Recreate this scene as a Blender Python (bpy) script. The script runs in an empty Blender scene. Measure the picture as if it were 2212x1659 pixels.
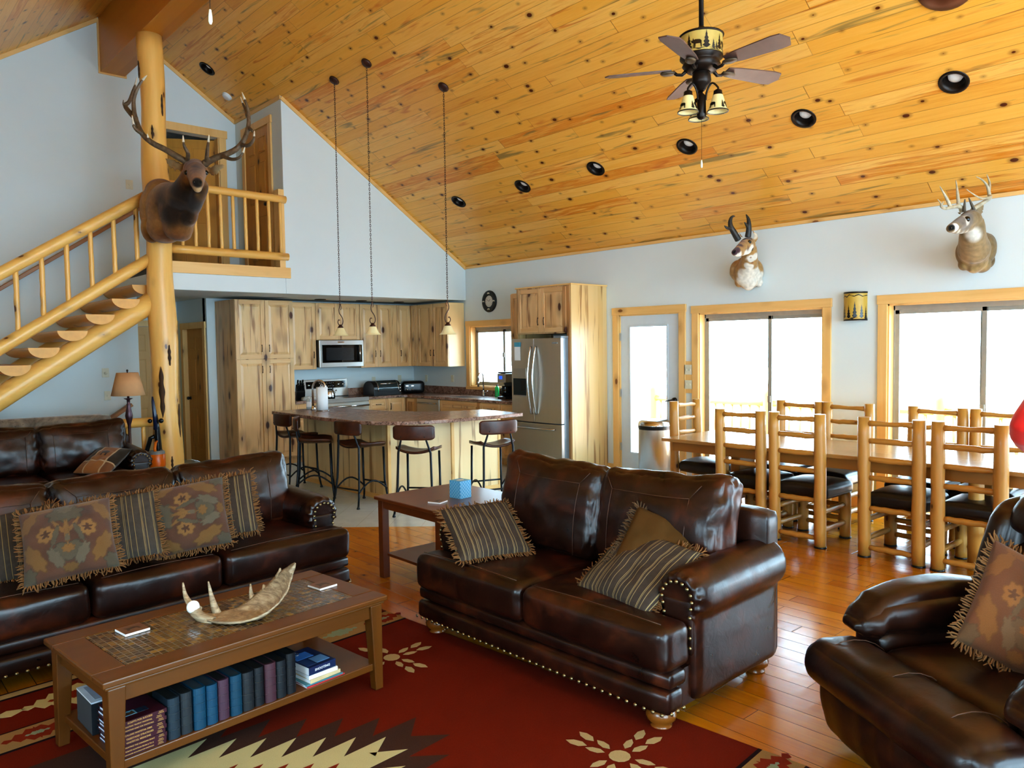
import bpy, bmesh, math, random
import numpy as np
from mathutils import Vector, Matrix, noise as mnoise

PI = math.pi
random.seed(7)
C = bpy.context.scene.collection
scn = bpy.context.scene

# ---------------------------------------------------------------- camera
YAW, PITCH, ROLL, FPX = math.radians(42.001), math.radians(-2.8184), math.radians(-0.8212), 1660.44
CX, CY, EYE = 1106.0, 829.5, 1.68
_f = np.array([math.sin(YAW)*math.cos(PITCH), math.cos(YAW)*math.cos(PITCH), math.sin(PITCH)])
_r = np.array([math.cos(YAW), -math.sin(YAW), 0.0])
_u = np.cross(_r, _f)
CR = math.cos(ROLL)*_r + math.sin(ROLL)*_u
CU = -math.sin(ROLL)*_r + math.cos(ROLL)*_u
CF = _f
CAM = np.array([0, 0, EYE])
cam_d = bpy.data.cameras.new('camera'); cam = bpy.data.objects.new('camera', cam_d); C.objects.link(cam)
cam_d.sensor_width = 36.0; cam_d.lens = FPX/2212*36.0; cam_d.clip_start = 0.05; cam_d.clip_end = 200
m = Matrix.Identity(4)
for i in range(3):
    m[i][0] = CR[i]; m[i][1] = CU[i]; m[i][2] = -CF[i]; m[i][3] = CAM[i]
cam.matrix_world = m
scn.camera = cam

def ray(x, y): return CF + CR*(x-CX)/FPX - CU*(y-CY)/FPX
def PD(x, y, d):            # measured point: photo pixel and metres in front of the lens
    p = CAM + ray(x, y)*d
    return Vector(p)
def onz(x, y, z):
    d = ray(x, y); return Vector(CAM + d*(z-EYE)/d[2])
def image_pose(cx, cy, d, e1, e2, h, near=True):
    """orientation and width of a flat square cushion solved from its measured top and side edges"""
    r = ray(cx, cy); k = FPX/d; b1 = CR*e1[0]-CU*e1[1]; b2 = CR*e2[0]-CU*e2[1]
    A, B, Cc = r @ r, 2*(r @ b2), b2 @ b2-(h*k)**2; q = B*B-4*A*Cc
    rt = math.sqrt(q) if q > 0 else 0.0
    z2 = (-B-rt)/(2*A) if near else (-B+rt)/(2*A)
    v2 = b2+r*z2; z1 = -(b1 @ v2)/(r @ v2) if abs(r @ v2) > 12 else 0.0
    v1 = b1+r*z1; w_ = float(np.linalg.norm(v1))/k
    x = Vector(v1).normalized(); y = -Vector(v2); y = (y-x*y.dot(x)).normalized(); z = x.cross(y)
    m_ = Matrix((x, y, z)).transposed().to_4x4(); m_.translation = PD(cx, cy, d)
    return m_, max(.36, min(.54, w_))
def depth(p): return float((np.array(p)-CAM) @ CF)

# ---------------------------------------------------------------- objects
def link(o, parent=None):
    C.objects.link(o)
    if parent is not None: o.parent = parent
    return o
def tag(o, label=None, cat=None, group=None, kind=None):
    if label: o['label'] = label
    if cat: o['category'] = cat
    if group: o['group'] = group
    if kind: o['kind'] = kind
    return o
def thing(name, label, cat, loc=(0, 0, 0), rz=0.0, group=None):
    o = bpy.data.objects.new(name, None); link(o)
    o.empty_display_size = 0.1
    o.location = loc; o.rotation_euler = (0, 0, rz)
    return tag(o, label, cat, group)
def kids(o): return [c for c in C.objects if c.parent == o]
def dup(root, loc=None, rz=None, label=None, group=None):
    def cp(o, par):
        c = o.copy(); C.objects.link(c)
        if par is not None: c.parent = par
        for k in kids(o): cp(k, c)
        return c
    r = cp(root, None)
    if loc is not None: r.location = loc
    if rz is not None: r.rotation_euler = (0, 0, rz)
    if label: r['label'] = label
    if group: r['group'] = group
    return r

def basis(d, up=(0, 0, 1)):
    d = Vector(d).normalized(); up = Vector(up)
    if abs(d.dot(up)) > 0.98: up = Vector((1, 0, 0)) if abs(d.x) < .9 else Vector((0, 1, 0))
    a = up.cross(d).normalized(); b = d.cross(a).normalized()
    return a, b, d

class MB:
    """collects shapes into ONE mesh"""
    def __init__(s): s.v = []; s.f = []; s.mi = []; s.sm = []; s.cur = 0
    def mat(s, i): s.cur = i; return s
    def add(s, vs, fs, smooth=False):
        b = len(s.v); s.v.extend([tuple(v) for v in vs])
        for f in fs:
            s.f.append([b+i for i in f]); s.mi.append(s.cur); s.sm.append(smooth)
        return s
    def box(s, x0, x1, y0, y1, z0, z1):
        if x0 > x1: x0, x1 = x1, x0
        if y0 > y1: y0, y1 = y1, y0
        if z0 > z1: z0, z1 = z1, z0
        return s.add([(x0,y0,z0),(x1,y0,z0),(x1,y1,z0),(x0,y1,z0),(x0,y0,z1),(x1,y0,z1),(x1,y1,z1),(x0,y1,z1)],
                     [(0,3,2,1),(4,5,6,7),(0,1,5,4),(1,2,6,5),(2,3,7,6),(3,0,4,7)])
    def bar(s, a, b, w, h, up=(0,0,1)):          # square bar from a to b
        a = Vector(a); b = Vector(b); x, y, d = basis(b-a, up)
        vs = []
        for p in (a, b):
            for sx, sy in ((-1,-1),(1,-1),(1,1),(-1,1)): vs.append(p + x*sx*w/2 + y*sy*h/2)
        return s.add(vs, [(0,3,2,1),(4,5,6,7),(0,1,5,4),(1,2,6,5),(2,3,7,6),(3,0,4,7)])
    def tube(s, pts, rad, n=10, caps=True, smooth=True, flat=1.0, up=(0,0,1), jit=0.0):
        pts = [Vector(p) for p in pts]
        if not hasattr(rad, '__len__'): rad = [rad]*len(pts)
        vs = []; fs = []; pa = None
        for i, p in enumerate(pts):
            d = (pts[min(i+1, len(pts)-1)] - pts[max(i-1, 0)])
            if d.length < 1e-9: d = Vector((0,0,1))
            d.normalize()
            if pa is None: a, b, _ = basis(d, up)
            else:
                a = (pa - d*pa.dot(d))
                if a.length < 1e-6: a, b, _ = basis(d, up)
                a.normalize(); b = d.cross(a)
            pa = a
            for k in range(n):
                t = 2*PI*k/n; r = rad[i]*(1+(random.uniform(-jit, jit) if jit else 0))
                vs.append(p + a*math.cos(t)*r + b*math.sin(t)*r*flat)
        for i in range(len(pts)-1):
            for k in range(n):
                fs.append((i*n+k, i*n+(k+1)%n, (i+1)*n+(k+1)%n, (i+1)*n+k))
        s.add(vs, fs, smooth)
        if caps:
            b0 = len(s.v)-len(vs)
            for ring, rev in ((0, True), (len(pts)-1, False)):
                f = [b0+ring*n+k for k in range(n)]
                s.f.append(f[::-1] if rev else f); s.mi.append(s.cur); s.sm.append(False)
        return s
    def lathe(s, prof, n=20, o=(0,0,0), axis=(0,0,1), smooth=True, a0=0.0, a1=2*PI):
        o = Vector(o); a, b, d = basis(axis)
        full = abs(a1-a0-2*PI) < 1e-6; m_ = n if full else n+1
        vs = []; fs = []
        for r, z in prof:
            for k in range(m_):
                t = a0+(a1-a0)*k/n
                vs.append(o + d*z + a*math.cos(t)*r + b*math.sin(t)*r)
        for i in range(len(prof)-1):
            for k in range(n):
                k2 = (k+1) % m_
                fs.append((i*m_+k, i*m_+k2, (i+1)*m_+k2, (i+1)*m_+k))
        return s.add(vs, fs, smooth)
    def disc(s, o, axis, r, n=20):
        o = Vector(o); a, b, d = basis(axis)
        return s.add([o+a*math.cos(2*PI*k/n)*r+b*math.sin(2*PI*k/n)*r for k in range(n)], [list(range(n))])
    def ball(s, c, r, n=12, m=8, sc=(1,1,1), smooth=True):
        vs = []; fs = []
        for i in range(m+1):
            th = PI*i/m
            for k in range(n):
                ph = 2*PI*k/n
                vs.append((c[0]+r*sc[0]*math.sin(th)*math.cos(ph), c[1]+r*sc[1]*math.sin(th)*math.sin(ph), c[2]-r*sc[2]*math.cos(th)))
        for i in range(m):
            for k in range(n): fs.append((i*n+k, i*n+(k+1)%n, (i+1)*n+(k+1)%n, (i+1)*n+k))
        return s.add(vs, fs, smooth)
    def prism(s, poly, z0, z1, M=None):         # poly in xy extruded in z, M optional 4x4
        n = len(poly)
        ar = sum(poly[i][0]*poly[(i+1)%n][1]-poly[(i+1)%n][0]*poly[i][1] for i in range(n))
        if ar < 0: poly = poly[::-1]
        vs = [Vector((x, y, z0)) for x, y in poly] + [Vector((x, y, z1)) for x, y in poly]
        if M is not None: vs = [M @ v for v in vs]
        fs = [list(range(n))[::-1], list(range(n, 2*n))] + [(i, (i+1)%n, n+(i+1)%n, n+i) for i in range(n)]
        return s.add(vs, fs)
    def poly(s, pts): return s.add(pts, [list(range(len(pts)))])
    def rbox(s, x0, x1, y0, y1, z0, z1, r=.05, cuts=8, puff=(0,0,0), wr=0.0, seed=0, fn=None):
        """rounded, puffed, wrinkled cushion block"""
        vs, fs = cushion_mesh(x1-x0, y1-y0, z1-z0, r, cuts, puff, wr, seed)
        c = Vector(((x0+x1)/2, (y0+y1)/2, (z0+z1)/2))
        vs = [c+Vector(v) for v in vs]
        if fn: vs = [Vector(fn(v)) for v in vs]
        return s.add(vs, fs, True)
    def mesh(s, name):
        me = bpy.data.meshes.new(name); me.from_pydata(s.v, [], s.f)
        me.polygons.foreach_set('material_index', s.mi)
        me.polygons.foreach_set('use_smooth', s.sm)
        me.update(); return me
    def build(s, name, mats, parent=None, loc=None, rot=None, bevel=0, seg=2, sub=0, label=None):
        me = s.mesh(name)
        for x in (mats if isinstance(mats, (list, tuple)) else [mats]): me.materials.append(x)
        o = bpy.data.objects.new(name, me); link(o, parent)
        if loc is not None: o.location = loc
        if rot is not None: o.rotation_euler = rot
        if bevel:
            b = o.modifiers.new('bevel', 'BEVEL'); b.width = bevel; b.segments = seg; b.limit_method = 'ANGLE'; b.angle_limit = math.radians(40)
            b.harden_normals = False
        if sub:
            q = o.modifiers.new('subsurf', 'SUBSURF'); q.levels = sub; q.render_levels = sub
        if label: o['label'] = label
        return o
    def fuse(s, name, mats, parent=None, voxel=.012, smooth=8, **k):
        """build, weld overlapping volumes into one continuous skin"""
        o = s.build(name, mats, parent, **k)
        r = o.modifiers.new('remesh', 'REMESH'); r.mode = 'VOXEL'; r.voxel_size = voxel; r.use_smooth_shade = True
        q = o.modifiers.new('smooth', 'SMOOTH'); q.factor = .5; q.iterations = smooth
        dg = bpy.context.evaluated_depsgraph_get()
        me = bpy.data.meshes.new_from_object(o.evaluated_get(dg))
        o.modifiers.clear(); old = o.data; o.data = me; bpy.data.meshes.remove(old)
        me.polygons.foreach_set('use_smooth', [True]*len(me.polygons))
        me.materials.clear()
        for x in (mats if isinstance(mats, (list, tuple)) else [mats]): me.materials.append(x)
        return o

_cc = {}
def cushion_mesh(L, W, H, r, cuts, puff, wr, seed):
    key = cuts
    if key not in _cc:
        bm = bmesh.new(); bmesh.ops.create_cube(bm, size=2.0)
        bmesh.ops.subdivide_edges(bm, edges=bm.edges[:], cuts=cuts, use_grid_fill=True)
        bm.verts.index_update()
        _cc[key] = ([tuple(v.co) for v in bm.verts], [[v.index for v in f.verts] for f in bm.faces]); bm.free()
    V, F = _cc[key]
    hx, hy, hz = L/2, W/2, H/2; r = min(r, hx, hy, hz)
    out = []
    for x, y, z in V:
        u, v, w = x, y, z
        # even out: spread grid nearer to edges
        def q(t): return math.sin(t*PI/2)*.45+t*.55
        p = Vector((q(x)*hx, q(y)*hy, q(z)*hz))
        inn = Vector((max(-hx+r, min(hx-r, p.x)), max(-hy+r, min(hy-r, p.y)), max(-hz+r, min(hz-r, p.z))))
        d = p-inn
        if d.length > 1e-9:
            nrm = d.normalized(); p = inn+nrm*r
        else: nrm = Vector((0,0,0))
        # puff
        px = puff[0]*(1-v*v)*(1-w*w); py = puff[1]*(1-u*u)*(1-w*w); pz = puff[2]*(1-u*u)*(1-v*v)
        p += Vector((px*(1 if u > .98 else -1 if u < -.98 else 0), py*(1 if v > .98 else -1 if v < -.98 else 0), pz*(1 if w > .98 else -1 if w < -.98 else 0)))
        if wr:
            e = max(abs(u*v), abs(v*w), abs(u*w))      # near edges and corners
            n1 = mnoise.noise(Vector((p.x*9+seed*7.1, p.y*9, p.z*9)))
            n2 = mnoise.noise(Vector((p.x*26+seed*3.3, p.y*26, p.z*26)))
            k = wr*(n1*.7 + n2*.6*e**2)
            c = p.normalized() if p.length > 1e-6 else Vector((0,0,1))
            p += c*k
        out.append(p)
    return out, F

def xf(loc=(0,0,0), rx=0, ry=0, rz=0):
    return Matrix.Translation(loc) @ Matrix.Rotation(rz, 4, 'Z') @ Matrix.Rotation(ry, 4, 'Y') @ Matrix.Rotation(rx, 4, 'X')

def text_mb(mb, body, size, M, depth=.0006, align='CENTER', bold=0.0):
    """flat lettering appended to a mesh builder"""
    cu = bpy.data.curves.new('t', 'FONT'); cu.body = body; cu.size = size; cu.align_x = align; cu.align_y = 'CENTER'
    cu.offset = bold; cu.resolution_u = 2; cu.fill_mode = 'FRONT'
    o = bpy.data.objects.new('t', cu); C.objects.link(o)
    dg = bpy.context.evaluated_depsgraph_get()
    me = bpy.data.meshes.new_from_object(o.evaluated_get(dg))
    mb.add([M @ Vector((v.co.x, v.co.y, depth)) for v in me.vertices], [list(p.vertices) for p in me.polygons])
    bpy.data.objects.remove(o); bpy.data.curves.remove(cu); bpy.data.meshes.remove(me)
    return mb
SKY, SUN, EXPO, VT, LOOK = 21.0, 110.0, -.08, "Standard", "Medium High Contrast"
# ---------------------------------------------------------------- materials
def srgb(h):
    if isinstance(h, str):
        h = h.lstrip('#'); c = [int(h[i:i+2], 16)/255 for i in (0, 2, 4)]
    else: c = [x/255 for x in h]
    return tuple(x/12.92 if x <= .04045 else ((x+.055)/1.055)**2.4 for x in c) + (1.0,)

class NT:
    def __init__(s, name):
        s.m = bpy.data.materials.new(name); s.m.use_nodes = True; s.t = s.m.node_tree; s.t.nodes.clear()
        s.out = s.n('OutputMaterial'); s.co = None
    def n(s, typ, **k):
        nd = s.t.nodes.new('ShaderNode'+typ)
        for a, v in k.items(): setattr(nd, a, v)
        return nd
    def l(s, a, b): s.t.links.new(a, b)
    def set(s, sock, v):
        if isinstance(v, (int, float)): sock.default_value = v
        elif isinstance(v, (tuple, list)): sock.default_value = v
        else: s.l(v, sock)
    def coord(s):
        if s.co is None: s.co = s.n('TexCoord').outputs['Object']
        return s.co
    def math(s, op, a, b=None, c=None, clamp=False):
        nd = s.n('Math', operation=op, use_clamp=clamp); s.set(nd.inputs[0], a)
        if b is not None: s.set(nd.inputs[1], b)
        if c is not None: s.set(nd.inputs[2], c)
        return nd.outputs[0]
    def sep(s, v=None):
        nd = s.n('SeparateXYZ'); s.l(v or s.coord(), nd.inputs[0]); return nd.outputs
    def comb(s, x=0., y=0., z=0.):
        nd = s.n('CombineXYZ')
        for i, v in enumerate((x, y, z)): s.set(nd.inputs[i], v)
        return nd.outputs[0]
    def mapping(s, scale=(1,1,1), loc=(0,0,0), rot=(0,0,0), v=None):
        nd = s.n('Mapping'); s.l(v or s.coord(), nd.inputs[0]); nd.inputs['Scale'].default_value = scale
        nd.inputs['Location'].default_value = loc; nd.inputs['Rotation'].default_value = rot
        return nd.outputs[0]
    def noise(s, v, scale=5, detail=2, rough=.5, dist=0):
        nd = s.n('TexNoise'); s.l(v, nd.inputs['Vector']); nd.inputs['Scale'].default_value = scale
        nd.inputs['Detail'].default_value = detail; nd.inputs['Roughness'].default_value = rough; nd.inputs['Distortion'].default_value = dist
        return nd.outputs[0]
    def voro(s, v, scale=5, feature='F1', rnd=1.0):
        nd = s.n('TexVoronoi', feature=feature); s.l(v, nd.inputs['Vector']); nd.inputs['Scale'].default_value = scale
        nd.inputs['Randomness'].default_value = rnd
        return nd.outputs
    def white(s, v):
        nd = s.n('TexWhiteNoise', noise_dimensions='3D'); s.l(v, nd.inputs['Vector']); return nd.outputs[0]
    def ramp(s, f, stops, interp='LINEAR'):
        nd = s.n('ValToRGB'); s.l(f, nd.inputs[0]); e = nd.color_ramp.elements; nd.color_ramp.interpolation = interp
        while len(e) < len(stops): e.new(.5)
        for i, (p, c) in enumerate(stops): e[i].position = p; e[i].color = srgb(c) if not isinstance(c, float) else (c, c, c, 1)
        return nd.outputs[0]
    def mix(s, f, a, b, mode='MIX'):
        nd = s.n('Mix', data_type='RGBA', blend_type=mode); s.set(nd.inputs[0], f)
        for k, v in ((6, a), (7, b)):
            if isinstance(v, str): v = srgb(v)
            s.set(nd.inputs[k], v)
        return nd.outputs[2]
    def smooth(s, v, a, b):
        nd = s.n('MapRange', interpolation_type='SMOOTHSTEP'); s.l(v, nd.inputs[0]); nd.inputs[1].default_value = a; nd.inputs[2].default_value = b
        return nd.outputs[0]
    def bump(s, h, strength=.2, dist=.01):
        nd = s.n('Bump'); nd.inputs['Strength'].default_value = strength; nd.inputs['Distance'].default_value = dist; s.l(h, nd.inputs['Height'])
        return nd.outputs[0]
    def pbr(s, col, rough=.5, metal=0., nrm=None, spec=None, coat=0., trans=0., emit=None, estr=0., sheen=0.):
        p = s.n('BsdfPrincipled')
        if isinstance(col, str): col = srgb(col)
        s.set(p.inputs['Base Color'], col); s.set(p.inputs['Roughness'], rough); s.set(p.inputs['Metallic'], metal)
        if nrm is not None: s.l(nrm, p.inputs['Normal'])
        if spec is not None: p.inputs['Specular IOR Level'].default_value = spec
        if coat: p.inputs['Coat Weight'].default_value = coat; p.inputs['Coat Roughness'].default_value = .12
        if trans: p.inputs['Transmission Weight'].default_value = trans
        if sheen: p.inputs['Sheen Weight'].default_value = sheen
        if emit: p.inputs['Emission Color'].default_value = srgb(emit); p.inputs['Emission Strength'].default_value = estr
        s.l(p.outputs[0], s.out.inputs[0]); return s.m

def plain(name, col, rough=.5, metal=0., var=.06, **k):
    t = NT(name); n = t.noise(t.mapping((1,1,1)), 14, 3)
    c = srgb(col); lo = tuple(x*(1-var*2.2) for x in c[:3])+(1,); hi = tuple(min(1, x*(1+var*2.2)) for x in c[:3])+(1,)
    return t.pbr(t.mix(n, lo, hi), rough, metal, **k)

def grain_vec(t, ax, stretch=.07, sc=1.0):
    s = [sc, sc, sc]; s['XYZ'.index(ax)] = sc*stretch
    return t.mapping(tuple(s))

def wood(name, stops, ax='Z', scale=14, rough=.4, knots=0., kcol='3a1c08', streak=None, coat=0., bump=.08, kscale=3.0, board=None, stretch=.06):
    """timber with grain along ax; board=(axis,width) gives glued boards of differing tone"""
    t = NT(name)
    v = grain_vec(t, ax, stretch)
    if board:
        o = t.sep(); b = t.math('FLOOR', t.math('DIVIDE', o['XYZ'.index(board[0])], board[1]))
        rnd = t.white(t.comb(b, 3.7, 1.3))
        off = t.comb(t.math('MULTIPLY', rnd, 37.), t.math('MULTIPLY', rnd, 19.), t.math('MULTIPLY', rnd, 7.))
        ad = t.n('VectorMath', operation='ADD'); t.l(v, ad.inputs[0]); t.l(off, ad.inputs[1]); v = ad.outputs[0]
    g = t.noise(v, scale, 5, .6, .6)
    big = t.noise(v, scale*.25, 2, .5, 1.2)
    f = t.math('ADD', t.math('MULTIPLY', g, .55), t.math('MULTIPLY', big, .45))
    if board: f = t.math('ADD', t.math('MULTIPLY', f, .6), t.math('MULTIPLY', rnd, .4))
    col = t.ramp(f, stops)
    if streak:
        sv = t.noise(v, scale*1.5, 3, .55, .5)
        col = t.mix(t.math('MULTIPLY', t.smooth(sv, streak[1], streak[1]+.09), .75), col, streak[0])
    if knots:
        ks = [kscale]*3; ks['XYZ'.index(ax)] = kscale*.5
        d = t.voro(t.mapping(tuple(ks)), 1.0)
        wob = t.math('ADD', d['Distance'], t.math('MULTIPLY', t.noise(t.coord(), 60, 2), .03))
        kc = t.smooth(wob, knots*1.25, knots*.8)
        halo = t.math('MULTIPLY', t.smooth(wob, knots*3.2, knots), .35)
        col = t.mix(halo, col, kcol); col = t.mix(kc, col, kcol)
    nr = t.bump(g, bump, .004) if bump else None
    return t.pbr(col, rough, 0, nr, coat=coat)

def planks(name, w, ln, stops, rough=.35, gap='2a1604', streaks=(), knots=0., kcol='4a1d05', kd=(2.2, 8.0), gapw=.02, grainmix=.4, bumps=.3, wave=0., coat=0., rvar=0.):
    """boards along local X, rows across local Y"""
    t = NT(name); o = t.sep(); x, y = o[0], o[1]
    yy = t.math('DIVIDE', y, w); row = t.math('FLOOR', yy); fy = t.math('FRACT', yy)
    roff = t.white(t.comb(row, 11.3, 2.1))
    xx = t.math('ADD', t.math('DIVIDE', x, ln), t.math('MULTIPLY', roff, 9.))
    xx = t.math('ADD', xx, t.math('MULTIPLY', t.math('SINE', t.math('MULTIPLY', xx, 2.3)), .22))
    colm = t.math('FLOOR', xx); fx = t.math('FRACT', xx)
    rid = t.white(t.comb(row, colm, 5.5)); rid2 = t.white(t.comb(row, colm, 9.1))
    gv = t.comb(t.math('ADD', t.math('MULTIPLY', x, .9), t.math('MULTIPLY', rid, 40.)), t.math('ADD', t.math('MULTIPLY', y, 16.), t.math('MULTIPLY', rid2, 30.)), 0.)
    g = t.noise(gv, 1.6, 5, .62, 1.1)
    f = t.math('ADD', t.math('MULTIPLY', rid, 1-grainmix), t.math('MULTIPLY', g, grainmix))
    col = t.ramp(f, stops)
    for sc_, amt, thr, seed in streaks:
        sv = t.comb(t.math('ADD', t.math('MULTIPLY', x, .7), t.math('MULTIPLY', rid2, 23.+seed)), t.math('ADD', t.math('MULTIPLY', y, 9.), t.math('MULTIPLY', rid, 13.+seed)), seed*1.7)
        sn = t.noise(sv, 1.3, 3, .6, .9)
        col = t.mix(t.math('MULTIPLY', t.smooth(sn, thr, thr+.14), amt), col, sc_)
    if knots:
        kv = t.comb(t.math('MULTIPLY', x, kd[0]), t.math('MULTIPLY', y, kd[1]), 0.)
        vd = t.n('TexVoronoi', voronoi_dimensions='2D'); t.l(kv, vd.inputs['Vector']); vd.inputs['Scale'].default_value = 1.0
        # true-round knots: distance measured again in metres
        dx = t.sep(vd.outputs['Position'])
        ex = t.math('SUBTRACT', t.math('DIVIDE', dx[0], kd[0]), x); ey = t.math('SUBTRACT', t.math('DIVIDE', dx[1], kd[1]), y)
        d = t.math('SQRT', t.math('ADD', t.math('MULTIPLY', ex, t.math('MULTIPLY', ex, .5)), t.math('MULTIPLY', ey, ey)))
        sz = t.math('MULTIPLY', t.math('POWER', t.sep(vd.outputs['Color'])[0], 2.2), knots)
        dd = t.math('SUBTRACT', d, sz)
        col = t.mix(t.math('MULTIPLY', t.smooth(dd, .03, 0.), .45), col, kcol); col = t.mix(t.smooth(dd, .004, -.002), col, kcol)
    ey_ = t.math('MINIMUM', fy, t.math('SUBTRACT', 1., fy)); ex_ = t.math('MULTIPLY', t.math('MINIMUM', fx, t.math('SUBTRACT', 1., fx)), ln/w)
    e = t.math('MINIMUM', ey_, ex_)
    gapf = t.smooth(e, gapw, gapw*.3)
    col = t.mix(t.math('MULTIPLY', gapf, .8), col, gap)
    h = t.math('SUBTRACT', t.math('MULTIPLY', g, .15), gapf)
    if wave:
        wv = t.noise(t.comb(t.math('MULTIPLY', x, 5.), t.math('ADD', t.math('MULTIPLY', y, 1.2), t.math('MULTIPLY', rid, 9.)), 0.), 2.2, 2)
        h = t.math('ADD', h, t.math('MULTIPLY', wv, wave))
    r = t.math('ADD', rough, t.math('MULTIPLY', t.math('SUBTRACT', g, .5), rvar)) if rvar else rough
    return t.pbr(col, r, 0, t.bump(h, bumps, .006), coat=coat)

def leather(name, dark, mid, red, rough=.33, bump=.10):
    t = NT(name); c = t.coord()
    n = t.noise(c, 4.5, 4, .6, .4); n2 = t.noise(c, 300, 2); n3 = t.noise(c, 13, 3, .6, 1.5)
    col = t.ramp(n, [(.3, dark), (.52, mid), (.75, red)])
    h = t.math('ADD', t.math('MULTIPLY', n2, .04), t.math('MULTIPLY', n3, 1.0))
    r = t.math('ADD', rough-.12, t.math('MULTIPLY', n, .2))
    return t.pbr(col, r, 0, t.bump(h, bump, .012), spec=.45)

def vcol(name, rough=.8, bump=0., bscale=120, sheen=0.):
    t = NT(name); a = t.n('VertexColor', layer_name='Col')
    n = t.noise(t.coord(), bscale, 3)
    col = t.mix(.35, a.outputs[0], t.mix(n, (.35,.35,.35,1), (1,1,1,1)), 'MULTIPLY') if bump else a.outputs[0]
    return t.pbr(col, rough, 0, t.bump(n, bump, .006) if bump else None, sheen=sheen, spec=.15)

class M: pass
M.paint = (lambda t: t.pbr(t.mix(t.noise(t.coord(), 3, 3), srgb('d3dcde'), srgb('d9e1e2')), .75, 0, t.bump(t.noise(t.coord(), 90, 4), .06, .003)))(NT('white_paint'))
M.ceil = planks('knotty_pine_boards', .137, 1.9, [(.10, 'd4882a'), (.22, 'e6a544'), (.38, 'f0b656'), (.55, 'eaa942'), (.7, 'f2bc62'), (.8, 'd98624'), (.9, 'ecb050'), (1., 'b98a48')], .28, '7a430e',
    streaks=(('857040', .8, .59, 1.), ('c05a0c', .65, .60, 5.), ('6a6248', .7, .65, 9.)), knots=.021, kcol='5a2206', kd=(1.5, 6.3), gapw=.018, bumps=.12)
M.beam = wood('stained_beam_boards', [(.3, 'b06f1c'), (.6, 'bf7f2a'), (.8, 'a06014')], 'Y', 9, .4, board=('X', .14))
M.trim = wood('pale_pine_trim', [(.25, 'deac66'), (.5, 'e6ba78'), (.8, 'd09a52')], 'Y', 10, .45, .09, '7b4a20', kscale=4.0)
M.trimz = wood('pale_pine_trim_upright', [(.25, 'deac66'), (.5, 'e6ba78'), (.8, 'd09a52')], 'Z', 10, .45, .09, '7b4a20', kscale=4.0)
M.trimx = wood('pale_pine_trim_cross', [(.25, 'deac66'), (.5, 'e6ba78'), (.8, 'd09a52')], 'X', 10, .45, .09, '7b4a20', kscale=4.0)
M.logz = wood('honey_log_upright', [(.25, 'd9a14e'), (.5, 'e6b566'), (.8, 'c98d38')], 'Z', 8, .35, .085, '5a3010', kscale=4.2)
M.logx = wood('honey_log_level', [(.25, 'd59c48'), (.5, 'e3b060'), (.8, 'c58632')], 'X', 8, .35, .085, '5a3010', kscale=4.2)
M.logy = wood('honey_log_deep', [(.25, 'c98f3e'), (.5, 'd8a253'), (.8, 'b87a2c')], 'Y', 8, .4, .085, '5a3010', kscale=4.2)
M.endg = plain('cut_log_end', 'd8a052', .5, var=.1)
M.chairz = wood('amber_log_upright', [(.25, 'ac7c36'), (.5, 'bd8c46'), (.8, '946526')], 'Z', 9, .35, .10, '4a270a', kscale=8)
M.chairx = wood('amber_log_cross', [(.25, 'a57430'), (.5, 'b68440'), (.8, '8f6022')], 'X', 9, .35, .10, '4a270a', kscale=8)
M.chairy = wood('amber_log_deep', [(.25, 'a57430'), (.5, 'b68440'), (.8, '8f6022')], 'Y', 9, .35, .10, '4a270a', kscale=8)
HK = [(.2, '9c6a3e'), (.38, 'cc9c66'), (.58, 'dcb684'), (.78, 'd0a068'), (.95, '8a5830')]
M.hick = wood('hickory_upright', HK, 'Z', 7, .36, .15, '4a2410', ('7a4522', .55), kscale=5.0, board=('X', .11), stretch=.08)
M.hicky = wood('hickory_upright_turned', HK, 'Z', 7, .36, .15, '4a2410', ('7a4522', .55), kscale=5.0, board=('Y', .11), stretch=.08)
M.hickx = wood('hickory_rail', HK, 'X', 9, .38, .04, '4b2610', ('8a5326', .66), kscale=3)
M.hickpale = wood('hickory_panel_pale', [(.2, 'dcb87e'), (.5, 'f0d4a2'), (.8, 'e6c48c'), (1., 'bc9052')], 'Z', 6, .35, 0, streak=('8a5c30', .56), board=('X', .14), stretch=.06)
M.hickpaley = wood('hickory_panel_pale_turned', [(.2, 'c89c60'), (.5, 'd8b680'), (.8, 'cca468'), (1., 'a07840')], 'Z', 6, .35, 0, streak=('8a5c30', .55), board=('Y', .10), stretch=.06)
M.door = wood('pine_door', [(.25, 'b98a4a'), (.5, 'c99a58'), (.8, 'a9773a')], 'Z', 9, .45, .11, '4b2610', kscale=5)
M.dooru = wood('pine_door_amber', [(.25, 'b57a2c'), (.5, 'c58c3a'), (.8, 'a26820')], 'Z', 9, .42, .12, '3f1d08', kscale=5)
M.floor = planks('amber_hardwood_floor', .125, .9, [(.1, 'a25e0a'), (.35, 'b26e0e'), (.6, 'c07e16'), (.85, 'a2600c'), (1., '8a4e0a')], .2, '2a1204',
    streaks=(('7a3a0c', .5, .6, 3.),), knots=.010, kcol='4a2008', kd=(1.2, 5.), gapw=.022, grainmix=.5, bumps=.35, wave=.8, rvar=.14)
M.tile = (lambda t: t.pbr(t.mix(t.noise(t.coord(), 5, 5, .65, .8), srgb('98a0a2'), srgb('b9bfc0')), .35, 0, t.bump(t.noise(t.coord(), 7, 3), .1, .006)))(NT('grey_slate_tile'))
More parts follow.
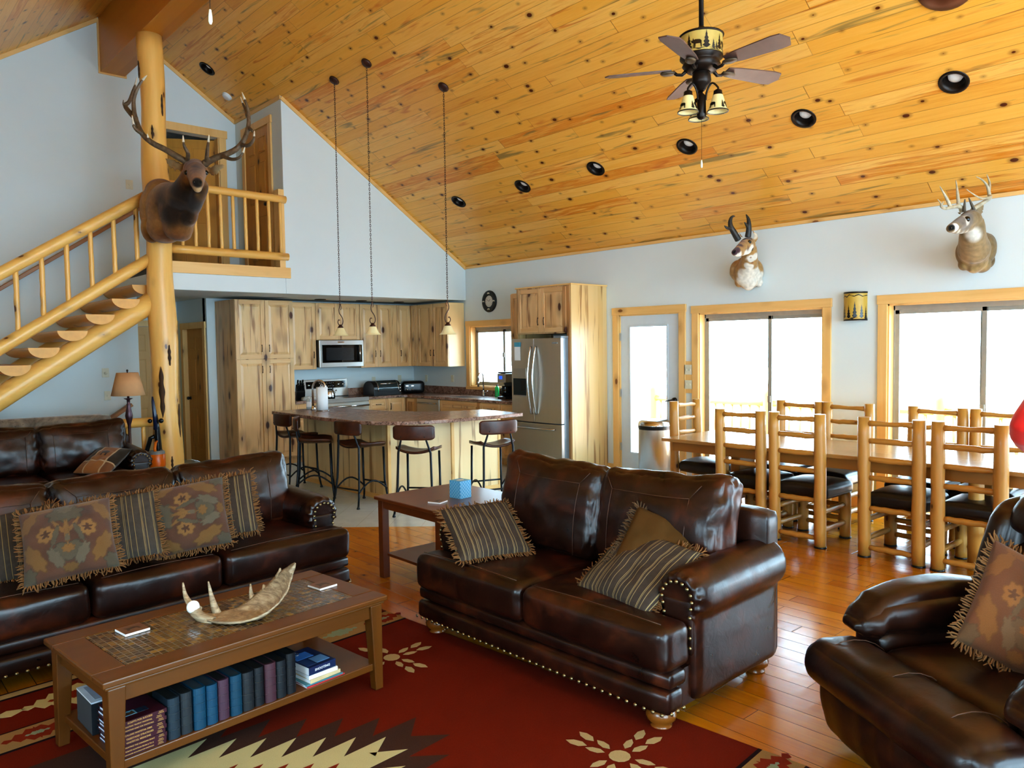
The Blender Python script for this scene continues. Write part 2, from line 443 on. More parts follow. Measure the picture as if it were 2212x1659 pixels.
def _granite():
    t = NT('brown_granite'); c = t.coord()
    n = t.noise(c, 9, 6, .7, 2.2); v = t.voro(t.mapping((1,1,1)), 7, 'DISTANCE_TO_EDGE')['Distance']
    v2 = t.noise(c, 3.2, 5, .6, 3.0)
    col = t.ramp(n, [(.25, '5c4034'), (.45, '8f6d5c'), (.6, 'a8897a'), (.8, 'c0a696')])
    vein = t.smooth(t.math('ABSOLUTE', t.math('SUBTRACT', v2, .5)), .02, .004)
    col = t.mix(t.math('MULTIPLY', vein, .85), col, '2f2019'); col = t.mix(t.math('MULTIPLY', t.smooth(v, .03, .0), .35), col, '3a2a22')
    return t.pbr(col, .24)
M.granite = _granite()
M.leather = leather('dark_brown_leather', '170a06', '27110a', '52240f')
M.leather2 = leather('espresso_leather', '170b08', '23110b', '3a1c10', .36)
M.stitch = plain('tan_stitching', '4a2e1e', .6)
M.saddle = leather('saddle_leather', '2a1108', '43200f', '5e3018', .34, .1)
M.seatpad = leather('black_seat_vinyl', '1b1715', '221c19', '2c2420', .38, .06)
M.iron = plain('black_iron', '23262b', .45, .6)
M.brass = plain('antique_brass', '8a7a58', .3, .9)
M.bronze = plain('oil_rubbed_bronze', '2a211c', .4, .7)
M.rust = plain('rust_brown_iron', '4a2c22', .5, .5)
def _steel(name, ax, col='a9a59d', rough=.3):
    t = NT(name); v = grain_vec(t, ax, .02); n = t.noise(v, 90, 2)
    return t.pbr(t.mix(n, srgb(col), tuple(min(1, q*1.12) for q in srgb(col)[:3])+(1,)), t.math('ADD', rough-.06, t.math('MULTIPLY', n, .12)), .92)
M.steel = _steel('brushed_steel', 'Z', 'bcb5aa', .36); M.steelh = _steel('brushed_steel_cross', 'Y', 'b4b2ae'); M.chrome = plain('bright_steel', 'c8c8c8', .16, 1.0, var=.02)
M.black = plain('black_plastic', '111214', .3); M.blackglass = plain('black_glass', '07080a', .06)
M.grey = plain('grey_plastic', '7d8388', .45); M.white = plain('white_plastic', 'e4e6e6', .45); M.ivory = plain('ivory_plate', 'd6d2bd', .5)
M.paper = plain('paper_white', 'eceff2', .8, var=.02); M.vinyl = plain('white_vinyl_frame', '98948a', .4); M.doorwhite = plain('painted_door', 'ccd6de', .5, var=.02)
M.tablewood = wood('cherry_table', [(.25, '4c2a08'), (.5, '5f360d'), (.8, '3e2105')], 'X', 8, .34)
M.tablewoodz = wood('cherry_table_leg', [(.25, '4c2a08'), (.5, '5f360d'), (.8, '3e2105')], 'Z', 8, .34)
M.endwood = wood('mahogany_table', [(.25, '54270f'), (.5, '683314'), (.8, '481f0b')], 'X', 8, .28, coat=.2)
M.dining = planks('dining_table_boards', .15, 4.0, [(.1, '9a7344'), (.5, 'ab8350'), (.9, '8c6438')], .2, '4a2c12', grainmix=.5, bumps=.1)
M.diningside = wood('dining_table_apron', [(.25, '8c5d2a'), (.5, '9d6c34'), (.8, '7c4f20')], 'Y', 8, .3)
def _glass():
    t = NT('window_glass'); tr = t.n('BsdfTransparent'); gl = t.n('BsdfGlossy'); gl.inputs['Roughness'].default_value = .02
    lw = t.n('LayerWeight'); lw.inputs[0].default_value = .25; mx = t.n('MixShader')
    n = t.noise(t.coord(), 2, 1)
    tr.inputs[0].default_value = (.97, .98, .98, 1)
    t.l(t.math('MULTIPLY', lw.outputs['Fresnel'], t.math('ADD', .55, t.math('MULTIPLY', n, .1))), mx.inputs[0]); t.l(tr.outputs[0], mx.inputs[1]); t.l(gl.outputs[0], mx.inputs[2]); t.l(mx.outputs[0], t.out.inputs[0])
    return t.m
M.glass = _glass()
M.frost = plain('cream_alabaster_glass', 'd9cda0', .4, var=.05, emit='d9cda0', estr=.12)
M.bulb = plain('frosted_bulb', 'dcdcd8', .4, emit='ffffff', estr=.15)
# ---------------------------------------------------------------- the room
XW, XL, YB, YF, YG = 7.75, -1.67, 11.18, -4.3, 9.68
SL, ZP = .675, 2.954
XR = 3.04
def zroof(x): return ZP + SL*(XW-x) if x >= XR else ZP + SL*(x-XL)
def struct(o, label=None): o['kind'] = 'structure'; return o

# floor: hardwood with grey slate in the kitchen
TP = [(3.2, 9.6), (3.2, 6.77), (4.75, 5.325), (XW, 5.325), (XW, 12.5), (3.2, 12.5)]
mb = MB()
S_ = [(XL,YF),(XW,YF),(XW,5.325),(4.75,5.325),(3.2,6.77),(3.2,12.5),(XL,12.5)]
# boards run along world Y: local frame turned so local x = world y
def fl(p): return (p[1], -p[0], 0)
mb.mat(0).poly([fl(p) for p in S_[::1]]); mb.mat(1).poly([fl(p) for p in TP[::1]])
mb.mat(2)
def _grout():
    t = NT('slate_floor_tiles'); b = t.n('TexBrick'); v = t.mapping((1,1,1), rot=(0,0,.785))
    t.l(v, b.inputs['Vector']); b.offset = .5; b.inputs['Scale'].default_value = 1; b.inputs['Brick Width'].default_value = .62; b.inputs['Row Height'].default_value = .31
    b.inputs['Mortar Size'].default_value = .004; b.inputs['Color1'].default_value = srgb('b4c2cc'); b.inputs['Color2'].default_value = srgb('c4d0d8'); b.inputs['Mortar'].default_value = srgb('8f989c')
    n = t.noise(t.coord(), 6, 5, .65, .8)
    col = t.mix(.5, b.outputs[0], t.ramp(n, [(.3, 'a8b8c2'), (.7, 'd0dbe2')]))
    return t.pbr(col, .3, 0, t.bump(t.noise(t.coord(), 8, 3), .12, .006))
M.tile = _grout()
fo = struct(mb.build('floor', [M.floor, M.tile], None, rot=(0, 0, PI/2)))
for p in fo.data.polygons:
    pass
fo.data.flip_normals() if fo.data.polygons[0].normal.z < 0 else None

# ceiling slopes with round openings for the recessed lamps
CANS = [(6.665, y) for y in (8.45, 7.15, 5.925, 4.685, 3.435, 2.205, .95)] + [(4.04, 10.51)]
def slope(name, right):
    c = 1/math.sqrt(1+SL*SL); s = SL*c; L = (XW-XR)/c
    mb = MB().box(YF, YB, 0, L, 0, .2) if right else MB().box(-YB, -YF, 0, L, 0, .2)
    o = mb.build(name, M.ceil)
    if right: mtx = Matrix(((0,-c,s,XW),(1,0,0,0),(0,s,c,ZP),(0,0,0,1)))
    else: mtx = Matrix(((0,c,-s,XL),(-1,0,0,0),(0,s,c,ZP),(0,0,0,1)))
    if right:
        cut = MB()
        for x, y in CANS:
            ly = (XW-x)/c
            cut.lathe([(.088,-.05),(.088,.15)], 28, (y, ly, 0)); b0 = len(cut.v)-56
            cut.add([], []); cut.f.append([b0+k for k in range(28)][::-1]); cut.f.append([b0+28+k for k in range(28)]); cut.mi += [0,0]; cut.sm += [False]*2
        co = cut.build('cutter', M.ceil)
        bo = o.modifiers.new('b', 'BOOLEAN'); bo.object = co; bo.operation = 'DIFFERENCE'; bo.solver = 'EXACT'
        me = bpy.data.meshes.new_from_object(o.evaluated_get(bpy.context.evaluated_depsgraph_get()))
        o.modifiers.clear(); o.data = me
        bpy.data.objects.remove(co)
        for p in me.polygons: p.material_index = 0
        while len(me.materials) > 1: me.materials.pop()
    o.matrix_world = mtx
    return struct(o), mtx
ceil_r, MR = slope('ceiling_right', True); ceil_l, MLm = slope('ceiling_left', False)
CCOS = 1/math.sqrt(1+SL*SL)
def on_slope(x, y): return MR @ Matrix.Translation((y, (XW-x)/CCOS, 0))   # local z up into the roof
# ridge beam boxed in stained boards
struct(MB().box(2.895, 3.195, YF, YB, 5.338, 6.16).build('trim_ridge_beam', M.beam, bevel=.004))

# gable wall at the back
def wallpoly(mb, x0, x1, z0, y0, y1, z1=None):
    """upright wall slab between x0..x1 from z0 to roof (or z1)"""
    if z1 is not None: top = [(x1, z1), (x0, z1)]
    else:
        top = [(x1, zroof(x1)+.06)] + ([(XR, zroof(XR)+.06)] if x0 < XR < x1 else []) + [(x0, zroof(x0)+.06)]
    Mx = Matrix(((1,0,0,0),(0,0,-1,0),(0,1,0,0),(0,0,0,1)))   # (x,z)->x,-,z : prism z -> -y
    mb.prism([(x0, z0), (x1, z0)] + top, -y1, -y0, Mx)
HX0, HX1 = 3.24, 4.17
LZ = 2.715                      # loft floor level
D1 = (3.67, 4.43)               # loft doorway
mb = MB()
wallpoly(mb, XL-.15, HX0, 0, YB, YB+.14)
wallpoly(mb, HX0, D1[0], 2.45, YB, YB+.14)
wallpoly(mb, D1[0], D1[1], 2.45, YB, YB+.14, LZ); wallpoly(mb, D1[0], D1[1], LZ+2.03, YB, YB+.14)
wallpoly(mb, HX1, D1[1], 0, YB, YB+.14, 2.46); wallpoly(mb, D1[1], XW+.15, 0, YB, YB+.14)
struct(mb.build('wall_back', M.paint))
# white wall over the kitchen with the loft opening
mb = MB(); wallpoly(mb, 3.2, 4.68, 2.423, YG, YG+.13, 2.63); wallpoly(mb, 4.68, XW, 2.423, YG, YG+.13)
struct(mb.build('wall_kitchen_header', M.paint, bevel=.008))
struct(MB().box(4.68, 4.81, YG+.12, YB, 2.6, zroof(4.81)+.05).build('wall_loft_side', M.paint))
# loft floor / kitchen ceiling
mb = MB(); mb.mat(0).box(2.95, XW, YG+.1, YB, 2.43, 2.60); mb.mat(1).box(2.95, 4.68, YG+.02, YB, 2.60, LZ)
def _carpet():
    t = NT('grey_carpet'); n = t.noise(t.coord(), 260, 2); return t.pbr(t.mix(n, srgb('3c3b39'), srgb('6d6963')), .95, 0, t.bump(n, .5, .01))
M.carpet = _carpet()
struct(mb.build('floor_loft', [M.paint, M.carpet]))
struct(MB().box(3.15, 4.745, YG-.022, YG, 2.628, 2.768).build('trim_loft_edge', M.trimx, bevel=.003))
struct(MB().box(4.60, 4.68, YG-.012, YG+.13, 2.768, 3.80).build('trim_loft_post', M.trimz, bevel=.003))
# pine edging where the white gable meets the boards
def slope_trim(name, x0, x1, y, h=.05, d=.018):
    a = Vector((x0, y-d/2, zroof(x0)-h/2)); b = Vector((x1, y-d/2, zroof(x1)-h/2))
    struct(MB().bar(a, b, d, h, up=(0,0,1)).build(name, M.trimx))
slope_trim('trim_gable_1', 4.68, XW, YG); slope_trim('trim_gable_2', XR+.16, 4.68, YB); slope_trim('trim_gable_3', XL, 2.895, YB)
struct(MB().box(4.66, 4.68, YG, YB, zroof(4.67)-.05, zroof(4.67)).build('trim_gable_4', M.trim))
struct(MB().box(2.875, 2.895, YB-.02, YB, 5.338, 6.0).box(2.875, 3.215, YB-.02, YB, 5.318, 5.338).box(3.195, 3.215, YB-.02, YB, 5.338, 6.0).build('trim_beam_end', M.trimz))
struct(MB().box(XW-.02, XW, YF, YG, ZP-.035, ZP).build('trim_plate', M.trim))

# window wall with its openings (y0,y1,z0,z1)
OP = {'k': (8.33, 9.587, 1.05, 2.0), 'd': (5.565, 6.51, 0, 2.06), 'w1': (3.772, 5.287, .02, 2.035), 'w2': (1.53, 3.122, .02, 2.035), 'w3': (-2.2, .4, .02, 2.035)}  # last opening lies out of view, added for the light it brings
def wall_with_holes(name, lo, hi, ztop, holes, mk):
    mb = MB(); cuts = sorted(holes); y = lo
    for y0, y1, z0, z1 in cuts:
        mk(mb, y, y0, 0, ztop); 
        if z0 > 0: mk(mb, y0, y1, 0, z0)
        mk(mb, y0, y1, z1, ztop); y = y1
    mk(mb, y, hi, 0, ztop)
    return struct(mb.build(name, M.paint))
wall_with_holes('wall_right', YF, YB+.14, ZP+.15, OP.values(), lambda mb, a, b, z0, z1: mb.box(XW, XW+.17, a, b, z0, z1))
WL = [(-3.2, -.8, .6, 2.2), (.6, 2.2, .9, 2.2)]
wall_with_holes('wall_left', YF, YB, ZP+.15, WL, lambda mb, a, b, z0, z1: mb.box(XL-.15, XL, a, b, z0, z1))
# front gable behind the viewer with tall glazing
mb = MB(); FW = [(-1.2, .9), (1.15, 2.95), (3.15, 4.95), (5.2, 7.3)]
xs = [XL] + [v for w in FW for v in w] + [XW]
for i in range(0, len(xs), 2): wallpoly(mb, xs[i], xs[i+1], 0, YF-.15, YF)
for a, b in FW:
    wallpoly(mb, a, b, 0, YF-.15, YF, .25); wallpoly(mb, a, b, 2.35, YF-.15, YF, 2.75)
    wallpoly(mb, a, b, min(zroof(a), zroof(b))-.35, YF-.15, YF)
struct(mb.build('wall_front', M.paint))
n_ = 5
for a, b in FW:
    for z0, z1 in ((.25, 2.35), (2.75, min(zroof(a), zroof(b))-.35)):
        if z1-z0 < .3: continue
        t = MB().box(a, b, YF-.1, YF-.06, z0, z0+.05).box(a, b, YF-.1, YF-.06, z1-.05, z1).box(a, a+.05, YF-.1, YF-.06, z0, z1).box(b-.05, b, YF-.1, YF-.06, z0, z1)
        o = struct(t.build('window_%d' % n_, M.vinyl)); n_ += 1
        MB().box(a+.05, b-.05, YF-.085, YF-.08, z0+.05, z1-.05).build('pane', M.glass, o)
for a, b, z0, z1 in WL:
    o = struct(MB().box(XL-.1, XL-.06, a, b, z0, z0+.05).box(XL-.1, XL-.06, a, b, z1-.05, z1).box(XL-.1, XL-.06, a, a+.05, z0, z1).box(XL-.1, XL-.06, b-.05, b, z0, z1).build('window_%d' % n_, M.vinyl)); n_ += 1
    MB().box(XL-.085, XL-.08, a+.05, b-.05, z0+.05, z1-.05).build('pane', M.glass, o)

def casing(y0, y1, z0, z1, w=.09, bottom=False, parent=None, extend=.0):
    mb = MB(); x0, x1 = XW-.022, XW
    mb.box(x0-.004, x1, y0-w-.008, y1+w+.008, z1, z1+w)
    mb2 = MB().box(x0, x1, y0-w, y0, z0, z1).box(x0, x1, y1, y1+w, z0, z1)
    if bottom: mb.box(x0-.01, x1, y0-w-.008, y1+w+.008, z0-.05, z0)
    mb.build('head_casing', M.trim, parent, bevel=.003); mb2.build('side_casing', M.trimz, parent, bevel=.003)
    # jamb lining
    j = MB().box(XW-.002, XW+.1, y0, y0+.014, z0, z1).box(XW-.002, XW+.1, y1-.014, y1, z0, z1).box(XW-.002, XW+.1, y0, y1, z1-.014, z1).box(XW-.002, XW+.1, y0, y1, z0, z0+.014)
    j.build('jamb', M.trimz, parent)
def slider(name, op, mull):
    y0, y1, z0, z1 = op; x = XW+.1
    o = struct(MB().box(x, x+.05, y0, y0+.03, z0, z1).box(x, x+.05, y1-.03, y1, z0, z1).box(x, x+.05, y0, y1, z0, z0+.035).box(x, x+.05, y0, y1, z1-.06, z1).build(name, M.vinyl, bevel=.004))
    def sash(a, b, dx):
        f = MB(); w = .042; xx = x+dx
        f.box(xx, xx+.022, a, a+w, z0+.03, z1-.055).box(xx, xx+.022, b-w, b, z0+.03, z1-.055).box(xx, xx+.022, a, b, z0+.03, z0+.03+w).box(xx, xx+.022, a, b, z1-.055-w, z1-.055)
        s = f.build('sash', M.vinyl, o, bevel=.003)
        MB().box(xx+.009, xx+.013, a+w, b-w, z0+.03+w, z1-.055-w).build('pane', M.glass, s)
    sash(mull-.03, y1-.028, .002); sash(y0+.028, mull+.03, .026)
    zc = (z0+z1)/2+.03
    MB().box(x-.014, x+.004, mull-.022, mull+.012, zc-.045, zc+.03).build('latch', M.vinyl, o, bevel=.004)
    casing(y0, y1, z0, z1, parent=o, bottom=z0 > .3)
    return o
slider('window_1', OP['w1'], 4.44); slider('window_2', OP['w2'], 2.325); slider('window_3', OP['k'], 8.90); slider('window_4', OP['w3'], -.9)  # last slider is unseen, put in for extra daylight
# glazed white entry door
y0, y1, z0, z1 = OP['d']
d = struct(MB().box(XW+.02, XW+.06, y0+.015, y0+.20, .02, z1-.008).box(XW+.02, XW+.06, y1-.17, y1-.015, .02, z1-.008).box(XW+.02, XW+.06, y0+.2, y1-.17, .02, .285).box(XW+.02, XW+.06, y0+.2, y1-.17, 1.905, z1-.008).build('door_1', M.doorwhite))
MB().box(XW+.01, XW+.02, y0+.18, y0+.205, .265, 1.925).box(XW+.01, XW+.02, y1-.175, y1-.15, .265, 1.925).box(XW+.01, XW+.02, y0+.2, y1-.17, .265, .29).box(XW+.01, XW+.02, y0+.2, y1-.17, 1.9, 1.925).build('glazing_bead', M.doorwhite, d, bevel=.003)
MB().box(XW+.036, XW+.042, y0+.2, y1-.17, .285, 1.905).build('pane', M.glass, d)
hb = MB().lathe([(0,-.03),(.03,-.03),(.034,-.012),(.034,0)], 16, (XW+.02, y0+.085, .99), (1,0,0))
hb.tube([(XW-.015, y0+.085, .99), (XW-.03, y0+.10, .99), (XW-.03, y0+.15, .985), (XW-.028, y0+.195, .975)], [.011,.011,.009,.007], 8)
hb.build('handle', M.black, d)
for z in (.35, 1.05, 1.78): MB().box(XW-.005, XW+.03, y1-.018, y1-.004, z-.05, z+.05).build('hinge', M.steel, d)
casing(y0, y1, 0, z1, w=.095, parent=d)
# other trims on the window wall
def bb(name, a, b): struct(MB().box(XW-.014, XW, a, b, 0, .11).build(name, M.trim, bevel=.003))
bb('baseboard_right', 3.22, 3.68); bb('baseboard_right_2', .5, 1.43); bb('baseboard_right_3', 6.61, 6.72)
struct(MB().box(2.0-3.67, 3.2, YB-.014, YB, 0, .11).build('baseboard_back', M.trimx, bevel=.003))
# board joining the door and window casings, carrying the switches
struct(MB().box(XW-.016, XW, 5.37, 5.49, 1.087, 1.469).build('trim_switch_board', M.trimz, bevel=.002))

# hallway behind the stairs
mb = MB().box(HX0-.13, HX0, YB+.14, 12.4, 0, 2.46).box(HX1, HX1+.13, 12.22, 12.4, 0, 2.46).box(HX1, HX1+.13, 11.24, 12.22, 2.06, 2.46).box(HX0-.1, HX1+.1, 12.4, 12.52, 0, 2.46)
struct(mb.build('wall_hall', M.paint)); struct(MB().box(HX0-.1, HX1+.1, YB, 12.5, 2.44, 2.5).build('ceiling_hall', M.paint))
def panel_door(name, w, h, material, panels=True, flip=1, knob=True, hinge=False):
    """six-panel door in local frame: x 0..w, face toward -y"""
    o = MB().box(0, w, 0, .036, 0, h).build(name, material)
    p = MB(); g = MB(); sw = .11; pw = (w-3*sw)/2
    for i in range(2):
        xa = sw+i*(pw+sw)
        for za, zb in ((.2, .82), (1.0, 1.56), (1.68, h-.12)):
            p.box(xa, xa+pw, -.001, .003, za, zb)
            p.prism([(xa+.02, za+.02), (xa+pw-.02, za+.02), (xa+pw-.02, zb-.02), (xa+.02, zb-.02)], 0, .009, Matrix(((1,0,0,0),(0,0,-1,0),(0,1,0,0),(0,0,0,1))))
            for a in ((xa, xa+.012, za, zb), (xa+pw-.012, xa+pw, za, zb), (xa, xa+pw, za, za+.012), (xa, xa+pw, zb-.012, zb)): g.box(a[0], a[1], -.006, .002, a[2], a[3])
    p.build('panel', material, o, bevel=.006); g.build('moulding', material, o, bevel=.003)
    if knob:
        MB().lathe([(0,-.055),(.02,-.055),(.026,-.04),(.02,-.02),(.01,-.015),(.026,-.004),(.026,0)], 14, (w-.07 if flip > 0 else .07, 0, .95), (0,1,0)).build('knob', M.black, o)
    return o
# hall end door (pale, behind the log post) and the side door
d2 = struct(panel_door('door_2', .76, 2.05, M.door, knob=False)); d2.location = (3.36, 12.36, .005)
struct(MB().box(3.27, 3.36, 12.37, 12.4, 0, 2.06).box(4.12, 4.17, 12.37, 12.4, 0, 2.06).box(3.25, 4.17, 12.365, 12.4, 2.06, 2.15).build('trim_hall_end', M.trimx, bevel=.002))
d3 = struct(panel_door('door_3', .80, 2.0, M.dooru, flip=-1)); d3.location = (HX1+.05, 12.13, .005); d3.rotation_euler = (0, 0, -PI/2)
struct(MB().box(HX1-.02, HX1+.06, 11.235, 11.33, 0, 2.01).box(HX1-.02, HX1+.06, 12.13, 12.225, 0, 2.01).box(HX1-.024, HX1+.06, 11.22, 12.24, 2.005, 2.1).build('trim_hall_side', M.trimz, bevel=.002))
# loft doors: one standing open into a dark room, one closed in the side wall
mb = MB().box(D1[0]-.6, 5.2, 13.4, 13.5, LZ, 5.2).box(D1[0]-.7, D1[0]-.6, YB+.14, 13.5, LZ, 5.2).box(5.2, 5.3, YB+.14, 13.5, LZ, 5.2)
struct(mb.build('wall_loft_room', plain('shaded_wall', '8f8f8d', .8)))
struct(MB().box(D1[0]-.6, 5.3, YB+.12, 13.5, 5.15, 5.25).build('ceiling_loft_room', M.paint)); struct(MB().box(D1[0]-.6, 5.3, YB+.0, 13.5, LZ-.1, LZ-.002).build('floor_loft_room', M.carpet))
d4 = struct(panel_door('door_4', .74, 2.01, M.dooru, flip=-1)); d4.location = (D1[1]-.01-.74*math.cos(math.radians(28)), YB+.13+.74*math.sin(math.radians(28)), LZ+.008); d4.rotation_euler = (0, 0, math.radians(-28))
for z in (.3, 1.7): MB().box(.735, .75, -.012, .0, z-.05, z+.05).build('hinge', M.black, d4)
struct(MB().box(D1[0]-.1, D1[0], YB-.02, YB+.12, LZ, LZ+2.03).box(D1[1], D1[1]+.1, YB-.02, YB, LZ, LZ+2.03).box(D1[1]-.015, D1[1], YB, YB+.13, LZ, LZ+2.03).box(D1[0]-.12, D1[1]+.12, YB-.022, YB, LZ+2.03, LZ+2.14).build('trim_loft_door', M.trimz, bevel=.003))
d5 = struct(panel_door('door_5', .76, 2.02, M.dooru, flip=1)); d5.location = (4.672, 10.83, LZ+.008); d5.rotation_euler = (0, 0, -PI/2)
struct(MB().box(4.655, 4.68, 9.975, 10.07, LZ, LZ+2.03).box(4.655, 4.68, 10.83, 10.925, LZ, LZ+2.03).box(4.652, 4.68, 9.96, 10.94, LZ+2.03, LZ+2.13).build('trim_loft_side_door', M.trimz, bevel=.003))
# electrical plates
def plate(name, label, cat, p, ax, w=.07, h=.115, kind='switch', group=None):
    """ax: outward normal x/-x/-y"""
    rz = {'-y': 0, '-x': -PI/2}[ax]
    t = thing(name, label, cat, p, rz, group)
    MB().box(-w/2, w/2, -.006, 0, -h/2, h/2).build('cover_plate', M.ivory, t, bevel=.002)
    mb = MB()
    if kind == 'outlet':
        for z in (-.026, .026): mb.box(-.016, .016, -.009, -.004, z-.014, z+.014)
    elif kind == 'double':
        for x in (-.024, .024): mb.box(x-.006, x+.006, -.014, -.004, -.012, .012)
    elif kind == 'dial': mb.lathe([(0,-.02),(.018,-.018),(.02,-.004)], 14, (0,0,-.006), (0,1,0))
    else: mb.box(-.006, .006, -.014, -.004, -.012, .012)
    mb.build({'outlet':'socket','double':'toggle','dial':'dial'}.get(kind, 'toggle'), M.ivory, t)
    return t
plate('light_switch', 'upper of two double switch plates beside the glazed door', 'light switch', (XW-.016, 5.425, 1.368), '-x', .118, .118, 'double')
plate('light_switch', 'lower of two double switch plates beside the glazed door', 'light switch', (XW-.016, 5.425, 1.19), '-x', .118, .105, 'double')
plate('thermostat', 'white thermostat with round dial on wall under the stairs', 'thermostat', (2.815, YB, 1.405), '-y', .085, .12, 'dial')
plate('wall_outlet', 'ivory switch plate left of the lamp under the stairs', 'switch plate', (2.83, YB, 1.1), '-y', .08, .12)
plate('light_switch', 'ivory switch plate on the wall at the top of the stairs', 'light switch', (3.2, YB, 3.92), '-y', .09, .125)
plate('wall_outlet', 'ivory outlet above the left end of the toaster oven', 'outlet', (6.93, YB, 1.14), '-y', kind='outlet')
plate('wall_outlet', 'ivory outlet above the right end of the toaster oven', 'outlet', (7.45, YB, 1.15), '-y', kind='outlet')
plate('wall_outlet', 'ivory outlet on the window wall over the black toaster', 'outlet', (XW, 10.8, 1.15), '-x', kind='outlet')
plate('wall_outlet', 'ivory outlet left of the kitchen window', 'outlet', (XW, 10.07, 1.16), '-x', kind='outlet')

# recessed lamps
def can(mtx, label, group, r=.085):
    t = bpy.data.objects.new('recessed_light', None); link(t); t.matrix_world = mtx; tag(t, label, 'ceiling light', group)
    MB().lathe([(r+.026,-.001),(r+.024,-.008),(r,-.006),(r-.012,.03),(r-.018,.105),(0,.105)], 28).build('trim_ring', M.bronze, t)
    MB().lathe([(0,.035),(.03,.038),(.05,.05),(.056,.07),(.05,.1)], 20).build('bulb', M.bulb, t)
    return t
for i, (x, y) in enumerate(CANS):
    if y < 1.5: lab = 'bronze recessed ceiling lamp in the sloped boards nearest the viewer'
    elif x < 5: lab = 'lone bronze recessed lamp high in the boards beside the log post'
    else: lab = ['farthest recessed lamp of the row in the sloped boards', 'second farthest recessed lamp of the sloping row', 'third farthest recessed lamp of the sloping row, above the steel fridge', 'third nearest recessed lamp of the sloping row, above the pronghorn', 'second nearest recessed lamp of the sloping row, right of the fan', 'nearest recessed lamp of the sloping row, at top right'][i]
    if y > 1.5: can(on_slope(x, y), lab, 'recessed lamps in the pine ceiling')
for i, x in enumerate((5.67, 6.38, 7.08)):
    t = bpy.data.objects.new('recessed_light', None); link(t); t.location = (x, 10.6, 2.43); tag(t, ['left', 'middle', 'right'][i]+' small dark recessed lamp of three over the kitchen cabinets', 'ceiling light', 'recessed lamps over the kitchen counter')
    MB().lathe([(.085,0),(.085,-.008),(.066,-.008),(.05,-.001),(0,-.001)], 24).build('trim_ring', M.bronze, t)
# smoke alarm and bronze dome
t = bpy.data.objects.new('smoke_detector', None); link(t); t.matrix_world = on_slope(4.39, 10.72); tag(t, 'round white smoke detector on the pine boards near the loft', 'smoke detector')
MB().lathe([(0,-.04),(.045,-.04),(.06,-.03),(.062,-.012),(.07,-.01),(.07,0)], 24).build('casing', M.white, t)
t = bpy.data.objects.new('fan_canopy', None); link(t); t.matrix_world = on_slope(5.98, 2.045); tag(t, 'dark brown round ceiling cover cut by the top edge of the picture', 'ceiling cover')
MB().lathe([(0,-.05),(.1,-.045),(.17,-.02),(.19,0)], 32).build('cover', plain('brown_bronze_cover', '5a3018', .35, .6), t)
# ---------------------------------------------------------------- rug
def _wool(name, c, v=.5):
    t = NT(name); n = t.noise(t.coord(), 420, 2); b = t.noise(t.coord(), 5, 3)
    col = t.mix(n, tuple(x*.55 for x in srgb(c)[:3])+(1,), tuple(min(1,x*1.25) for x in srgb(c)[:3])+(1,))
    col = t.mix(t.math('MULTIPLY', b, .35), col, tuple(x*.6 for x in srgb(c)[:3])+(1,))
    return t.pbr(col, 1.0, 0, t.bump(n, .6, .008), spec=.05)
RUG = [_wool('rug_'+n, c) for n, c in (('red','6e2210'),('cream','b9a275'),('dark','2a1a1c'),('brown','4a322a'),('tan','a07f52'),('rust','84301c'),('pale','c9bd8c'),('teal','8d9a80'))]
rz = math.radians(4.5)
rug = MB(); X0, X1, YH = -3.5, .43, 1.815
rug.mat(0).box(X0, X1, -YH, YH, 0, .008)
lev = [0]
def rp(c, pts, l=1): rug.mat(c).prism(pts, .0072, .0082+.0006*l)
def rect(c, x0, x1, y0, y1, l=1): rp(c, [(x0,y0),(x1,y0),(x1,y1),(x0,y1)], l)
def sgn(pts, s): return [(x, y*s) for x, y in pts]
def star(cx, cy, s, c, l, k=4):       # serrated lozenge
    pts = []
    for i in range(k+1): pts += [(cx-s*1.6+i*s*1.6/k, cy+s*.5*i/k+.0), (cx-s*1.6+(i+.35)*s*1.6/k, cy+s*.5*(i+1.0)/k)] if i < k else [(cx, cy+s*.5)]
    top = pts; right = [(2*cx-x, y) for x, y in top[::-1]][1:]; up = top+right
    low = [(x, 2*cy-y) for x, y in up[::-1]][1:-1]
    rp(c, up+low, l)
def zig(cx, cy, w, h, c, l, teeth=3):  # hooked star like the band motifs
    pts = [(cx-w, cy)]
    for i in range(teeth): 
        x = cx-w+w*(i+.6)/teeth; pts += [(x-w*.25/teeth, cy+h*(i+.9)/teeth), (x+w*.3/teeth, cy+h*(i+.35)/teeth)]
    pts += [(cx, cy+h)]
    R = [(2*cx-x, y) for x, y in pts[::-1]][1:]
    up = pts+R; low = [(x, 2*cy-y) for x, y in up[::-1]][1:-1]
    rp(c, up+low, l)
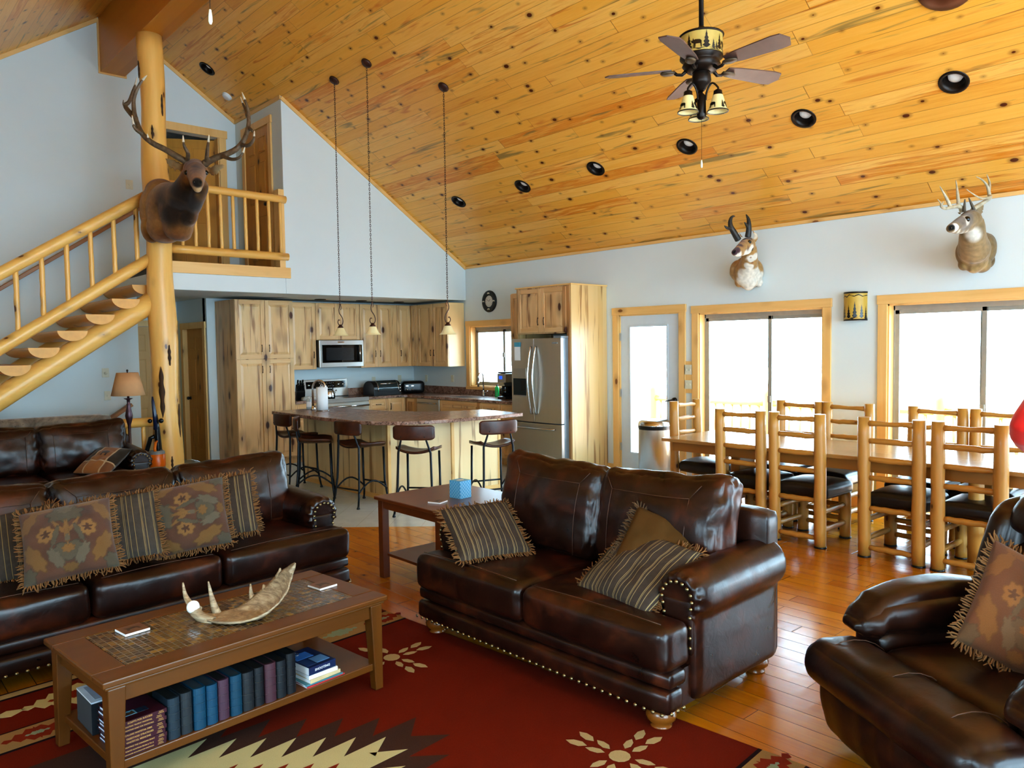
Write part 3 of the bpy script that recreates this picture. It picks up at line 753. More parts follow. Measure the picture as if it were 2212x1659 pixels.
for s in (1, -1):
    def rr(c, y0, y1, l=1): rect(c, X0, X1, min(y0*s,y1*s), max(y0*s,y1*s), l)
    rr(2, 1.15, 1.36); rr(4, 1.168, 1.348, 2); rr(2, 1.728, 1.75); rr(1, 1.748, 1.80, 2); rr(2, 1.80, 1.815)
    for k in range(6):
        cx = .33-k*.62-.02*(k%2)
        zig(cx, 1.258*s, .14, .07, 5, 3); zig(cx, 1.258*s, .05, .02, 7, 4, 2)
        zig(cx-.31, 1.258*s, .12, .05, 7, 3)
    for k in range(4):
        cx = -1.30+.92*(1-k)
        zig(cx, 1.555*s, .24, .13, 6, 2, 4); zig(cx, 1.555*s, .13, .05, 5, 3, 3)
        rp(6, [(cx-.36, 1.555*s), (cx-.29, 1.515*s), (cx-.22, 1.555*s), (cx-.29, 1.595*s)], 2)
        star(cx-.46, 1.555*s, .12, 3, 1); rp(6, [(cx-.53, 1.555*s), (cx-.46, 1.52*s), (cx-.39, 1.555*s), (cx-.46, 1.59*s)], 3)
# flowers
def leafp(cx, cy, a, r0, r1, w):
    ca, sa = math.cos(a), math.sin(a); P = []
    for u, v in ((r0, 0), (r0+.3*(r1-r0), w), (r0+.7*(r1-r0), w*.9), (r1, 0), (r0+.7*(r1-r0), -w*.9), (r0+.3*(r1-r0), -w)): P.append((cx+u*ca-v*sa, cy+u*sa+v*ca))
    rp(1, P, 1)
def flower(cx, cy):
    rp(1, [(cx+.045*math.cos(t*PI/6), cy+.045*math.sin(t*PI/6)) for t in range(12)], 1)
    for q in range(4):
        a = PI/4+q*PI/2
        a = q*PI/2; ca, sa = math.cos(a), math.sin(a)
        for sd in (1, -1):
            for u0, v0, u1, v1, w_ in ((.062, .018, .145, .040, .017), (.150, .024, .245, .046, .020)):
                x0, y0 = u0*ca-sd*v0*sa, u0*sa+sd*v0*ca; x1, y1 = u1*ca-sd*v1*sa, u1*sa+sd*v1*ca
                leafp(cx+x0, cy+y0, math.atan2(y1-y0, x1-x0), 0, math.hypot(x1-x0, y1-y0), w_)
flower(.0, .74); flower(.0, -.76); flower(-3.0, .74); flower(-3.0, -.76)
# jagged medallion, symmetric about x=-1.5
def medal(tips, notch, c, l, cx=-1.5):
    q = []
    for t_, n_ in zip(tips, notch): q += [t_, n_]
    q += tips[len(notch):]
    up = q; allp = up + [(2*cx-x, y) for x, y in up[::-1]]
    low = [(x, -y) for x, y in allp[::-1]]
    rp(c, allp+low, l)
bt = [(-.30,.02),(-.335,.112),(-.433,.235),(-.54,.352),(-.675,.478),(-.80,.59),(-.93,.70),(-1.06,.81),(-1.2,.92)]
bn = [(-.43,.012),(-.46,.0),(-.553,.111),(-.663,.234),(-.80,.362),(-.91,.47),(-1.03,.58),(-1.17,.69)]
bt = [(-.27,.055)]+bt[1:]; bn = [(-.46,.0)]+bn[2:]
def jag(t0, d, n, dep, c, l, cx=-1.5):
    """n teeth stepping by d from t0, notch depth vector dep"""
    pts = [(t0[0]-.17, 0)] if False else []
    for i in range(n):
        t_ = (t0[0]+d[0]*i, t0[1]+d[1]*i); pts += [(t_[0]+d[0]*0+dep[0]*.9, t_[1]+dep[1]*.9), t_]
    top = pts; top2 = [(2*cx-x, y) for x, y in top[::-1]]
    up = top+top2
    rp(c, up+[(x, -y) for x, y in up[::-1]], l)
jag((-.345,.115), (-.113,.1205), 8, (-.135,-.125), 3, 1)
jag((-.545,.075), (-.088,.094), 7, (-.14,-.105), 6, 2)
jag((-.80,.045), (-.07,.075), 5, (-.10,-.07), 5, 3)
jag((-1.0,.04), (-.07,.075), 3, (-.10,-.07), 7, 4)
rugo = rug.build('area_rug', RUG, None, loc=(2.29, 2.745, 0), rot=(0, 0, rz))
tag(rugo, 'red southwestern wool rug with jagged cream and brown medallion', 'rug')

# ---------------------------------------------------------------- leather sofas
_nail = []
def nails(parent, pts, r=.0095, dirn=(0,-1,0)):
    if not _nail:
        _nail.append(MB().lathe([(r, 0), (r*.8, r*.45), (r*.35, r*.68), (0, r*.72)], 8).mesh('nail')); _nail[0].materials.append(M.brass)
    q = Vector((0,0,1)).rotation_difference(Vector(dirn))
    for p in pts:
        o = bpy.data.objects.new('nail', _nail[0]); link(o, parent); o.location = p; o.rotation_euler = q.to_euler()
def bun_foot(mb, x, y, h=.10, r=.065):
    mb.lathe([(0,0),(r*.72,0),(r*.74,.012),(r*.6,.02),(r*.98,.04),(r*1.05,.06),(r*.9,.085),(r*.6,h)], 20, (x, y, 0))
M.footwood = wood('turned_foot_wood', [(.3, '6e3c10'), (.6, '7e4916'), (.9, '5a2e08')], 'X', 9, .25, coat=.2)
def sofa(label, n, sw, loc, rz, lean=.20, nm='leather_sofa', cat='sofa', backh=.98, wrs=0):
    t = thing(nm, label, cat, loc, rz)
    L = n*sw+.33; hx = L/2; D = .49; inner = n*sw/2
    # two padded front rails + side and back body
    mb = MB()
    mb.rbox(-hx, hx, -D+.015, -D+.16, .195, .275, .03, 8, (0,.006,.004), .004, 1+wrs)
    mb.rbox(-hx, hx, -D, -D+.14, .085, .20, .035, 10, (0,.012,0), .005, 2+wrs)
    mb.box(-hx+.02, hx-.02, -D+.1, D-.02, .09, .26)
    br = mb.build('base_rail', M.leather, t)
    k = int(L/.047)
    nails(br, [(-hx+.02+i*(L-.04)/k, -D-.008, .104) for i in range(k+1)])
    for s in (-1, 1): nails(br, [(s*(hx+.004), -D+.03+i*.045, .104) for i in range(3)], .0095, (s, 0, 0))
    for i in range(n):
        xa = -inner+i*sw; mb = MB(); g = .006; ww = .004
        a = xa+g if i else -hx; b = xa+sw-g if i < n-1 else hx
        h = .205; z0 = .268
        mb.rbox(xa+g if i else -inner+.0, xa+sw-g if i < n-1 else inner, -D+.02, .28, z0, z0+h, .045, 16, (0,.0,.016), ww, 10+i+wrs)
        mb.rbox(a, b, -D-.012, -D+.19, z0, z0+h-.004, .045, 16, (0,.014,.012), .008, 20+i+wrs)
        mb.fuse('seat_cushion', M.leather, t, .0105, 5)
        st = MB()
        for yy in (-D+.03,): st.tube([(a+.05+(b-a-.1)*q/8, yy-.0, z0+h+.0055+.009*math.sin(PI*q/8)) for q in range(9)], .0022, 5)
        st.build('seam', M.stitch, t)
        # back cushion: overstuffed, leaning
        mb = MB(); hb = backh-.46
        Mx = xf((xa+sw/2, .15, .455), rx=-lean)
        ex = .0 if 0 < i < n-1 or n == 1 else .0
        def shape(v, Mx=Mx, hb=hb, i=i):
            q = (v.z/hb)
            oe = (v.x/(sw/2) if i == n-1 else -v.x/(sw/2) if i == 0 else 0); v2 = Vector((v.x*(1+.03*q), v.y-.02*math.sin(q*PI)-.0, v.z+.028*max(0, oe)**2*max(0, q)))
            return Mx @ v2
        xl = -sw/2+.004-(.06 if i == 0 else 0); xr = sw/2-.004+(.06 if i == n-1 else 0)
        mb.rbox(xl, xr, -.10, .10, 0, hb, .07, 34, (.012,.035,.012), .023, 40+i*3+wrs, shape)
        mb.build('back_cushion', M.leather, t)
        st = MB(); top = hb-.115
        def bp(x, z): return shape(Vector((x, -.10-.037*(1-(2*x/sw)**2)*(1-(2*z/hb-1)**2)-.008, z)))
        st.tube([bp(-sw*.33+sw*.66*q/10, top) for q in range(11)], .002, 5)
        for s in (-1, 1): st.tube([bp(s*sw*.33, top-(top-.02)*q/8) for q in range(9)], .002, 5); st.tube([bp(s*sw*.33, top), bp(s*sw*.40, hb-.05)], .002, 5)
        st.build('seam', M.stitch, t)
    for s in (-1, 1):
        xi = inner*s; 
        mb = MB(); r = .125; xc = s*(inner+.085); zc = .545
        # slightly sloping rolled arm
        y0, y1 = -D+.20, D-.04
        prof = []
        for q in range(15):
            y = y0+(y1-y0)*q/14; e = min(1, q/1.4)
            rr = r*(.80+.20*math.sin(min(1, e)*PI/2)); 
            prof.append(((xc+s*.018*q/14, y, zc+.03*(q/14)), rr))
        mb.tube([p for p, _ in prof], [q for _, q in prof], 26, up=(0,0,1), jit=.006)
        xo = s*(hx-.0)
        mb.rbox(min(xi-s*.01, s*(hx+.01)), max(xi-s*.01, s*(hx+.01)), y0+.01, D-.03, .09, .56, .03, 10, (.006,.006,0), .004, 60+wrs)
        armb = mb
        # gathered facing with nail ring
        mb = MB(); pr = .085
        mb.lathe([(0,-.012),(pr*.8,-.010),(pr,-.002),(pr*1.02,.02)], 24, (xc-s*.004, y0+.006, zc-.01), (0,1,0))
        mb.rbox(xc-pr*.92, xc+pr*.92, y0-.004, y0+.03, .30, zc, .012, 6)
        af = mb.fuse('arm_facing', M.leather2, t, .008, 4)
        npts = []
        for q in range(11):
            a = -PI*.12+q*(PI*1.24)/10; npts.append((xc+pr*.93*math.cos(a), y0-.012, zc+pr*.93*math.sin(a)))
        for q in range(4): npts += [(xc-pr*.8, y0-.01, zc-.07-q*.045), (xc+pr*.8, y0-.01, zc-.07-q*.045)]
        nails(af, npts)
        pl = MB()
        for q in range(11):
            a = -PI*.25+q*(PI*1.5)/10
            pl.tube([(xc+.088*math.cos(a), y0-.004, zc+.088*math.sin(a)), (xc+.11*math.cos(a), y0+.004, zc+.11*math.sin(a)), (xc+.122*math.cos(a), y0+.045, zc+.122*math.sin(a))], [.004,.011,.004], 6)
        armb.v, armb.f, armb.mi, armb.sm = armb.v+pl.v, armb.f+[[i+len(armb.v) for i in f] for f in pl.f], armb.mi+pl.mi, armb.sm+pl.sm
        armb.fuse('arm', M.leather, t, .0105, 4)
    mb = MB().rbox(-hx-.0, hx+.0, D-.14, D, .09, backh-.16, .035, 10, (0,.0,.006), .003, 70)
    mb.build('back_frame', M.leather2, t)
    for x in (-hx+.09, hx-.09):
        for y in (-D+.085, D-.085):
            mb = MB(); bun_foot(mb, x, y); mb.build('bun_foot', M.footwood, t)
    return t
LOVE = sofa('brown leather loveseat with nailhead trim facing the rug, back to the dining table', 2, .725, (3.07, 2.84, 0), math.radians(-88.7), nm='leather_loveseat', cat='loveseat', backh=1.0)
SOFA = sofa('long brown leather sofa with four patterned pillows behind the coffee table', 3, .725, (1.335, 4.955, 0), math.radians(4.6), backh=.935, wrs=5)
SOFA2 = sofa('brown leather sofa against the log railing with suede throw over its back', 3, .74, (1.22, 8.68, 0), math.radians(0.5), backh=.95, wrs=9)
def suede():
    t = NT('taupe_suede'); c = t.coord(); n = t.noise(c, 8, 4, .6, 1.); k = t.noise(c, 30, 3)
    col = t.ramp(n, [(.3, '4a3d32'), (.55, '6e5f50'), (.75, '83725f')]); col = t.mix(t.smooth(k, .66, .72), col, '2c2019')
    return t.pbr(col, .9, 0, t.bump(t.noise(c, 60, 3), .25, .01), sheen=.3)
mb = MB(); mb.rbox(-1.28, 1.10, .33, .51, .62, 1.01, .05, 14, (0,.01,.012), .018, 3)
o = mb.build('throw_blanket', suede(), None, loc=(1.22, 8.68, 0), rot=(0,0,math.radians(.5))); tag(o, 'taupe suede throw draped over the back of the far sofa', 'blanket')

# ---------------------------------------------------------------- pillows
def stripes(name, base, pale, ax=0, freq=13.):
    t = NT(name); o = t.sep(); x = t.math('MULTIPLY', o[ax], freq*2.6)
    fr = t.math('FRACT', x); fl = t.math('FLOOR', x); r = t.white(t.comb(fl, 2.2, 8.8))
    d = t.math('ABSOLUTE', t.math('SUBTRACT', fr, t.math('ADD', .3, t.math('MULTIPLY', r, .4))))
    line = t.smooth(d, .06, .03)
    d2 = t.math('ABSOLUTE', t.math('SUBTRACT', fr, t.math('ADD', .72, t.math('MULTIPLY', r, .15))))
    l2 = t.math('MULTIPLY', t.smooth(d2, .045, .02), t.math('GREATER_THAN', r, .45))
    rib = t.math('MULTIPLY', t.math('SINE', t.math('MULTIPLY', o[ax], 1400.)), .5)
    b = t.mix(t.noise(t.coord(), 40, 3), srgb(base), tuple(q*1.7 for q in srgb(base)[:3])+(1,))
    col = t.mix(t.math('MAXIMUM', line, l2), b, pale)
    return t.pbr(col, .9, 0, t.bump(rib, .15, .003), spec=.12)
M.stripe = stripes('dark_ribbed_stripe', '382f29', '94805a'); M.stripe2 = stripes('slate_ribbed_stripe', '3a342f', '8a7650')
M.velvet = plain('brown_velvet', '4a3318', .9, spec=.1)
M.fringe = plain('rust_fringe', '6e4a26', .9, var=.3); M.fringe2 = plain('dark_fringe', '4e361d', .9, var=.3)
M.damask = vcol('woven_floral_damask', .85, .25, 260, .2)
def pillow_pt(u, v, w, h, th, s):
    k = (max(0, 1-u*u))**.5*(max(0, 1-v*v))**.5
    pin = 1-.07*(1-abs(u))*(abs(v)**3); pinv = 1-.07*(1-abs(v))*(abs(u)**3)
    return Vector((u*w/2*(1-.05*(1-v*v)*(abs(u)**3)), v*h/2*(1-.05*(1-u*u)*(abs(v)**3)), s*th/2*k**.75))
FL_C = [srgb(x)[:3] for x in ('553a2d', '755632', '524a3d', '6b4f31', '3a2a20')]
def floral(u, v):
    """woven leaf-and-bloom pattern, mirror symmetric in u"""
    a = abs(u); c = np.array(FL_C[0]); 
    c = c*(1+.12*math.sin(7*u+3*v)*math.sin(5*v-2*u))
    def el(cx, cy, rx, ry, rot=0.):
        dx, dy = a-cx, v-cy; x = dx*math.cos(rot)+dy*math.sin(rot); y = -dx*math.sin(rot)+dy*math.cos(rot); th = math.atan2(y/ry, x/rx)
        return math.hypot(x/rx, y/ry)/(1+.13*math.sin(7*th)), th
    gold, sage, out = np.array(FL_C[1]), np.array(FL_C[2]), np.array(FL_C[4])
    def put(d, col, w=.10):
        nonlocal c
        if d < 1: c = col*.62+c*.1 if d > 1-w else col
    # big acanthus leaves rising from the bottom corners
    for cx, cy, rx, ry, rot in ((.72,-.45,.17,.42,-.5), (.80,.55,.14,.36,.55), (.52,.86,.3,.09,.2)):
        d, th = el(cx, cy, rx, ry, rot); put(d, gold*.85)
    d, th = el(0, .60, .40, .26); put(d, sage)
    d, th = el(0, .74, .17, .13); put(d, sage*1.25)
    d, th = el(0, -.46, .42, .24); put(d, sage)
    d, th = el(.28, -.58, .12, .30, -.45); put(d, sage*1.3)
    d, th = el(0, -.40, .14, .11); put(d, gold*.95)
    d, th = el(0, .06, .07, .36); put(d, gold)
    d, th = el(.16, .22, .05, .26, -.55); put(d, gold)
    d, th = el(.44, .08, .20, .22)
    put(d, gold*1.15)
    if d < .42+.14*math.sin(5*th): c = np.array(FL_C[0])*.8
    d, th = el(.25, -.02, .06, .30, .3); put(d, sage)
    d, th = el(0, -.12, .06, .10); put(d, sage*1.2)
    d, th = el(.92, -.85, .22, .2); put(d, sage*.9)
    d, th = el(0, -.86, .16, .10); put(d, gold*.7)
    return c
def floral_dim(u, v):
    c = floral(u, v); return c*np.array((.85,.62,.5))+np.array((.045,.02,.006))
def rag_pattern(u, v):
    i = 0 if u < -.45 else 1 if u < .5 else 2; j = 0 if v < -.33 else 1
    cols = [srgb(x)[:3] for x in ('8a5f3a', '3b3028', '9c6d42', '332a22', '7a5236', '4a3a2c')]
    c = np.array(cols[(i*2+j*3+i*j) % 6])
    if min(abs(u+.45), abs(u-.5)) < .035 or abs(v+.33) < .035: c = np.array(srgb('b8a488')[:3])
    x, y = (u-.02)/.24, (v-.33)/.3       # small bear-like patch
    if (x*x/.8+y*y/.25 < 1) or ((x+.75)**2+(y-.15)**2 < .09) or (abs(abs(x)-.5) < .16 and -.9 < y < 0): c = np.array(srgb('3a2a20')[:3])
    return c
def pillow(label, w, h, th, mat, mtx, pattern=None, fringe=None, nm='throw_pillow', group=None, fl=.035, seed=1):
    n = 90 if pattern else 26
    vs = []; fs = []; cols = []; rnd = random.Random(seed)
    for s in (1, -1):
        b = len(vs); nn = n if s == 1 else 20
        for j in range(nn+1):
            for i in range(nn+1):
                u = -1+2*i/nn; v = -1+2*j/nn
                p = pillow_pt(u, v, w, h, th, s)
                p.z += .006*mnoise.noise(Vector((u*2.5+seed, v*2.5, s*3.)))*(1-u*u)*(1-v*v)*3
                vs.append(p); cols.append(pattern(u, v) if pattern else (0,0,0))
        for j in range(nn):
            for i in range(nn):
                q = [b+j*(nn+1)+i, b+j*(nn+1)+i+1, b+(j+1)*(nn+1)+i+1, b+(j+1)*(nn+1)+i]
                fs.append(q if s == 1 else q[::-1])
    o = MB().add(vs, fs, True).build(nm, mat); o.matrix_world = mtx; tag(o, label, 'pillow', group)
    if pattern:
        a = o.data.color_attributes.new('Col', 'FLOAT_COLOR', 'POINT')
        a.data.foreach_set('color', np.c_[np.array(cols), np.ones(len(cols))].astype(np.float32).ravel())
    if fringe:
        f = MB(); per = 2*(w+h); k = int(per/.0085)
        for i in range(k):
            d = (i+rnd.random()*.6)/k*4; side = int(d); e = d-side; e = -1+2*e
            u, v = ((e,-1),(1,e),(-e,1),(-1,-e))[side % 4]
            p = pillow_pt(u*.985, v*.985, w, h, th, 1); p.z = 0
            nrm = Vector(((0,-1,0),(1,0,0),(0,1,0),(-1,0,0))[side % 4])
            if abs(e) > .9: nrm = (nrm+Vector((u, v, 0))*.8).normalized()
            tang = Vector((-nrm.y, nrm.x, 0))
            l = fl*(.75+.5*rnd.random()); dz = rnd.uniform(-.016, .016)
            q = p+nrm*l*.55+tang*rnd.uniform(-.006,.006)+Vector((0,0,dz*.7)); r_ = p+nrm*l+tang*rnd.uniform(-.014,.014)+Vector((0,0,dz))
            f.tube([p-nrm*.006, q, r_], [.0035, .0045, .0022], 4, caps=False, smooth=True)
        tag(f.build('fringe', fringe, o), kind='stuff')
    return o
def lean_on(anchor, rz, tilt, roll=0.):
    """pillow standing on its bottom edge: x right, y up, z toward the front"""
    return Matrix.Translation(anchor) @ Matrix.Rotation(rz, 4, 'Z') @ Matrix.Rotation(PI/2-tilt, 4, 'X') @ Matrix.Rotation(roll, 4, 'Z')
def in_sofa(t, x, y, z): return t.matrix_basis @ Vector((x, y, z)) if False else (Matrix.Translation(t.location) @ Matrix.Rotation(t.rotation_euler.z, 4, 'Z')) @ Vector((x, y, z))
sr = SOFA.rotation_euler.z
# long sofa: striped / floral pairs
SP = SOFA
def ipillow(label, h, th, mat, pose, pattern=None, fringe=None, seed=1):
    return pillow(label, pose[1], h, th, mat, pose[0], pattern, fringe, seed=seed)
dl_ = depth(in_sofa(SP, -.60, -.20, .68)); dr_ = depth(in_sofa(SP, .14, -.20, .68))
ipillow('floral tapestry pillow with fringe, left of two on the long sofa', .45, .15, M.damask, image_pose(149, 1168, dl_, (203,-44), (18,153), .45), floral, M.fringe, seed=3)
ipillow('floral tapestry pillow with fringe, right of two on the long sofa', .44, .15, M.damask, image_pose(408, 1117, dr_, (169,-36), (19,145), .44), lambda u, v: floral(v, -u), M.fringe, seed=4)
ipillow('striped fringed pillow between the two floral pillows', .44, .12, M.stripe2, image_pose(262, 1141, dl_+.33, (165,-33), (17,140), .44), None, M.fringe, seed=5)
ipillow('striped fringed pillow right of both floral pillows on the long sofa', .42, .12, M.stripe, image_pose(474, 1096, dr_+.21, (155,-30), (15,128), .42), None, M.fringe, seed=6)
ipillow('striped fringed pillow at the left edge of the picture on the long sofa', .46, .13, M.stripe2, image_pose(30, 1176, dl_+.12, (200,-40), (18,150), .46), None, M.fringe, seed=7)
# ---------------------------------------------------------------- recliner
RZ = math.radians(-122)
t = REC = thing('leather_recliner', 'espresso leather recliner with puffy arms and a floral pillow', 'recliner', (3.228, .847, 0), RZ)
mb = MB(); mb.rbox(-.50, .50, -.36, .46, .06, .40, .06, 12, (0,.0,0), .006, 1); mb.build('base', M.leather2, t)
# footrest panel, gathered at the top
mb = MB()
def fr(v):
    q = (v.z-.2)/.17
    return Vector((v.x*(1+.02*q), v.y+.045*(1-q)*.5-.02*math.cos(q*1.5)+.008*math.sin(v.x*46+2*math.sin(v.x*9))*(.4+.6*max(0, q)), v.z))
mb.rbox(-.47, .47, -.50, -.36, .035, .335, .06, 34, (0,.03,0), .006, 2, fr); mb.build('footrest', M.leather2, t)
mb = MB()
def sc(v):
    r = math.exp(-((v.y+.43)/.13)**2)
    return Vector((v.x, v.y, v.z+.035*r-.012*math.exp(-((v.y+.29)/.03)**2)+.004*math.sin(v.x*14+v.y*8)))
mb.rbox(-.475, .475, -.585, -.30, .275, .465, .095, 26, (.02,.015,.012), .008, 3); mb.rbox(-.31, .31, -.33, .26, .28, .455, .06, 18, (0,0,.02), .008, 4)
mb.build('seat_cushion', M.leather2, t)
for x in (-.32, 0., .3): MB().tube([(x, -.43+.165*math.sin(a), .365+.118*math.cos(a)) for a in [PI*q/10-.6 for q in range(11)]], .0022, 5).build('seam', M.stitch, t)
for s in (-1, 1):
    xc = s*.425
    mb = MB().rbox(xc-.095, xc+.095, -.30, .40, .06, .49, .04, 8, (.008,0,0), .004, 5); mb.build('arm', M.leather2, t)
    mb = MB()
    def ap(v, xc=xc, s=s):
        q = (v.y+.36)/.78; e = math.sin(max(0, min(1, q))*PI)**.6
        g = .006*math.sin(v.y*70+v.x*20+3*math.sin(v.y*17))*max(0, min(1, (.60-v.z)/.08))
        return Vector((xc+(v.x-xc)*(.74+.34*e)+g*(1 if v.x > xc else -1), v.y, .50+(v.z-.50)*(.55+.62*e)-(.02 if q < .1 else 0)))
    mb.rbox(xc-.112, xc+.112, -.37, .40, .475, .625, .07, 34, (.015,.012,.03), .008, 6+s, ap); mb.build('arm_pad', M.leather2, t)
def rb(v):      # lean of the back
    return Vector((v.x, v.y+.30*(v.z-.45), v.z))
for i, (z0, z1, y0, y1, w) in enumerate(((.40, .66, .17, .42, .36), (.64, .87, .16, .42, .385), (.855, 1.06, .15, .40, .37))):
    mb = MB(); mb.rbox(-w, w, y0, y1, z0, z1, .085, 24, (.02,.05,.02), .014, 9+i, rb)
    mb.build('back_cushion', M.leather2, t)
mb = MB()
for x, w in ((-.36, .075), (.36, .075)): 
    mb.rbox(x-w, x+w, .12, .44, .55, 1.0, .07, 14, (.02,.03,.02), .012, 15, rb)
    mb.build('back_wing', M.leather2, t); mb = MB()
MB().rbox(-.40, .40, .34, .46, .3, .98, .05, 8, (0,.02,0), .004, 18, rb).build('back_shell', M.leather2, t)
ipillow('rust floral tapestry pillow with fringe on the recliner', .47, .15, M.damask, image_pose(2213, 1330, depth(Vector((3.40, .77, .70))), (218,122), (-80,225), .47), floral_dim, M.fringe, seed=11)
# loveseat pillows
d1_ = depth(in_sofa(LOVE, -.58, -.22, .60)); d2_ = depth(in_sofa(LOVE, .42, -.24, .60))
ipillow('striped fringed pillow slumped at the end table end of the loveseat', .43, .13, M.stripe, image_pose(1047, 1146, d1_, (150,-20), (51,110), .43), None, M.fringe, seed=12)
SPM = image_pose(1378, 1232, 3.56, (154,62), (-121,133), .44)
ipillow('striped fringed pillow in front of a plain brown one on the loveseat', .44, .14, M.stripe, image_pose(1378, 1232, d2_, (154,62), (-121,133), .44), None, M.fringe, seed=13)
ipillow('plain brown velvet fringed pillow behind a striped one on the loveseat', .42, .12, M.velvet, image_pose(1421, 1194, 3.815, (160,64), (-70,150), .42), None, M.fringe2, seed=14)
M.rag = vcol('lodge_patchwork', .95, .3, 200, .2)
ipillow('tan and charcoal lodge pillow with a bear patch on the far sofa', .44, .13, M.rag, image_pose(223, 996, depth(in_sofa(SOFA2, .78, -.22, .62)), (64,3.5), (-57,55), .44), rag_pattern, None, seed=15)

# ---------------------------------------------------------------- coffee table
CT = Matrix.Translation((1.338, 3.45, 0)) @ Matrix.Rotation(math.radians(5.4), 4, 'Z'); CZ = math.radians(5.4)
t = thing('coffee_table', 'cherry wood coffee table with brown mosaic tile top on the rug', 'coffee table', (1.338, 3.45, 0), CZ)
L, W, H = 1.31, .67, .47
mb = MB(); fr_ = .115
for a in ((-L/2, -W/2, L/2, -W/2+fr_), (-L/2, W/2-fr_, L/2, W/2), (-L/2, -W/2+fr_, -L/2+fr_+.01, W/2-fr_), (L/2-fr_-.01, -W/2+fr_, L/2, W/2-fr_)): mb.box(a[0], a[2], a[1], a[3], H-.026, H)
mb.build('tabletop', M.tablewood, t, bevel=.006)
MB().box(-L/2+.012, L/2-.012, -W/2+.012, W/2-.012, H-.04, H-.026).build('top_moulding', M.tablewood, t, bevel=.005)
def _mosaic():
    t = NT('amber_mosaic_tiles'); o = t.sep(); s = .026
    fx = t.math('FRACT', t.math('DIVIDE', o[0], s)); fy = t.math('FRACT', t.math('DIVIDE', o[1], s))
    ix = t.math('FLOOR', t.math('DIVIDE', o[0], s)); iy = t.math('FLOOR', t.math('DIVIDE', o[1], s))
    r = t.white(t.comb(ix, iy, 1.7)); r2 = t.white(t.comb(ix, iy, 6.1))
    col = t.ramp(r, [(.0, '2e1c10'), (.3, '4a3018'), (.55, '6a4a22'), (.75, '3c2a1e'), (.9, '8a6a2e'), (1., '5a3a1c')])
    e = t.math('MINIMUM', t.math('MINIMUM', fx, t.math('SUBTRACT', 1., fx)), t.math('MINIMUM', fy, t.math('SUBTRACT', 1., fy)))
    g = t.smooth(e, .07, .04); col = t.mix(g, col, '6f6250')
    tilt = t.math('ADD', t.math('MULTIPLY', t.math('SUBTRACT', r, .5), t.math('SUBTRACT', fx, .5)), t.math('MULTIPLY', t.math('SUBTRACT', r2, .5), t.math('SUBTRACT', fy, .5)))
    h = t.math('ADD', t.math('MULTIPLY', tilt, .5), t.math('MULTIPLY', t.smooth(e, .0, .12), 1.))
    return t.pbr(col, t.math('ADD', .12, t.math('MULTIPLY', g, .5)), 0, t.bump(h, .5, .0016))
MB().box(-L/2+fr_+.01, L/2-fr_-.01, -W/2+fr_, W/2-fr_, H-.026, H-.001).build('mosaic_inset', _mosaic(), t)
ap_ = MB(); ay, ax_ = W/2-.045, L/2-.05
for s in (-1, 1): ap_.box(-ax_, ax_, s*ay-.01, s*ay+.01, H-.105, H-.04)
for s in (-1, 1): ap_.box(s*ax_-.01, s*ax_+.01, -ay, ay, H-.105, H-.04)
ap_.build('apron', M.tablewood, t, bevel=.003)
for sx in (-1, 1):
    for sy in (-1, 1):
        m_ = MB(); b0 = Vector((sx*(ax_+.004), sy*(ay+.004), .009)); b1 = Vector((sx*(ax_-.006), sy*(ay-.006), H-.04))
        x, y = Vector((1,0,0)), Vector((0,1,0)); vs = []
        for p, w in ((b0, .044), (b1, .066)): vs += [p+x*i*w/2+y*j*w/2 for i, j in ((-1,-1),(1,-1),(1,1),(-1,1))]
        m_.add(vs, [(0,3,2,1),(4,5,6,7),(0,1,5,4),(1,2,6,5),(2,3,7,6),(3,0,4,7)])
        m_.build('leg', M.tablewoodz, t, bevel=.004)
MB().box(-ax_, ax_, -ay-.01, ay+.01, .105, .14).build('shelf', M.tablewood, t, bevel=.004)
ZS = .1405
# photo albums / bound volumes on the shelf: spines toward the viewer
cols = [('1d2a33', 'dark teal'), ('23282c', 'charcoal'), ('0a3a50', 'blue'), ('0a3c54', 'blue'), ('452c3a', 'plum'), ('0a384c', 'blue'), ('1d2125', 'black'), ('171a1e', 'black'), ('472b33', 'burgundy'), ('1b1e22', 'black'), ('14161a', 'black')]
labs = ['thick dark teal bound volume beside the maroon book stack', 'charcoal bound volume between the dark teal and first blue volumes', 'blue bound volume, first blue from the maroon stack', 'blue bound volume beside the plum one, second blue from the maroon stack', 'plum bound volume between two blue volumes on the coffee table shelf', 'blue bound volume right of the plum one, third blue from the maroon stack', 'black bound volume right of the last blue one', 'thin black bound volume beside the burgundy one', 'burgundy bound volume among black ones on the coffee table shelf', 'black bound volume right of the burgundy one', 'tall black bound volume next to the magazine pile']
wid = [.052, .050, .053, .051, .051, .053, .056, .047, .055, .050, .050]
def bk(x, y, z): return CT @ Vector((x, y, z))
x = -.405
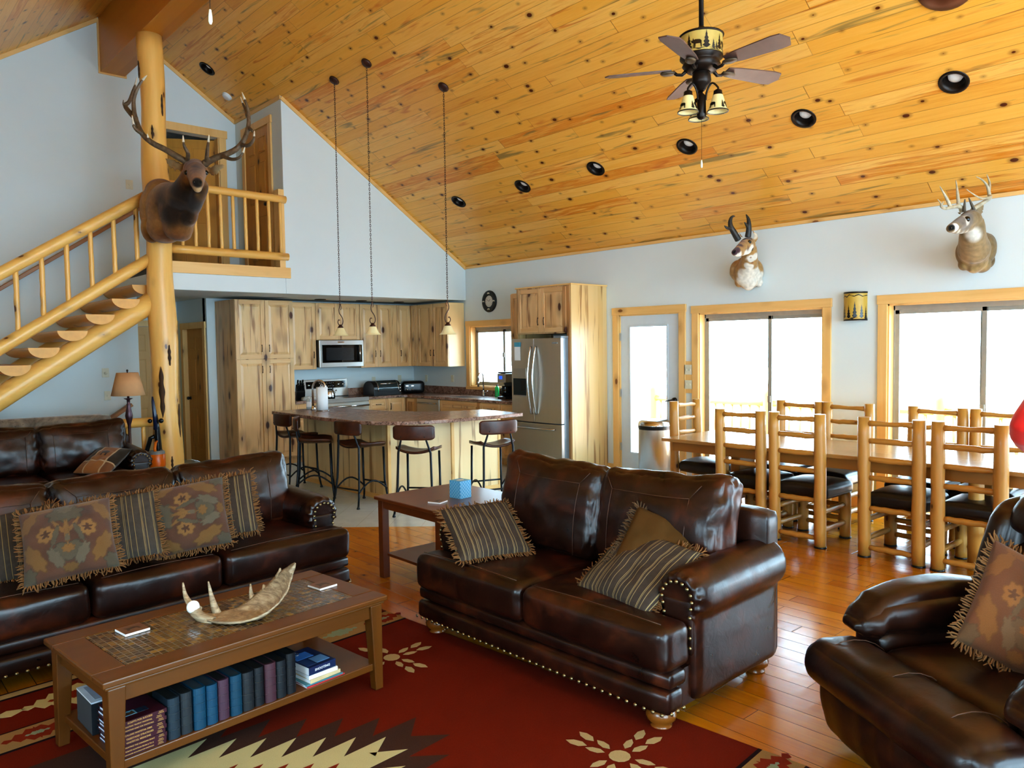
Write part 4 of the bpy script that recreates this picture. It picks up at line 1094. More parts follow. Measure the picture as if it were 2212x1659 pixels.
for i, ((c, nm), lab, w_) in enumerate(zip(cols, labs, wid)):
    h = .165+.006*((i*7) % 3)/2+(.014 if i == 10 else 0); dp = .145
    b = thing('bound_book', lab, 'book', bk(x+w_/2, -.285+.004*math.sin(i*2.1), ZS), CZ, 'bound volumes on the coffee table shelf')
    cm = plain('book_cover_'+nm.replace(' ', '_'), c, .42, var=.08)
    mb = MB(); hw = w_/2-.0012
    # rounded spine with boards
    pts = [(-hw, dp), (-hw, .006)] + [(-hw*math.cos(a), .006-.012*math.sin(a)) for a in [PI*q/8 for q in range(1, 8)]] + [(hw, .006), (hw, dp), (hw-.003, dp), (hw-.003, .010), (-hw+.003, .010), (-hw+.003, dp)]
    mb.prism(pts, 0, h); mb.build('cover', cm, b)
    for q in range(1, 5):
        zz = h*q/5+.004
        MB().tube([(-hw*math.cos(a), .006-.0125*math.sin(a), zz) for a in [PI*k/8 for k in range(9)]], .0018, 5).build('spine_rib', cm, b)
    MB().box(-hw+.003, hw-.003, .010, dp-.004, .003, h-.004).build('page_block', plain('dark_page_edges', '20211f', .5) if nm != 'blue' else plain('grey_page_edges', '3a4248', .5), b)
    x += w_+.001
# the stack of maroon books with gold titles
TT = ['ADVANCED SCOUTING FOR WHITETAILS', 'SCRAPE HUNTING FROM A TO Z', 'HUNTING THE CANADIAN GIANT', 'WHITETAIL MEDICINE', 'TREESTAND STRATEGIES', 'CALLING WHITETAIL DEER', 'HUNTING HARD FOR WHITETAILS', 'LOCATING TROPHY WHITETAIL', 'SCRIPTS FOR SUCCESS']
LB = ['bottom maroon book of the stack, titled Advanced Scouting for Whitetails', 'maroon book titled Scrape Hunting from A to Z, second from the bottom', 'maroon book titled Hunting the Canadian Giant, third from the bottom', 'maroon book titled Whitetail Medicine, fourth from the bottom', 'maroon book titled Treestand Strategies in the middle of the stack', 'maroon book titled Calling Whitetail Deer, fourth from the top', 'maroon book titled Hunting Hard for Whitetails, third from the top', 'maroon book titled Locating Trophy Whitetail, second from the top', 'top maroon book of the stack with a blue picture label']
mar = plain('maroon_cover', '3a1520', .35, var=.05); gold = plain('gold_lettering', 'b08a4e', .4); pg = plain('bluish_page_edges', 'c6d2e6', .7)
z = ZS; MX = Matrix(((1,0,0,0),(0,0,-1,0),(0,1,0,0),(0,0,0,1)))
for i in range(9):
    h = .0150 if i not in (4, 8) else .0165; hw = .084; dp = .235
    ox = .004*math.sin(i*3.3)-.002; b = thing('maroon_book', LB[i], 'book', bk(-.497+ox, -.292+.003*math.cos(i*2), z), CZ+.012*math.sin(i*5), 'maroon hunting books stacked on the coffee table shelf')
    mb = MB().box(-hw, hw, 0, .004, 0, h).box(-hw, hw, .004, dp, 0, .0018).box(-hw, hw, .004, dp, h-.0018, h); mb.build('cover', mar, b)
    MB().box(-hw+.004, hw-.004, .004, dp-.005, .0018, h-.0018).build('page_block', pg, b)
    tx = MB(); s = min(.0092, .118/len(TT[i])*1.55)
    text_mb(tx, TT[i], s, Matrix.Translation((-.018, 0, h/2)) @ MX, .0005, bold=.00025)
    for dz in (-.0028, .0028): text_mb(tx, 'TROPHY' if dz > 0 else 'WHITETAIL', .0045, Matrix.Translation((.062, 0, h/2+dz)) @ MX, .0005, bold=.0002)
    tx.build('spine_lettering', gold, b)
    if i == 8:
        MB().box(-.074, -.010, .045, .085, h, h+.0006).build('cover_picture', plain('sky_blue_print', '5f9db5', .4), b)
        MB().box(-.006, .020, .045, .085, h, h+.0006).box(.024, .034, .045, .085, h, h+.0006).build('cover_label', plain('navy_print', '1c3040', .4), b)
        MB().prism([(-.066,.05),(-.055,.066),(-.046,.062),(-.04,.078),(-.03,.07),(-.018,.08),(-.014,.052),(-.03,.047)], h+.0006, h+.001).build('cover_print', plain('brown_print', '4a3524', .5), b)
    z += h+.0002
# magazines behind the books, and the pile to the right
def mag(nm, label, x, y, z, w, d, h, rz, cover, extra=None, pages='e6e9ee', cat='magazine', grp=None):
    b = thing(nm, label, cat, bk(x, y, z), CZ+rz, grp)
    MB().box(-w/2, w/2, -d/2, d/2, .0006, h-.0006).build('page_block', plain('pages_'+pages, pages, .7, var=.02), b)
    MB().box(-w/2-.001, w/2+.001, -d/2-.001, d/2+.001, h-.0006, h).box(-w/2-.001, w/2+.001, -d/2-.001, d/2+.001, 0, .0006).box(-w/2-.0016, w/2+.0016, -d/2-.0016, -d/2-.001, 0, h).build('cover', plain('magazine_'+cover, cover, .3, var=.15), b)
    for n_, c, pts in (extra or []):
        MB().prism(pts, h, h+.0005+.0003*(ord(n_[-1]) % 3)).build(n_, plain('print_'+c, c, .35, var=.12), b)
    return b
def rc(x0, x1, y0, y1): return [(x0,y0),(x1,y0),(x1,y1),(x0,y1)]
zb = ZS
for i, (h, c) in enumerate(((.05, '3c4146'), (.048, '2a3036'))):
    mag('photo_album', ['grey album lying flat behind the bound volumes, under another', 'dark album lying flat behind the bound volumes, under the green magazine'][i], -.335, .035, zb, .29, .26, h, .02*i, c, cat='album', pages='c9c4b6'); zb += h+.0004
mag('magazine', 'green covered magazine lying on albums behind the bound volumes', -.33, .03, zb, .28, .21, .006, .0, '2f5a34', [('picture_a', '5d7d2a', rc(-.10,.02,-.07,.03)), ('picture_b', '3c6f78', rc(-.02,.12,.0,.09)), ('title_band', '9fb8cc', rc(.10,.138,-.10,.10))])
mag('photo_album', 'dark album lying flat behind the maroon book stack, under the white magazine', -.51, .085, ZS, .15, .20, .128, -.05, '23262b', cat='album', pages='3a3d40')
mag('magazine', 'white and blue magazine lying behind the maroon book stack', -.51, .085, ZS+.1284, .15, .20, .006, -.05, 'b9c4d2', [('picture_a', '8c93a0', rc(-.055,.02,-.08,.08)), ('title_band', '4f86c0', rc(.03,.075,-.1,.1))])
z = ZS
MG = [('white paged magazine with red edge at the bottom of the pile', .205, .24, .006, .03, 'b03a3a'), ('thin teal edged magazine low in the right pile', .195, .235, .006, -.03, '3f7a86'), ('cream softcover book in the right pile', .165, .225, .016, .05, 'c9b48a'), ('white softcover book second from the top of the right pile', .150, .215, .018, -.02, 'dfe3e6')]
for i, (lab, w_, d_, h_, r_, c_) in enumerate(MG): mag('magazine' if i < 2 else 'softcover_book', lab, .315, -.175, z, w_, d_, h_, r_, c_, cat='magazine' if i < 2 else 'book', grp='pile at the right end of the shelf'); z += h_+.0004
b = mag('softcover_book', 'thick softcover guide with blue photo cover topping the right pile', .305, -.17, z, .145, .22, .036, .04, '1c2a4c', [('picture_a', '3f74b4', rc(-.06,.03,.0,.07)), ('picture_b', '5c86b0', rc(-.01,.06,-.085,-.015)), ('picture_c', '27406c', rc(-.065,-.02,-.09,-.01)), ('title_band', 'b9c0d8', rc(-.066,-.01,.085,.10))], cat='book', grp='pile at the right end of the shelf')
tx = MB(); text_mb(tx, 'BRUSHING', .016, Matrix.Translation((0, -.1125, .018)) @ MX, .0004, bold=.0006) if False else text_mb(tx, 'SHOOTING', .016, Matrix.Translation((0, -.1117, .018)) @ MX, .0004, bold=.0004); tx.build('spine_lettering', plain('white_lettering', 'd8d8d8', .4), b)
ring = MB().tube([(.012*math.cos(a)-.02, .02*math.sin(a)+.075, 0) for a in [2*PI*k/20 for k in range(21)]], .0012, 5, caps=False).build('key_ring', M.steel, None, loc=bk(.30, -.175, z+.0385), rot=(0, 0, CZ)); tag(ring, 'thin wire ring lying on the guide with blue cover', 'ring')
# coasters
def coaster(label, p, rz, sz=.105):
    b = thing('coaster', label, 'coaster', p, rz, 'stone coasters with animal pictures')
    MB().box(-sz/2, sz/2, -sz/2, sz/2, 0, .010).build('tile', M.paper, b, bevel=.0015)
    MB().box(-sz/2+.001, sz/2-.001, -sz/2+.001, sz/2-.001, .010, .0106).build('picture', plain('brown_scene', '6a4630', .35, var=.25), b)
    MB().prism([(-.03,-.02),(-.022,.005),(-.03,.022),(-.01,.016),(.012,.02),(.028,.008),(.03,-.022),(.02,-.02),(.015,-.004),(-.012,-.004),(-.018,-.02)], .0106, .011).build('animal_print', plain('dark_scene', '3a2418', .4), b)
coaster('stone coaster near the left end of the coffee table', Vector((.96, 3.55, .4705)), math.radians(8)); coaster('stone coaster at the right end of the coffee table behind the antler', Vector((1.858, 3.53, .4705)), math.radians(8))
# shed moose antler
t = thing('moose_antler', 'shed moose antler palm with white burr on the coffee table', 'antler', (0, 0, 0))
d0 = depth(onz(490, 1352, .472))
lo = [(432,1330,.09),(448,1344,.04),(470,1351,.01),(500,1352,.0),(540,1344,.02),(575,1328,.05),(600,1308,.08),(620,1282,.11),(631,1250,.13),(637,1219,.15)]
hi = [(424,1316,.11),(440,1326,.12),(468,1326,.15),(498,1318,.20),(524,1306,.23),(548,1288,.25),(572,1268,.26),(596,1246,.26),(612,1232,.22),(635,1218,.16)]
mb = MB(); N = 9; vs = []; fs = []
lo_p = [PD(x, y, d0+d) for x, y, d in lo]; hi_p = [PD(x, y, d0+d) for x, y, d in hi]
def interp(P, q):
    f = q*(len(P)-1); i = min(int(f), len(P)-2); return P[i].lerp(P[i+1], f-i)
NU = 40
for side in (0, 1):
    for i in range(NU+1):
        q = i/NU; a = interp(lo_p, q); b = interp(hi_p, q)
        for j in range(N+1):
            r = j/N; p = a.lerp(b, r); sag = -.045*math.sin(PI*min(1, r*1.15))*math.sin(PI*min(1, q*1.05+.02))
            p.z += sag*(.4+.6*math.sin(PI*q)); p.z = max(p.z, .476)
            th = .010*(1-r*.6)*(1 if side else 0)
            p.z += th+.0025*math.sin(r*22+q*5); p.y += .002*math.sin(q*60)
            vs.append(p)
for s in (0, 1):
    for i in range(NU):
        for j in range(N):
            k = s*(NU+1)*(N+1)+i*(N+1)+j; f = [k, k+N+1, k+N+2, k+1]; fs.append(f if s else f[::-1])
B = (NU+1)*(N+1)
edge = [i*(N+1) for i in range(NU+1)] + [NU*(N+1)+j for j in range(1, N+1)] + [i*(N+1)+N for i in range(NU-1, -1, -1)] + [j for j in range(N-1, 0, -1)]
for a, b in zip(edge, edge[1:]+edge[:1]): fs.append([a, b, b+B, a+B])
mb.add(vs, fs, True)
def _horn():
    t = NT('weathered_antler'); n = t.noise(t.mapping((1.2,1,6)), 16, 5, .65, .7)
    return t.pbr(t.ramp(n, [(.3, '6a5844'), (.5, '9a8468'), (.75, 'c4b496')]), .55, 0, t.bump(n, .5, .008))
M.horn = _horn()
def ptube(mb, pts, r0, r1, n=9, **k):
    P = [PD(x, y, d) for x, y, d in pts]; Q = []
    for i in range(len(P)-1):      # Catmull-Rom
        a, b, c, d = P[max(i-1,0)], P[i], P[i+1], P[min(i+2, len(P)-1)]
        for s in range(4):
            u = s/4; Q.append(.5*((2*b)+(c-a)*u+(2*a-5*b+4*c-d)*u*u+(3*b-a-3*c+d)*u**3))
    Q.append(P[-1]); m = len(Q)
    if hasattr(r0, '__len__'):
        R = []
        for i in range(m):
            f = i/(m-1)*(len(r0)-1); j = min(int(f), len(r0)-2); R.append(r0[j]+(r0[j+1]-r0[j])*(f-j))
    else: R = [r0+(r1-r0)*(i/(m-1))**1.2 for i in range(m)]
    return mb.tube(Q, R, n, **k)
ptube(mb, [(417,1312,d0+.10),(424,1324,d0+.09),(440,1336,d0+.07),(462,1342,d0+.06)], .026, .020)
for pts in ([(470,1328,d0+.15),(463,1310,d0+.16),(456,1285,d0+.17),(450,1256,d0+.17)], [(428,1318,d0+.11),(412,1306,d0+.14),(400,1285,d0+.17),(395,1258,d0+.18)], [(545,1294,d0+.25),(542,1280,d0+.26),(541,1261,d0+.265)], [(572,1272,d0+.26),(569,1262,d0+.265)], [(600,1246,d0+.26),(604,1236,d0+.25),(605,1227,d0+.25)], [(628,1236,d0+.15),(634,1226,d0+.15),(638,1216,d0+.15)]):
    ptube(mb, pts, .021 if len(pts) > 3 else .014, .003)
mb.build('palm', M.horn, t)
mb = MB(); c = PD(417, 1311, d0+.088); mb.ball(c, .029, 14, 10, (1, .8, 1)); mb.build('burr', plain('chalky_burr', 'e8e6e4', .9, var=.05), t)

# ---------------------------------------------------------------- end table with tissue box
t = thing('end_table', 'mahogany end table beside the loveseat holding a blue tissue box', 'end table', (3.36, 4.43, 0), 0)
MB().box(-.39, .38, -.40, .40, .575, .60).build('tabletop', M.endwood, t, bevel=.006)
MB().box(-.35, .34, -.36, .36, .51, .575).build('apron', M.endwood, t, bevel=.003)
for sx in (-.34, .33):
    for sy in (-.35, .35): MB().box(sx-.028, sx+.028, sy-.028, sy+.028, 0, .575).build('leg', M.endwood, t, bevel=.003)
MB().box(-.33, .32, -.34, .34, .16, .18).build('shelf', M.endwood, t, bevel=.003)
def _tissue():
    t = NT('blue_lattice_card'); o = t.sep(); s = .026
    a = t.math('DIVIDE', t.math('ADD', t.math('ADD', o[0], o[1]), o[2]), s); b = t.math('DIVIDE', t.math('SUBTRACT', t.math('ADD', o[0], o[1]), o[2]), s)
    fa = t.math('ABSOLUTE', t.math('SUBTRACT', t.math('FRACT', a), .5)); fb = t.math('ABSOLUTE', t.math('SUBTRACT', t.math('FRACT', b), .5))
    e = t.smooth(t.math('MINIMUM', fa, fb), .07, .03)
    return t.pbr(t.mix(e, t.mix(t.noise(t.coord(), 9, 2), '3f93c8', '56a8d6'), 'a9d6ee'), .5)
b = thing('tissue_box', 'blue lattice patterned cube tissue box on the end table', 'tissue box', (3.385, 4.33, .6005), math.radians(6))
MB().box(-.055, .055, -.055, .055, 0, .125).build('carton', _tissue(), b, bevel=.001)
MB().prism([(.032*math.cos(a), .022*math.sin(a)) for a in [2*PI*k/16 for k in range(16)]], .125, .1258).build('opening', plain('white_film', 'd8dde2', .3), b)
coaster('stone coaster on the end table in front of the tissue box', Vector((3.16, 4.30, .6005)), math.radians(20), .10)

# ---------------------------------------------------------------- floor lamp and vacuum
t = thing('floor_lamp', 'bronze floor lamp with tan tapered shade behind the far sofa', 'floor lamp', (2.56, 9.28, 0))
MB().lathe([(0,0),(.13,0),(.13,.015),(.05,.04),(.018,.06),(.016,.60),(.022,.61),(.016,.625),(.016,.80)], 20).build('base', M.rust, t)
MB().lathe([(.016,.80),(.018,.86),(.024,.88),(.036,.93),(.040,.96),(.030,1.02),(.020,1.07),(.022,1.09),(.017,1.10),(.018,1.14),(.045,1.152),(.048,1.156),(.012,1.16),(.013,1.21)], 20).build('pole', plain('bronze_lamp', '4a3238', .35, .6), t)
sh = MB().lathe([(.176,1.19),(.113,1.445)], 36); o = sh.build('lamp_shade', None or plain('tan_linen_shade', 'b98d63', .85, var=.05), t)
o.modifiers.new('s', 'SOLIDIFY').thickness = .003
MB().lathe([(.006,1.44),(.006,1.455),(.012,1.465),(.009,1.478),(0,1.482)], 12).build('finial', M.bronze, t)
t = thing('vacuum_cleaner', 'upright vacuum cleaner with orange canister leaning by the log post', 'vacuum', (2.83, 9.25, 0), math.radians(-30))
mb = MB().box(-.16, .16, -.16, .10, .02, .10); mb.build('floor_head', M.black, t, bevel=.02)
MB().lathe([(.075,.10),(.085,.14),(.09,.24),(.09,.36)], 24, (0,0,0)).lathe([(0,.10),(.075,.10)], 24).build('dust_cup', plain('grey_canister', '6c6f74', .3), t)
MB().lathe([(.091,.36),(.094,.38),(.094,.50),(.09,.505)], 24).build('orange_band', plain('orange_plastic', 'd0660c', .3), t)
MB().lathe([(.09,.505),(.086,.535),(.07,.545)], 24).lathe([(.07,.545),(.065,.52),(0,.51)], 24).build('filter_lid', M.grey, t)
MB().tube([(0,-.06,.51),(0,-.075,.58),(0,-.03,.63),(0,.03,.65)], [.018,.016,.014,.014], 8, flat=.6).build('cup_handle', plain('orange_handle', 'd4700f', .3), t)
MB().tube([(0,.10,.08),(0,.10,.55),(0,.07,.80),(-.01,.055,.95)], [.05,.055,.04,.032], 10, flat=.7).build('body', M.black, t)
MB().tube([(-.01,.05,.78),(-.015,.045,.95),(-.03,.05,1.10),(-.035,.055,1.16)], [.034,.034,.024,.012], 10, flat=.7).build('handle', plain('navy_plastic', '14203c', .25), t)
MB().tube([(-.09,.09,.12),(-.12,.09,.30),(-.12,.09,.55),(-.08,.09,.68),(-.03,.09,.70)], .025, 10).build('hose', M.black, t)
MB().ball((.05,.05,.88), .028, 10, 8).build('cord_hook', M.black, t)
MB().ball((-.07,.05,.88), .026, 10, 8).build('cord_hook', M.black, t)
tx = MB(); text_mb(tx, 'CLEANVIEW', .026, Matrix.Translation((0, -.0925, .27)) @ MX, .0, bold=.0004); tx.build('lettering', M.white, t)
# ---------------------------------------------------------------- cabinets
# local frame for every unit: x along the run, front face looks to -y, origin at front lower corner
def pull(parent, x, z, vert=True, ln=.10, nm='handle'):
    mb = MB(); pts = []
    for q in range(9):
        s = q/8-.5; pts.append((x+(0 if vert else s*ln), -.024-.010*math.cos(s*PI)-.002, z+(s*ln if vert else 0)) if True else 0)
    mb.tube(pts, [.0065,.005,.004,.0045,.005,.0045,.004,.005,.0065], 7)
    for s in (-1, 1):
        e = (x+(0 if vert else s*ln*.42), -.0, z+(s*ln*.42 if vert else 0)); f = (e[0], -.028, e[2]); mb.tube([e, f], .004, 6)
    return mb.build(nm, M.bronze, parent)
def cab_door(parent, x0, x1, z0, z1, hx=None, hz=None, nm='door', vert=True, mats=None, y=0.):
    hk, hr = mats or (M.hick, M.hickx)
    g = .002; w = .058
    x0 += g; x1 -= g; z0 += g; z1 -= g
    mb = MB(); mb.mat(0).box(x0, x0+w, y-.02, y, z0, z1).box(x1-w, x1, y-.02, y, z0, z1)
    mb.mat(1).box(x0+w, x1-w, y-.02, y, z0, z0+w).box(x0+w, x1-w, y-.02, y, z1-w, z1)
    d = mb.build(nm, [hk, hr], parent, bevel=.003)
    a, b, c, e = x0+w, x1-w, z0+w, z1-w; s = min(.035, (b-a)*.25)
    p = MB(); p.box(a-.004, b+.004, y-.010, y-.002, c-.004, e+.004)
    MXp = Matrix(((1,0,0,0),(0,0,1,0),(0,1,0,0),(0,0,0,1)))
    o, i = [(a+.004,c+.004),(b-.004,c+.004),(b-.004,e-.004),(a+.004,e-.004)], [(a+s,c+s),(b-s,c+s),(b-s,e-s),(a+s,e-s)]
    p.add([(q[0], y-.010, q[1]) for q in o]+[(q[0], y-.0185, q[1]) for q in i], [(0,1,5,4),(1,2,6,5),(2,3,7,6),(3,0,4,7),(4,5,6,7)])
    p.build('raised_panel', hk, d)
    if hx is not None: pull(d, hx, hz, vert)
    return d
def unit(name, label, cat, x, y, rz=0, z=0, w=.5, d=.6, h=.9, fx=None, group=None, side=None, toe=False):
    t = thing(name, label, cat, (x, y, z), rz, group)
    mb = MB(); z0 = .10 if toe else 0
    mb.box(0, w, .0, d, z0, h)
    if toe: mb.box(0, w, .06, d, 0, z0)
    mb.build('carcass', side or M.hick, t, bevel=.002)
    return t
G_ = 'hickory wall cabinets'
# pantry
t = unit('pantry_cabinet', 'tall hickory pantry cabinet with four doors at the left end of the kitchen', 'cabinet', 4.29, 10.48, w=.86, d=.69, h=2.385, toe=True, side=M.hicky)
for i in range(2):
    x0 = .43*i; hx = .43-.055+.0 if i == 0 else .43+.055
    cab_door(t, x0, x0+.43, .12, 1.545, hx, 1.40); cab_door(t, x0, x0+.43, 1.55, 2.38, hx, 1.70)
YU = 10.75
t = unit('wall_cabinet', 'single door hickory wall cabinet between the pantry and the microwave', 'cabinet', 5.155, YU, z=1.37, w=.495, d=.42, h=1.015, group=G_); cab_door(t, .06, .495, 0, 1.01, .455, .22)
t = unit('wall_cabinet', 'short two door hickory wall cabinet over the microwave', 'cabinet', 5.655, YU, z=1.815, w=.765, d=.42, h=.57, group=G_)
for i in range(2): cab_door(t, .382*i, .382*(i+1), .0, .565)
t = unit('wall_cabinet', 'two door hickory wall cabinet right of the microwave', 'cabinet', 6.425, YU, z=1.37, w=.64, d=.42, h=1.015, group=G_)
cab_door(t, 0, .32, 0, 1.01, .275, .22); cab_door(t, .32, .64, 0, 1.01, .365, .22)
t = thing('corner_wall_cabinet', 'hickory corner wall cabinet with a folding door in the kitchen corner', 'cabinet', (7.07, YU, 1.37), 0, G_)
MB().prism([(0,0),(.35,0),(.35,-.2),(.66,-.2),(.66,.42),(0,.42)], 0, 1.015).build('carcass', M.hick, t, bevel=.002)
cab_door(t, .055, .33, 0, 1.01, .12, .22)
d_ = cab_door(t, 0, .17, 0, 1.01, mats=(M.hick, M.hickx)); d_.location = (.35, -.02, 0); d_.rotation_euler = (0, 0, -PI/2)
t = unit('wall_cabinet', 'two door hickory wall cabinet on the window wall beside the kitchen window', 'cabinet', 7.42, 10.545, -PI/2, 1.37, w=.82, d=.32, h=1.015, group=G_, side=M.hickpale)
cab_door(t, 0, .41, 0, 1.01, .365, .22); cab_door(t, .41, .82, 0, 1.01, .455, .22)
MB().box(5.155, 7.07, YU+.005, YU+.03, 2.385, 2.43).box(7.07, 7.42, YU-.2, YU+.03, 2.385, 2.43).box(7.42, 7.73, 9.735, 10.6, 2.385, 2.43)
# base run along the back wall
XB = 10.53-.04
def base(name, label, x, w, rz=0, y=None, **k): return unit(name, label, 'cabinet', x, y if y is not None else 10.5, rz, w=w, d=.62, h=.875, toe=True, **k)
t = base('base_cabinet', 'hickory base cabinet left of the range under the knife block', 5.155, .445, group='hickory base cabinets'); cab_door(t, 0, .445, .70, .865, .22, .78, 'drawer', False); cab_door(t, 0, .445, .11, .695, .39, .6)
t = base('base_cabinet', 'hickory base cabinet with drawer right of the range', 6.395, .36, group='hickory base cabinets'); cab_door(t, 0, .36, .70, .865, .18, .785, 'drawer', False); cab_door(t, 0, .36, .11, .695, .05, .6)
t = base('base_cabinet', 'narrow hickory base cabinet at the kitchen corner under the toaster oven', 6.757, .36, group='hickory base cabinets'); cab_door(t, 0, .33, .11, .865, .05, .74)
t = thing('corner_base_cabinet', 'hickory corner base cabinet under the black toaster', 'cabinet', (7.119, 10.5, 0), 0, 'hickory base cabinets')
MB().prism([(0,0),(.0,-.32),(.62,-.32),(.62,.62),(0,.62)], .1, .875).box(.06, .6, -.3, .6, 0, .1).build('carcass', M.hicky, t, bevel=.002)
d_ = cab_door(t, .0, .31, .11, .865, mats=(M.hicky, M.hickx)); d_.rotation_euler = (0,0,-PI/2)
XF = 7.115
t = thing('dishwasher', 'steel dishwasher under the counter between corner cabinet and sink', 'dishwasher', (XF, 10.172, 0), -PI/2)
MB().box(0, .605, 0, .58, .1, .872).build('tub', M.grey, t); MB().box(.006, .6, -.022, 0, .11, .868).build('door', M.steel, t, bevel=.004)
hb = MB().tube([(.05, -.055, .80), (.555, -.055, .80)], .011, 10)
for x in (.07, .535): hb.tube([(x, -.02, .80), (x, -.055, .80)], .009, 8)
hb.build('handle', M.chrome, t); MB().box(0, .606, .05, .5, 0, .1).build('toe_kick', M.black, t)
t = unit('sink_cabinet', 'wide hickory sink cabinet under the kitchen window', 'cabinet', XF, 9.562, -PI/2, w=.97, d=.62, h=.875, toe=True, group='hickory base cabinets')
cab_door(t, 0, .97, .70, .865, nm='drawer_front'); cab_door(t, 0, .485, .11, .695, .44, .6); cab_door(t, .485, .97, .11, .695, .53, .6)
t = unit('base_cabinet', 'hickory base cabinet with a drawer beside the fridge', 'cabinet', XF, 8.588, -PI/2, w=.46, d=.62, h=.875, toe=True, group='hickory base cabinets')
cab_door(t, 0, .46, .70, .865, .23, .785, 'drawer', False); cab_door(t, 0, .46, .11, .695, .40, .6)
t = base('base_cabinet', 'hickory filler cabinet next to the fridge side', XF, .40, -PI/2, 8.125, group='hickory base cabinets'); cab_door(t, 0, .40, .11, .865, .35, .6)
# countertops
def counter(poly, z0=.876, z1=.915): return MB().prism(poly, z0, z1)
o = counter([(5.157,10.46),(5.60,10.46),(5.60,11.17),(5.157,11.17)]).box(5.157, 5.60, 11.15, 11.178, .915, 1.02).build('countertop', M.granite, None, bevel=.004); tag(o, 'short granite countertop left of the range holding the knife block', 'countertop')
o = MB().prism([(6.39,10.46),(7.0,10.46),(XF-.04,10.40),(XF-.04,9.25),(XF-.04,7.73),(7.74,7.73),(7.74,11.17),(6.39,11.17)], .876, .915).box(6.39, 7.74, 11.15, 11.178, .915, 1.03).box(7.722, 7.748, 7.75, 11.15, .915, 1.03).build('countertop', M.granite, None, bevel=.004)
tag(o, 'granite L-shaped kitchen countertop with backsplash and sink by the window', 'countertop')
# range
t = thing('range', 'stainless steel electric range with black control panel below the microwave', 'range', (5.607, 10.46, 0), 0)
W_ = .776
MB().box(0, W_, .02, .70, .05, .905).build('body', M.steel, t, bevel=.003); MB().box(0, W_, -.01, .64, .905, .918).build('cooktop', M.blackglass, t, bevel=.003)
MB().box(0, W_, -.014, .0, .86, .922).box(0, W_, -.016, .64, .9005, .905).build('front_trim', M.steelh, t, bevel=.003)
od = MB().box(.01, W_-.01, -.03, .02, .22, .85).build('oven_door', M.steel, t, bevel=.006); MB().box(.12, W_-.12, -.033, -.03, .36, .70).build('window', M.blackglass, od)
hb = MB().tube([(.04, -.085, .80), (W_-.04, -.085, .80)], .014, 12)
for x in (.07, W_-.07): hb.tube([(x, -.03, .80), (x, -.085, .80)], .012, 8)
hb.build('handle', M.chrome, od); MB().box(.01, W_-.01, -.02, .02, .06, .21).build('warming_drawer', M.steel, t, bevel=.005)
Mb = xf((0, .605, .92), rx=math.radians(-9)) @ Matrix.Translation((0, 0, -.92))
bk_ = MB(); bk_.add([Mb @ Vector(v) for v in MB().box(0, W_, -.0, .055, .92, 1.20).v], MB().box(0,1,0,1,0,1).f); bk_.build('backguard', M.steelh, t, bevel=.006)
def onb(fn, nm, mt, **k):
    q = MB(); fn(q); q.v = [tuple(Mb @ Vector(v)) for v in q.v]; return q.build(nm, mt, t, **k)
cp_ = onb(lambda q: q.box(.04, W_-.04, -.004, .0, 1.055, 1.165), 'control_panel', M.blackglass)
for x in (.085, .16, W_-.17, W_-.09):
    kn = onb(lambda q: q.lathe([(.024,0),(.024,-.006),(.018,-.022),(0,-.022)], 16, (x, -.004, 1.11), (0,1,0)), 'knob', M.chrome)
onb(lambda q: [q.box(x_, x_+.012, -.0048, -.004, z_, z_+.005) for x_ in [.27+.03*i for i in range(9)] for z_ in (1.085, 1.135)], 'button_print', M.white)
tx = MB(); text_mb(tx, '12:00', .022, Mb @ Matrix.Translation((.30, -.0046, 1.112)) @ MX, .0); tx.build('clock_text', plain('display_grey', '8fa3ad', .4), t)
# microwave
t = thing('microwave', 'stainless over-range microwave with black glass door under the short cabinet', 'microwave', (5.657, 10.64, 1.395), 0)
W_ = .765; MB().box(0, W_, .03, .52, 0, .418).build('body', M.black, t, bevel=.003)
MB().box(0, W_, -.0, .03, 0, .415).build('face', M.steelh, t, bevel=.005); dd = MB().box(.04, W_-.028, -.008, 0, .07, .345).build('door', M.blackglass, t, bevel=.003)
MB().box(.11, .585, -.010, -.008, .105, .30).build('window', plain('dark_window', '14171a', .2), dd)
hb = MB().tube([(.675, -.045, .085), (.675, -.045, .335)], .010, 10)
for z in (.10, .32): hb.tube([(.675, -.008, z), (.675, -.045, z)], .008, 8)
hb.build('handle', M.chrome, dd)
MB().box(.31, .42, -.003, 0, .373, .398).build('name_badge', M.chrome, t)
tx = MB(); text_mb(tx, 'KitchenAid', .014, Matrix.Translation((.365, -.0034, .386)) @ MX, .0, bold=.0003); tx.build('badge_lettering', M.black, t)
# ---------------------------------------------------------------- fridge and its surround
t = thing('fridge_surround_cabinet', 'hickory cabinet with two doors over the fridge and a tall striped side panel', 'cabinet', (7.07, 7.735, 0), -PI/2)
sp_ = MB().box(.995, 1.02, -.003, .676, 0, 2.46).build('side_panel', M.hickpaley, t, bevel=.002)
MB().box(-.0, .02, .0, .676, 0, 2.46).build('side_panel', M.hickpaley, t, bevel=.002)
MB().box(.02, .995, .0, .66, 1.835, 2.45).box(.94, 1.0, -.004, 0.02, .0, 2.45).build('carcass', M.hick, t, bevel=.002)
MB().box(-.012, 1.035, -.02, .676, 2.445, 2.463).build('top_moulding', M.trim, t, bevel=.003)
cab_door(t, .04, .49, 1.85, 2.43, .435, 2.0); cab_door(t, .49, .94, 1.85, 2.43, .545, 2.0)
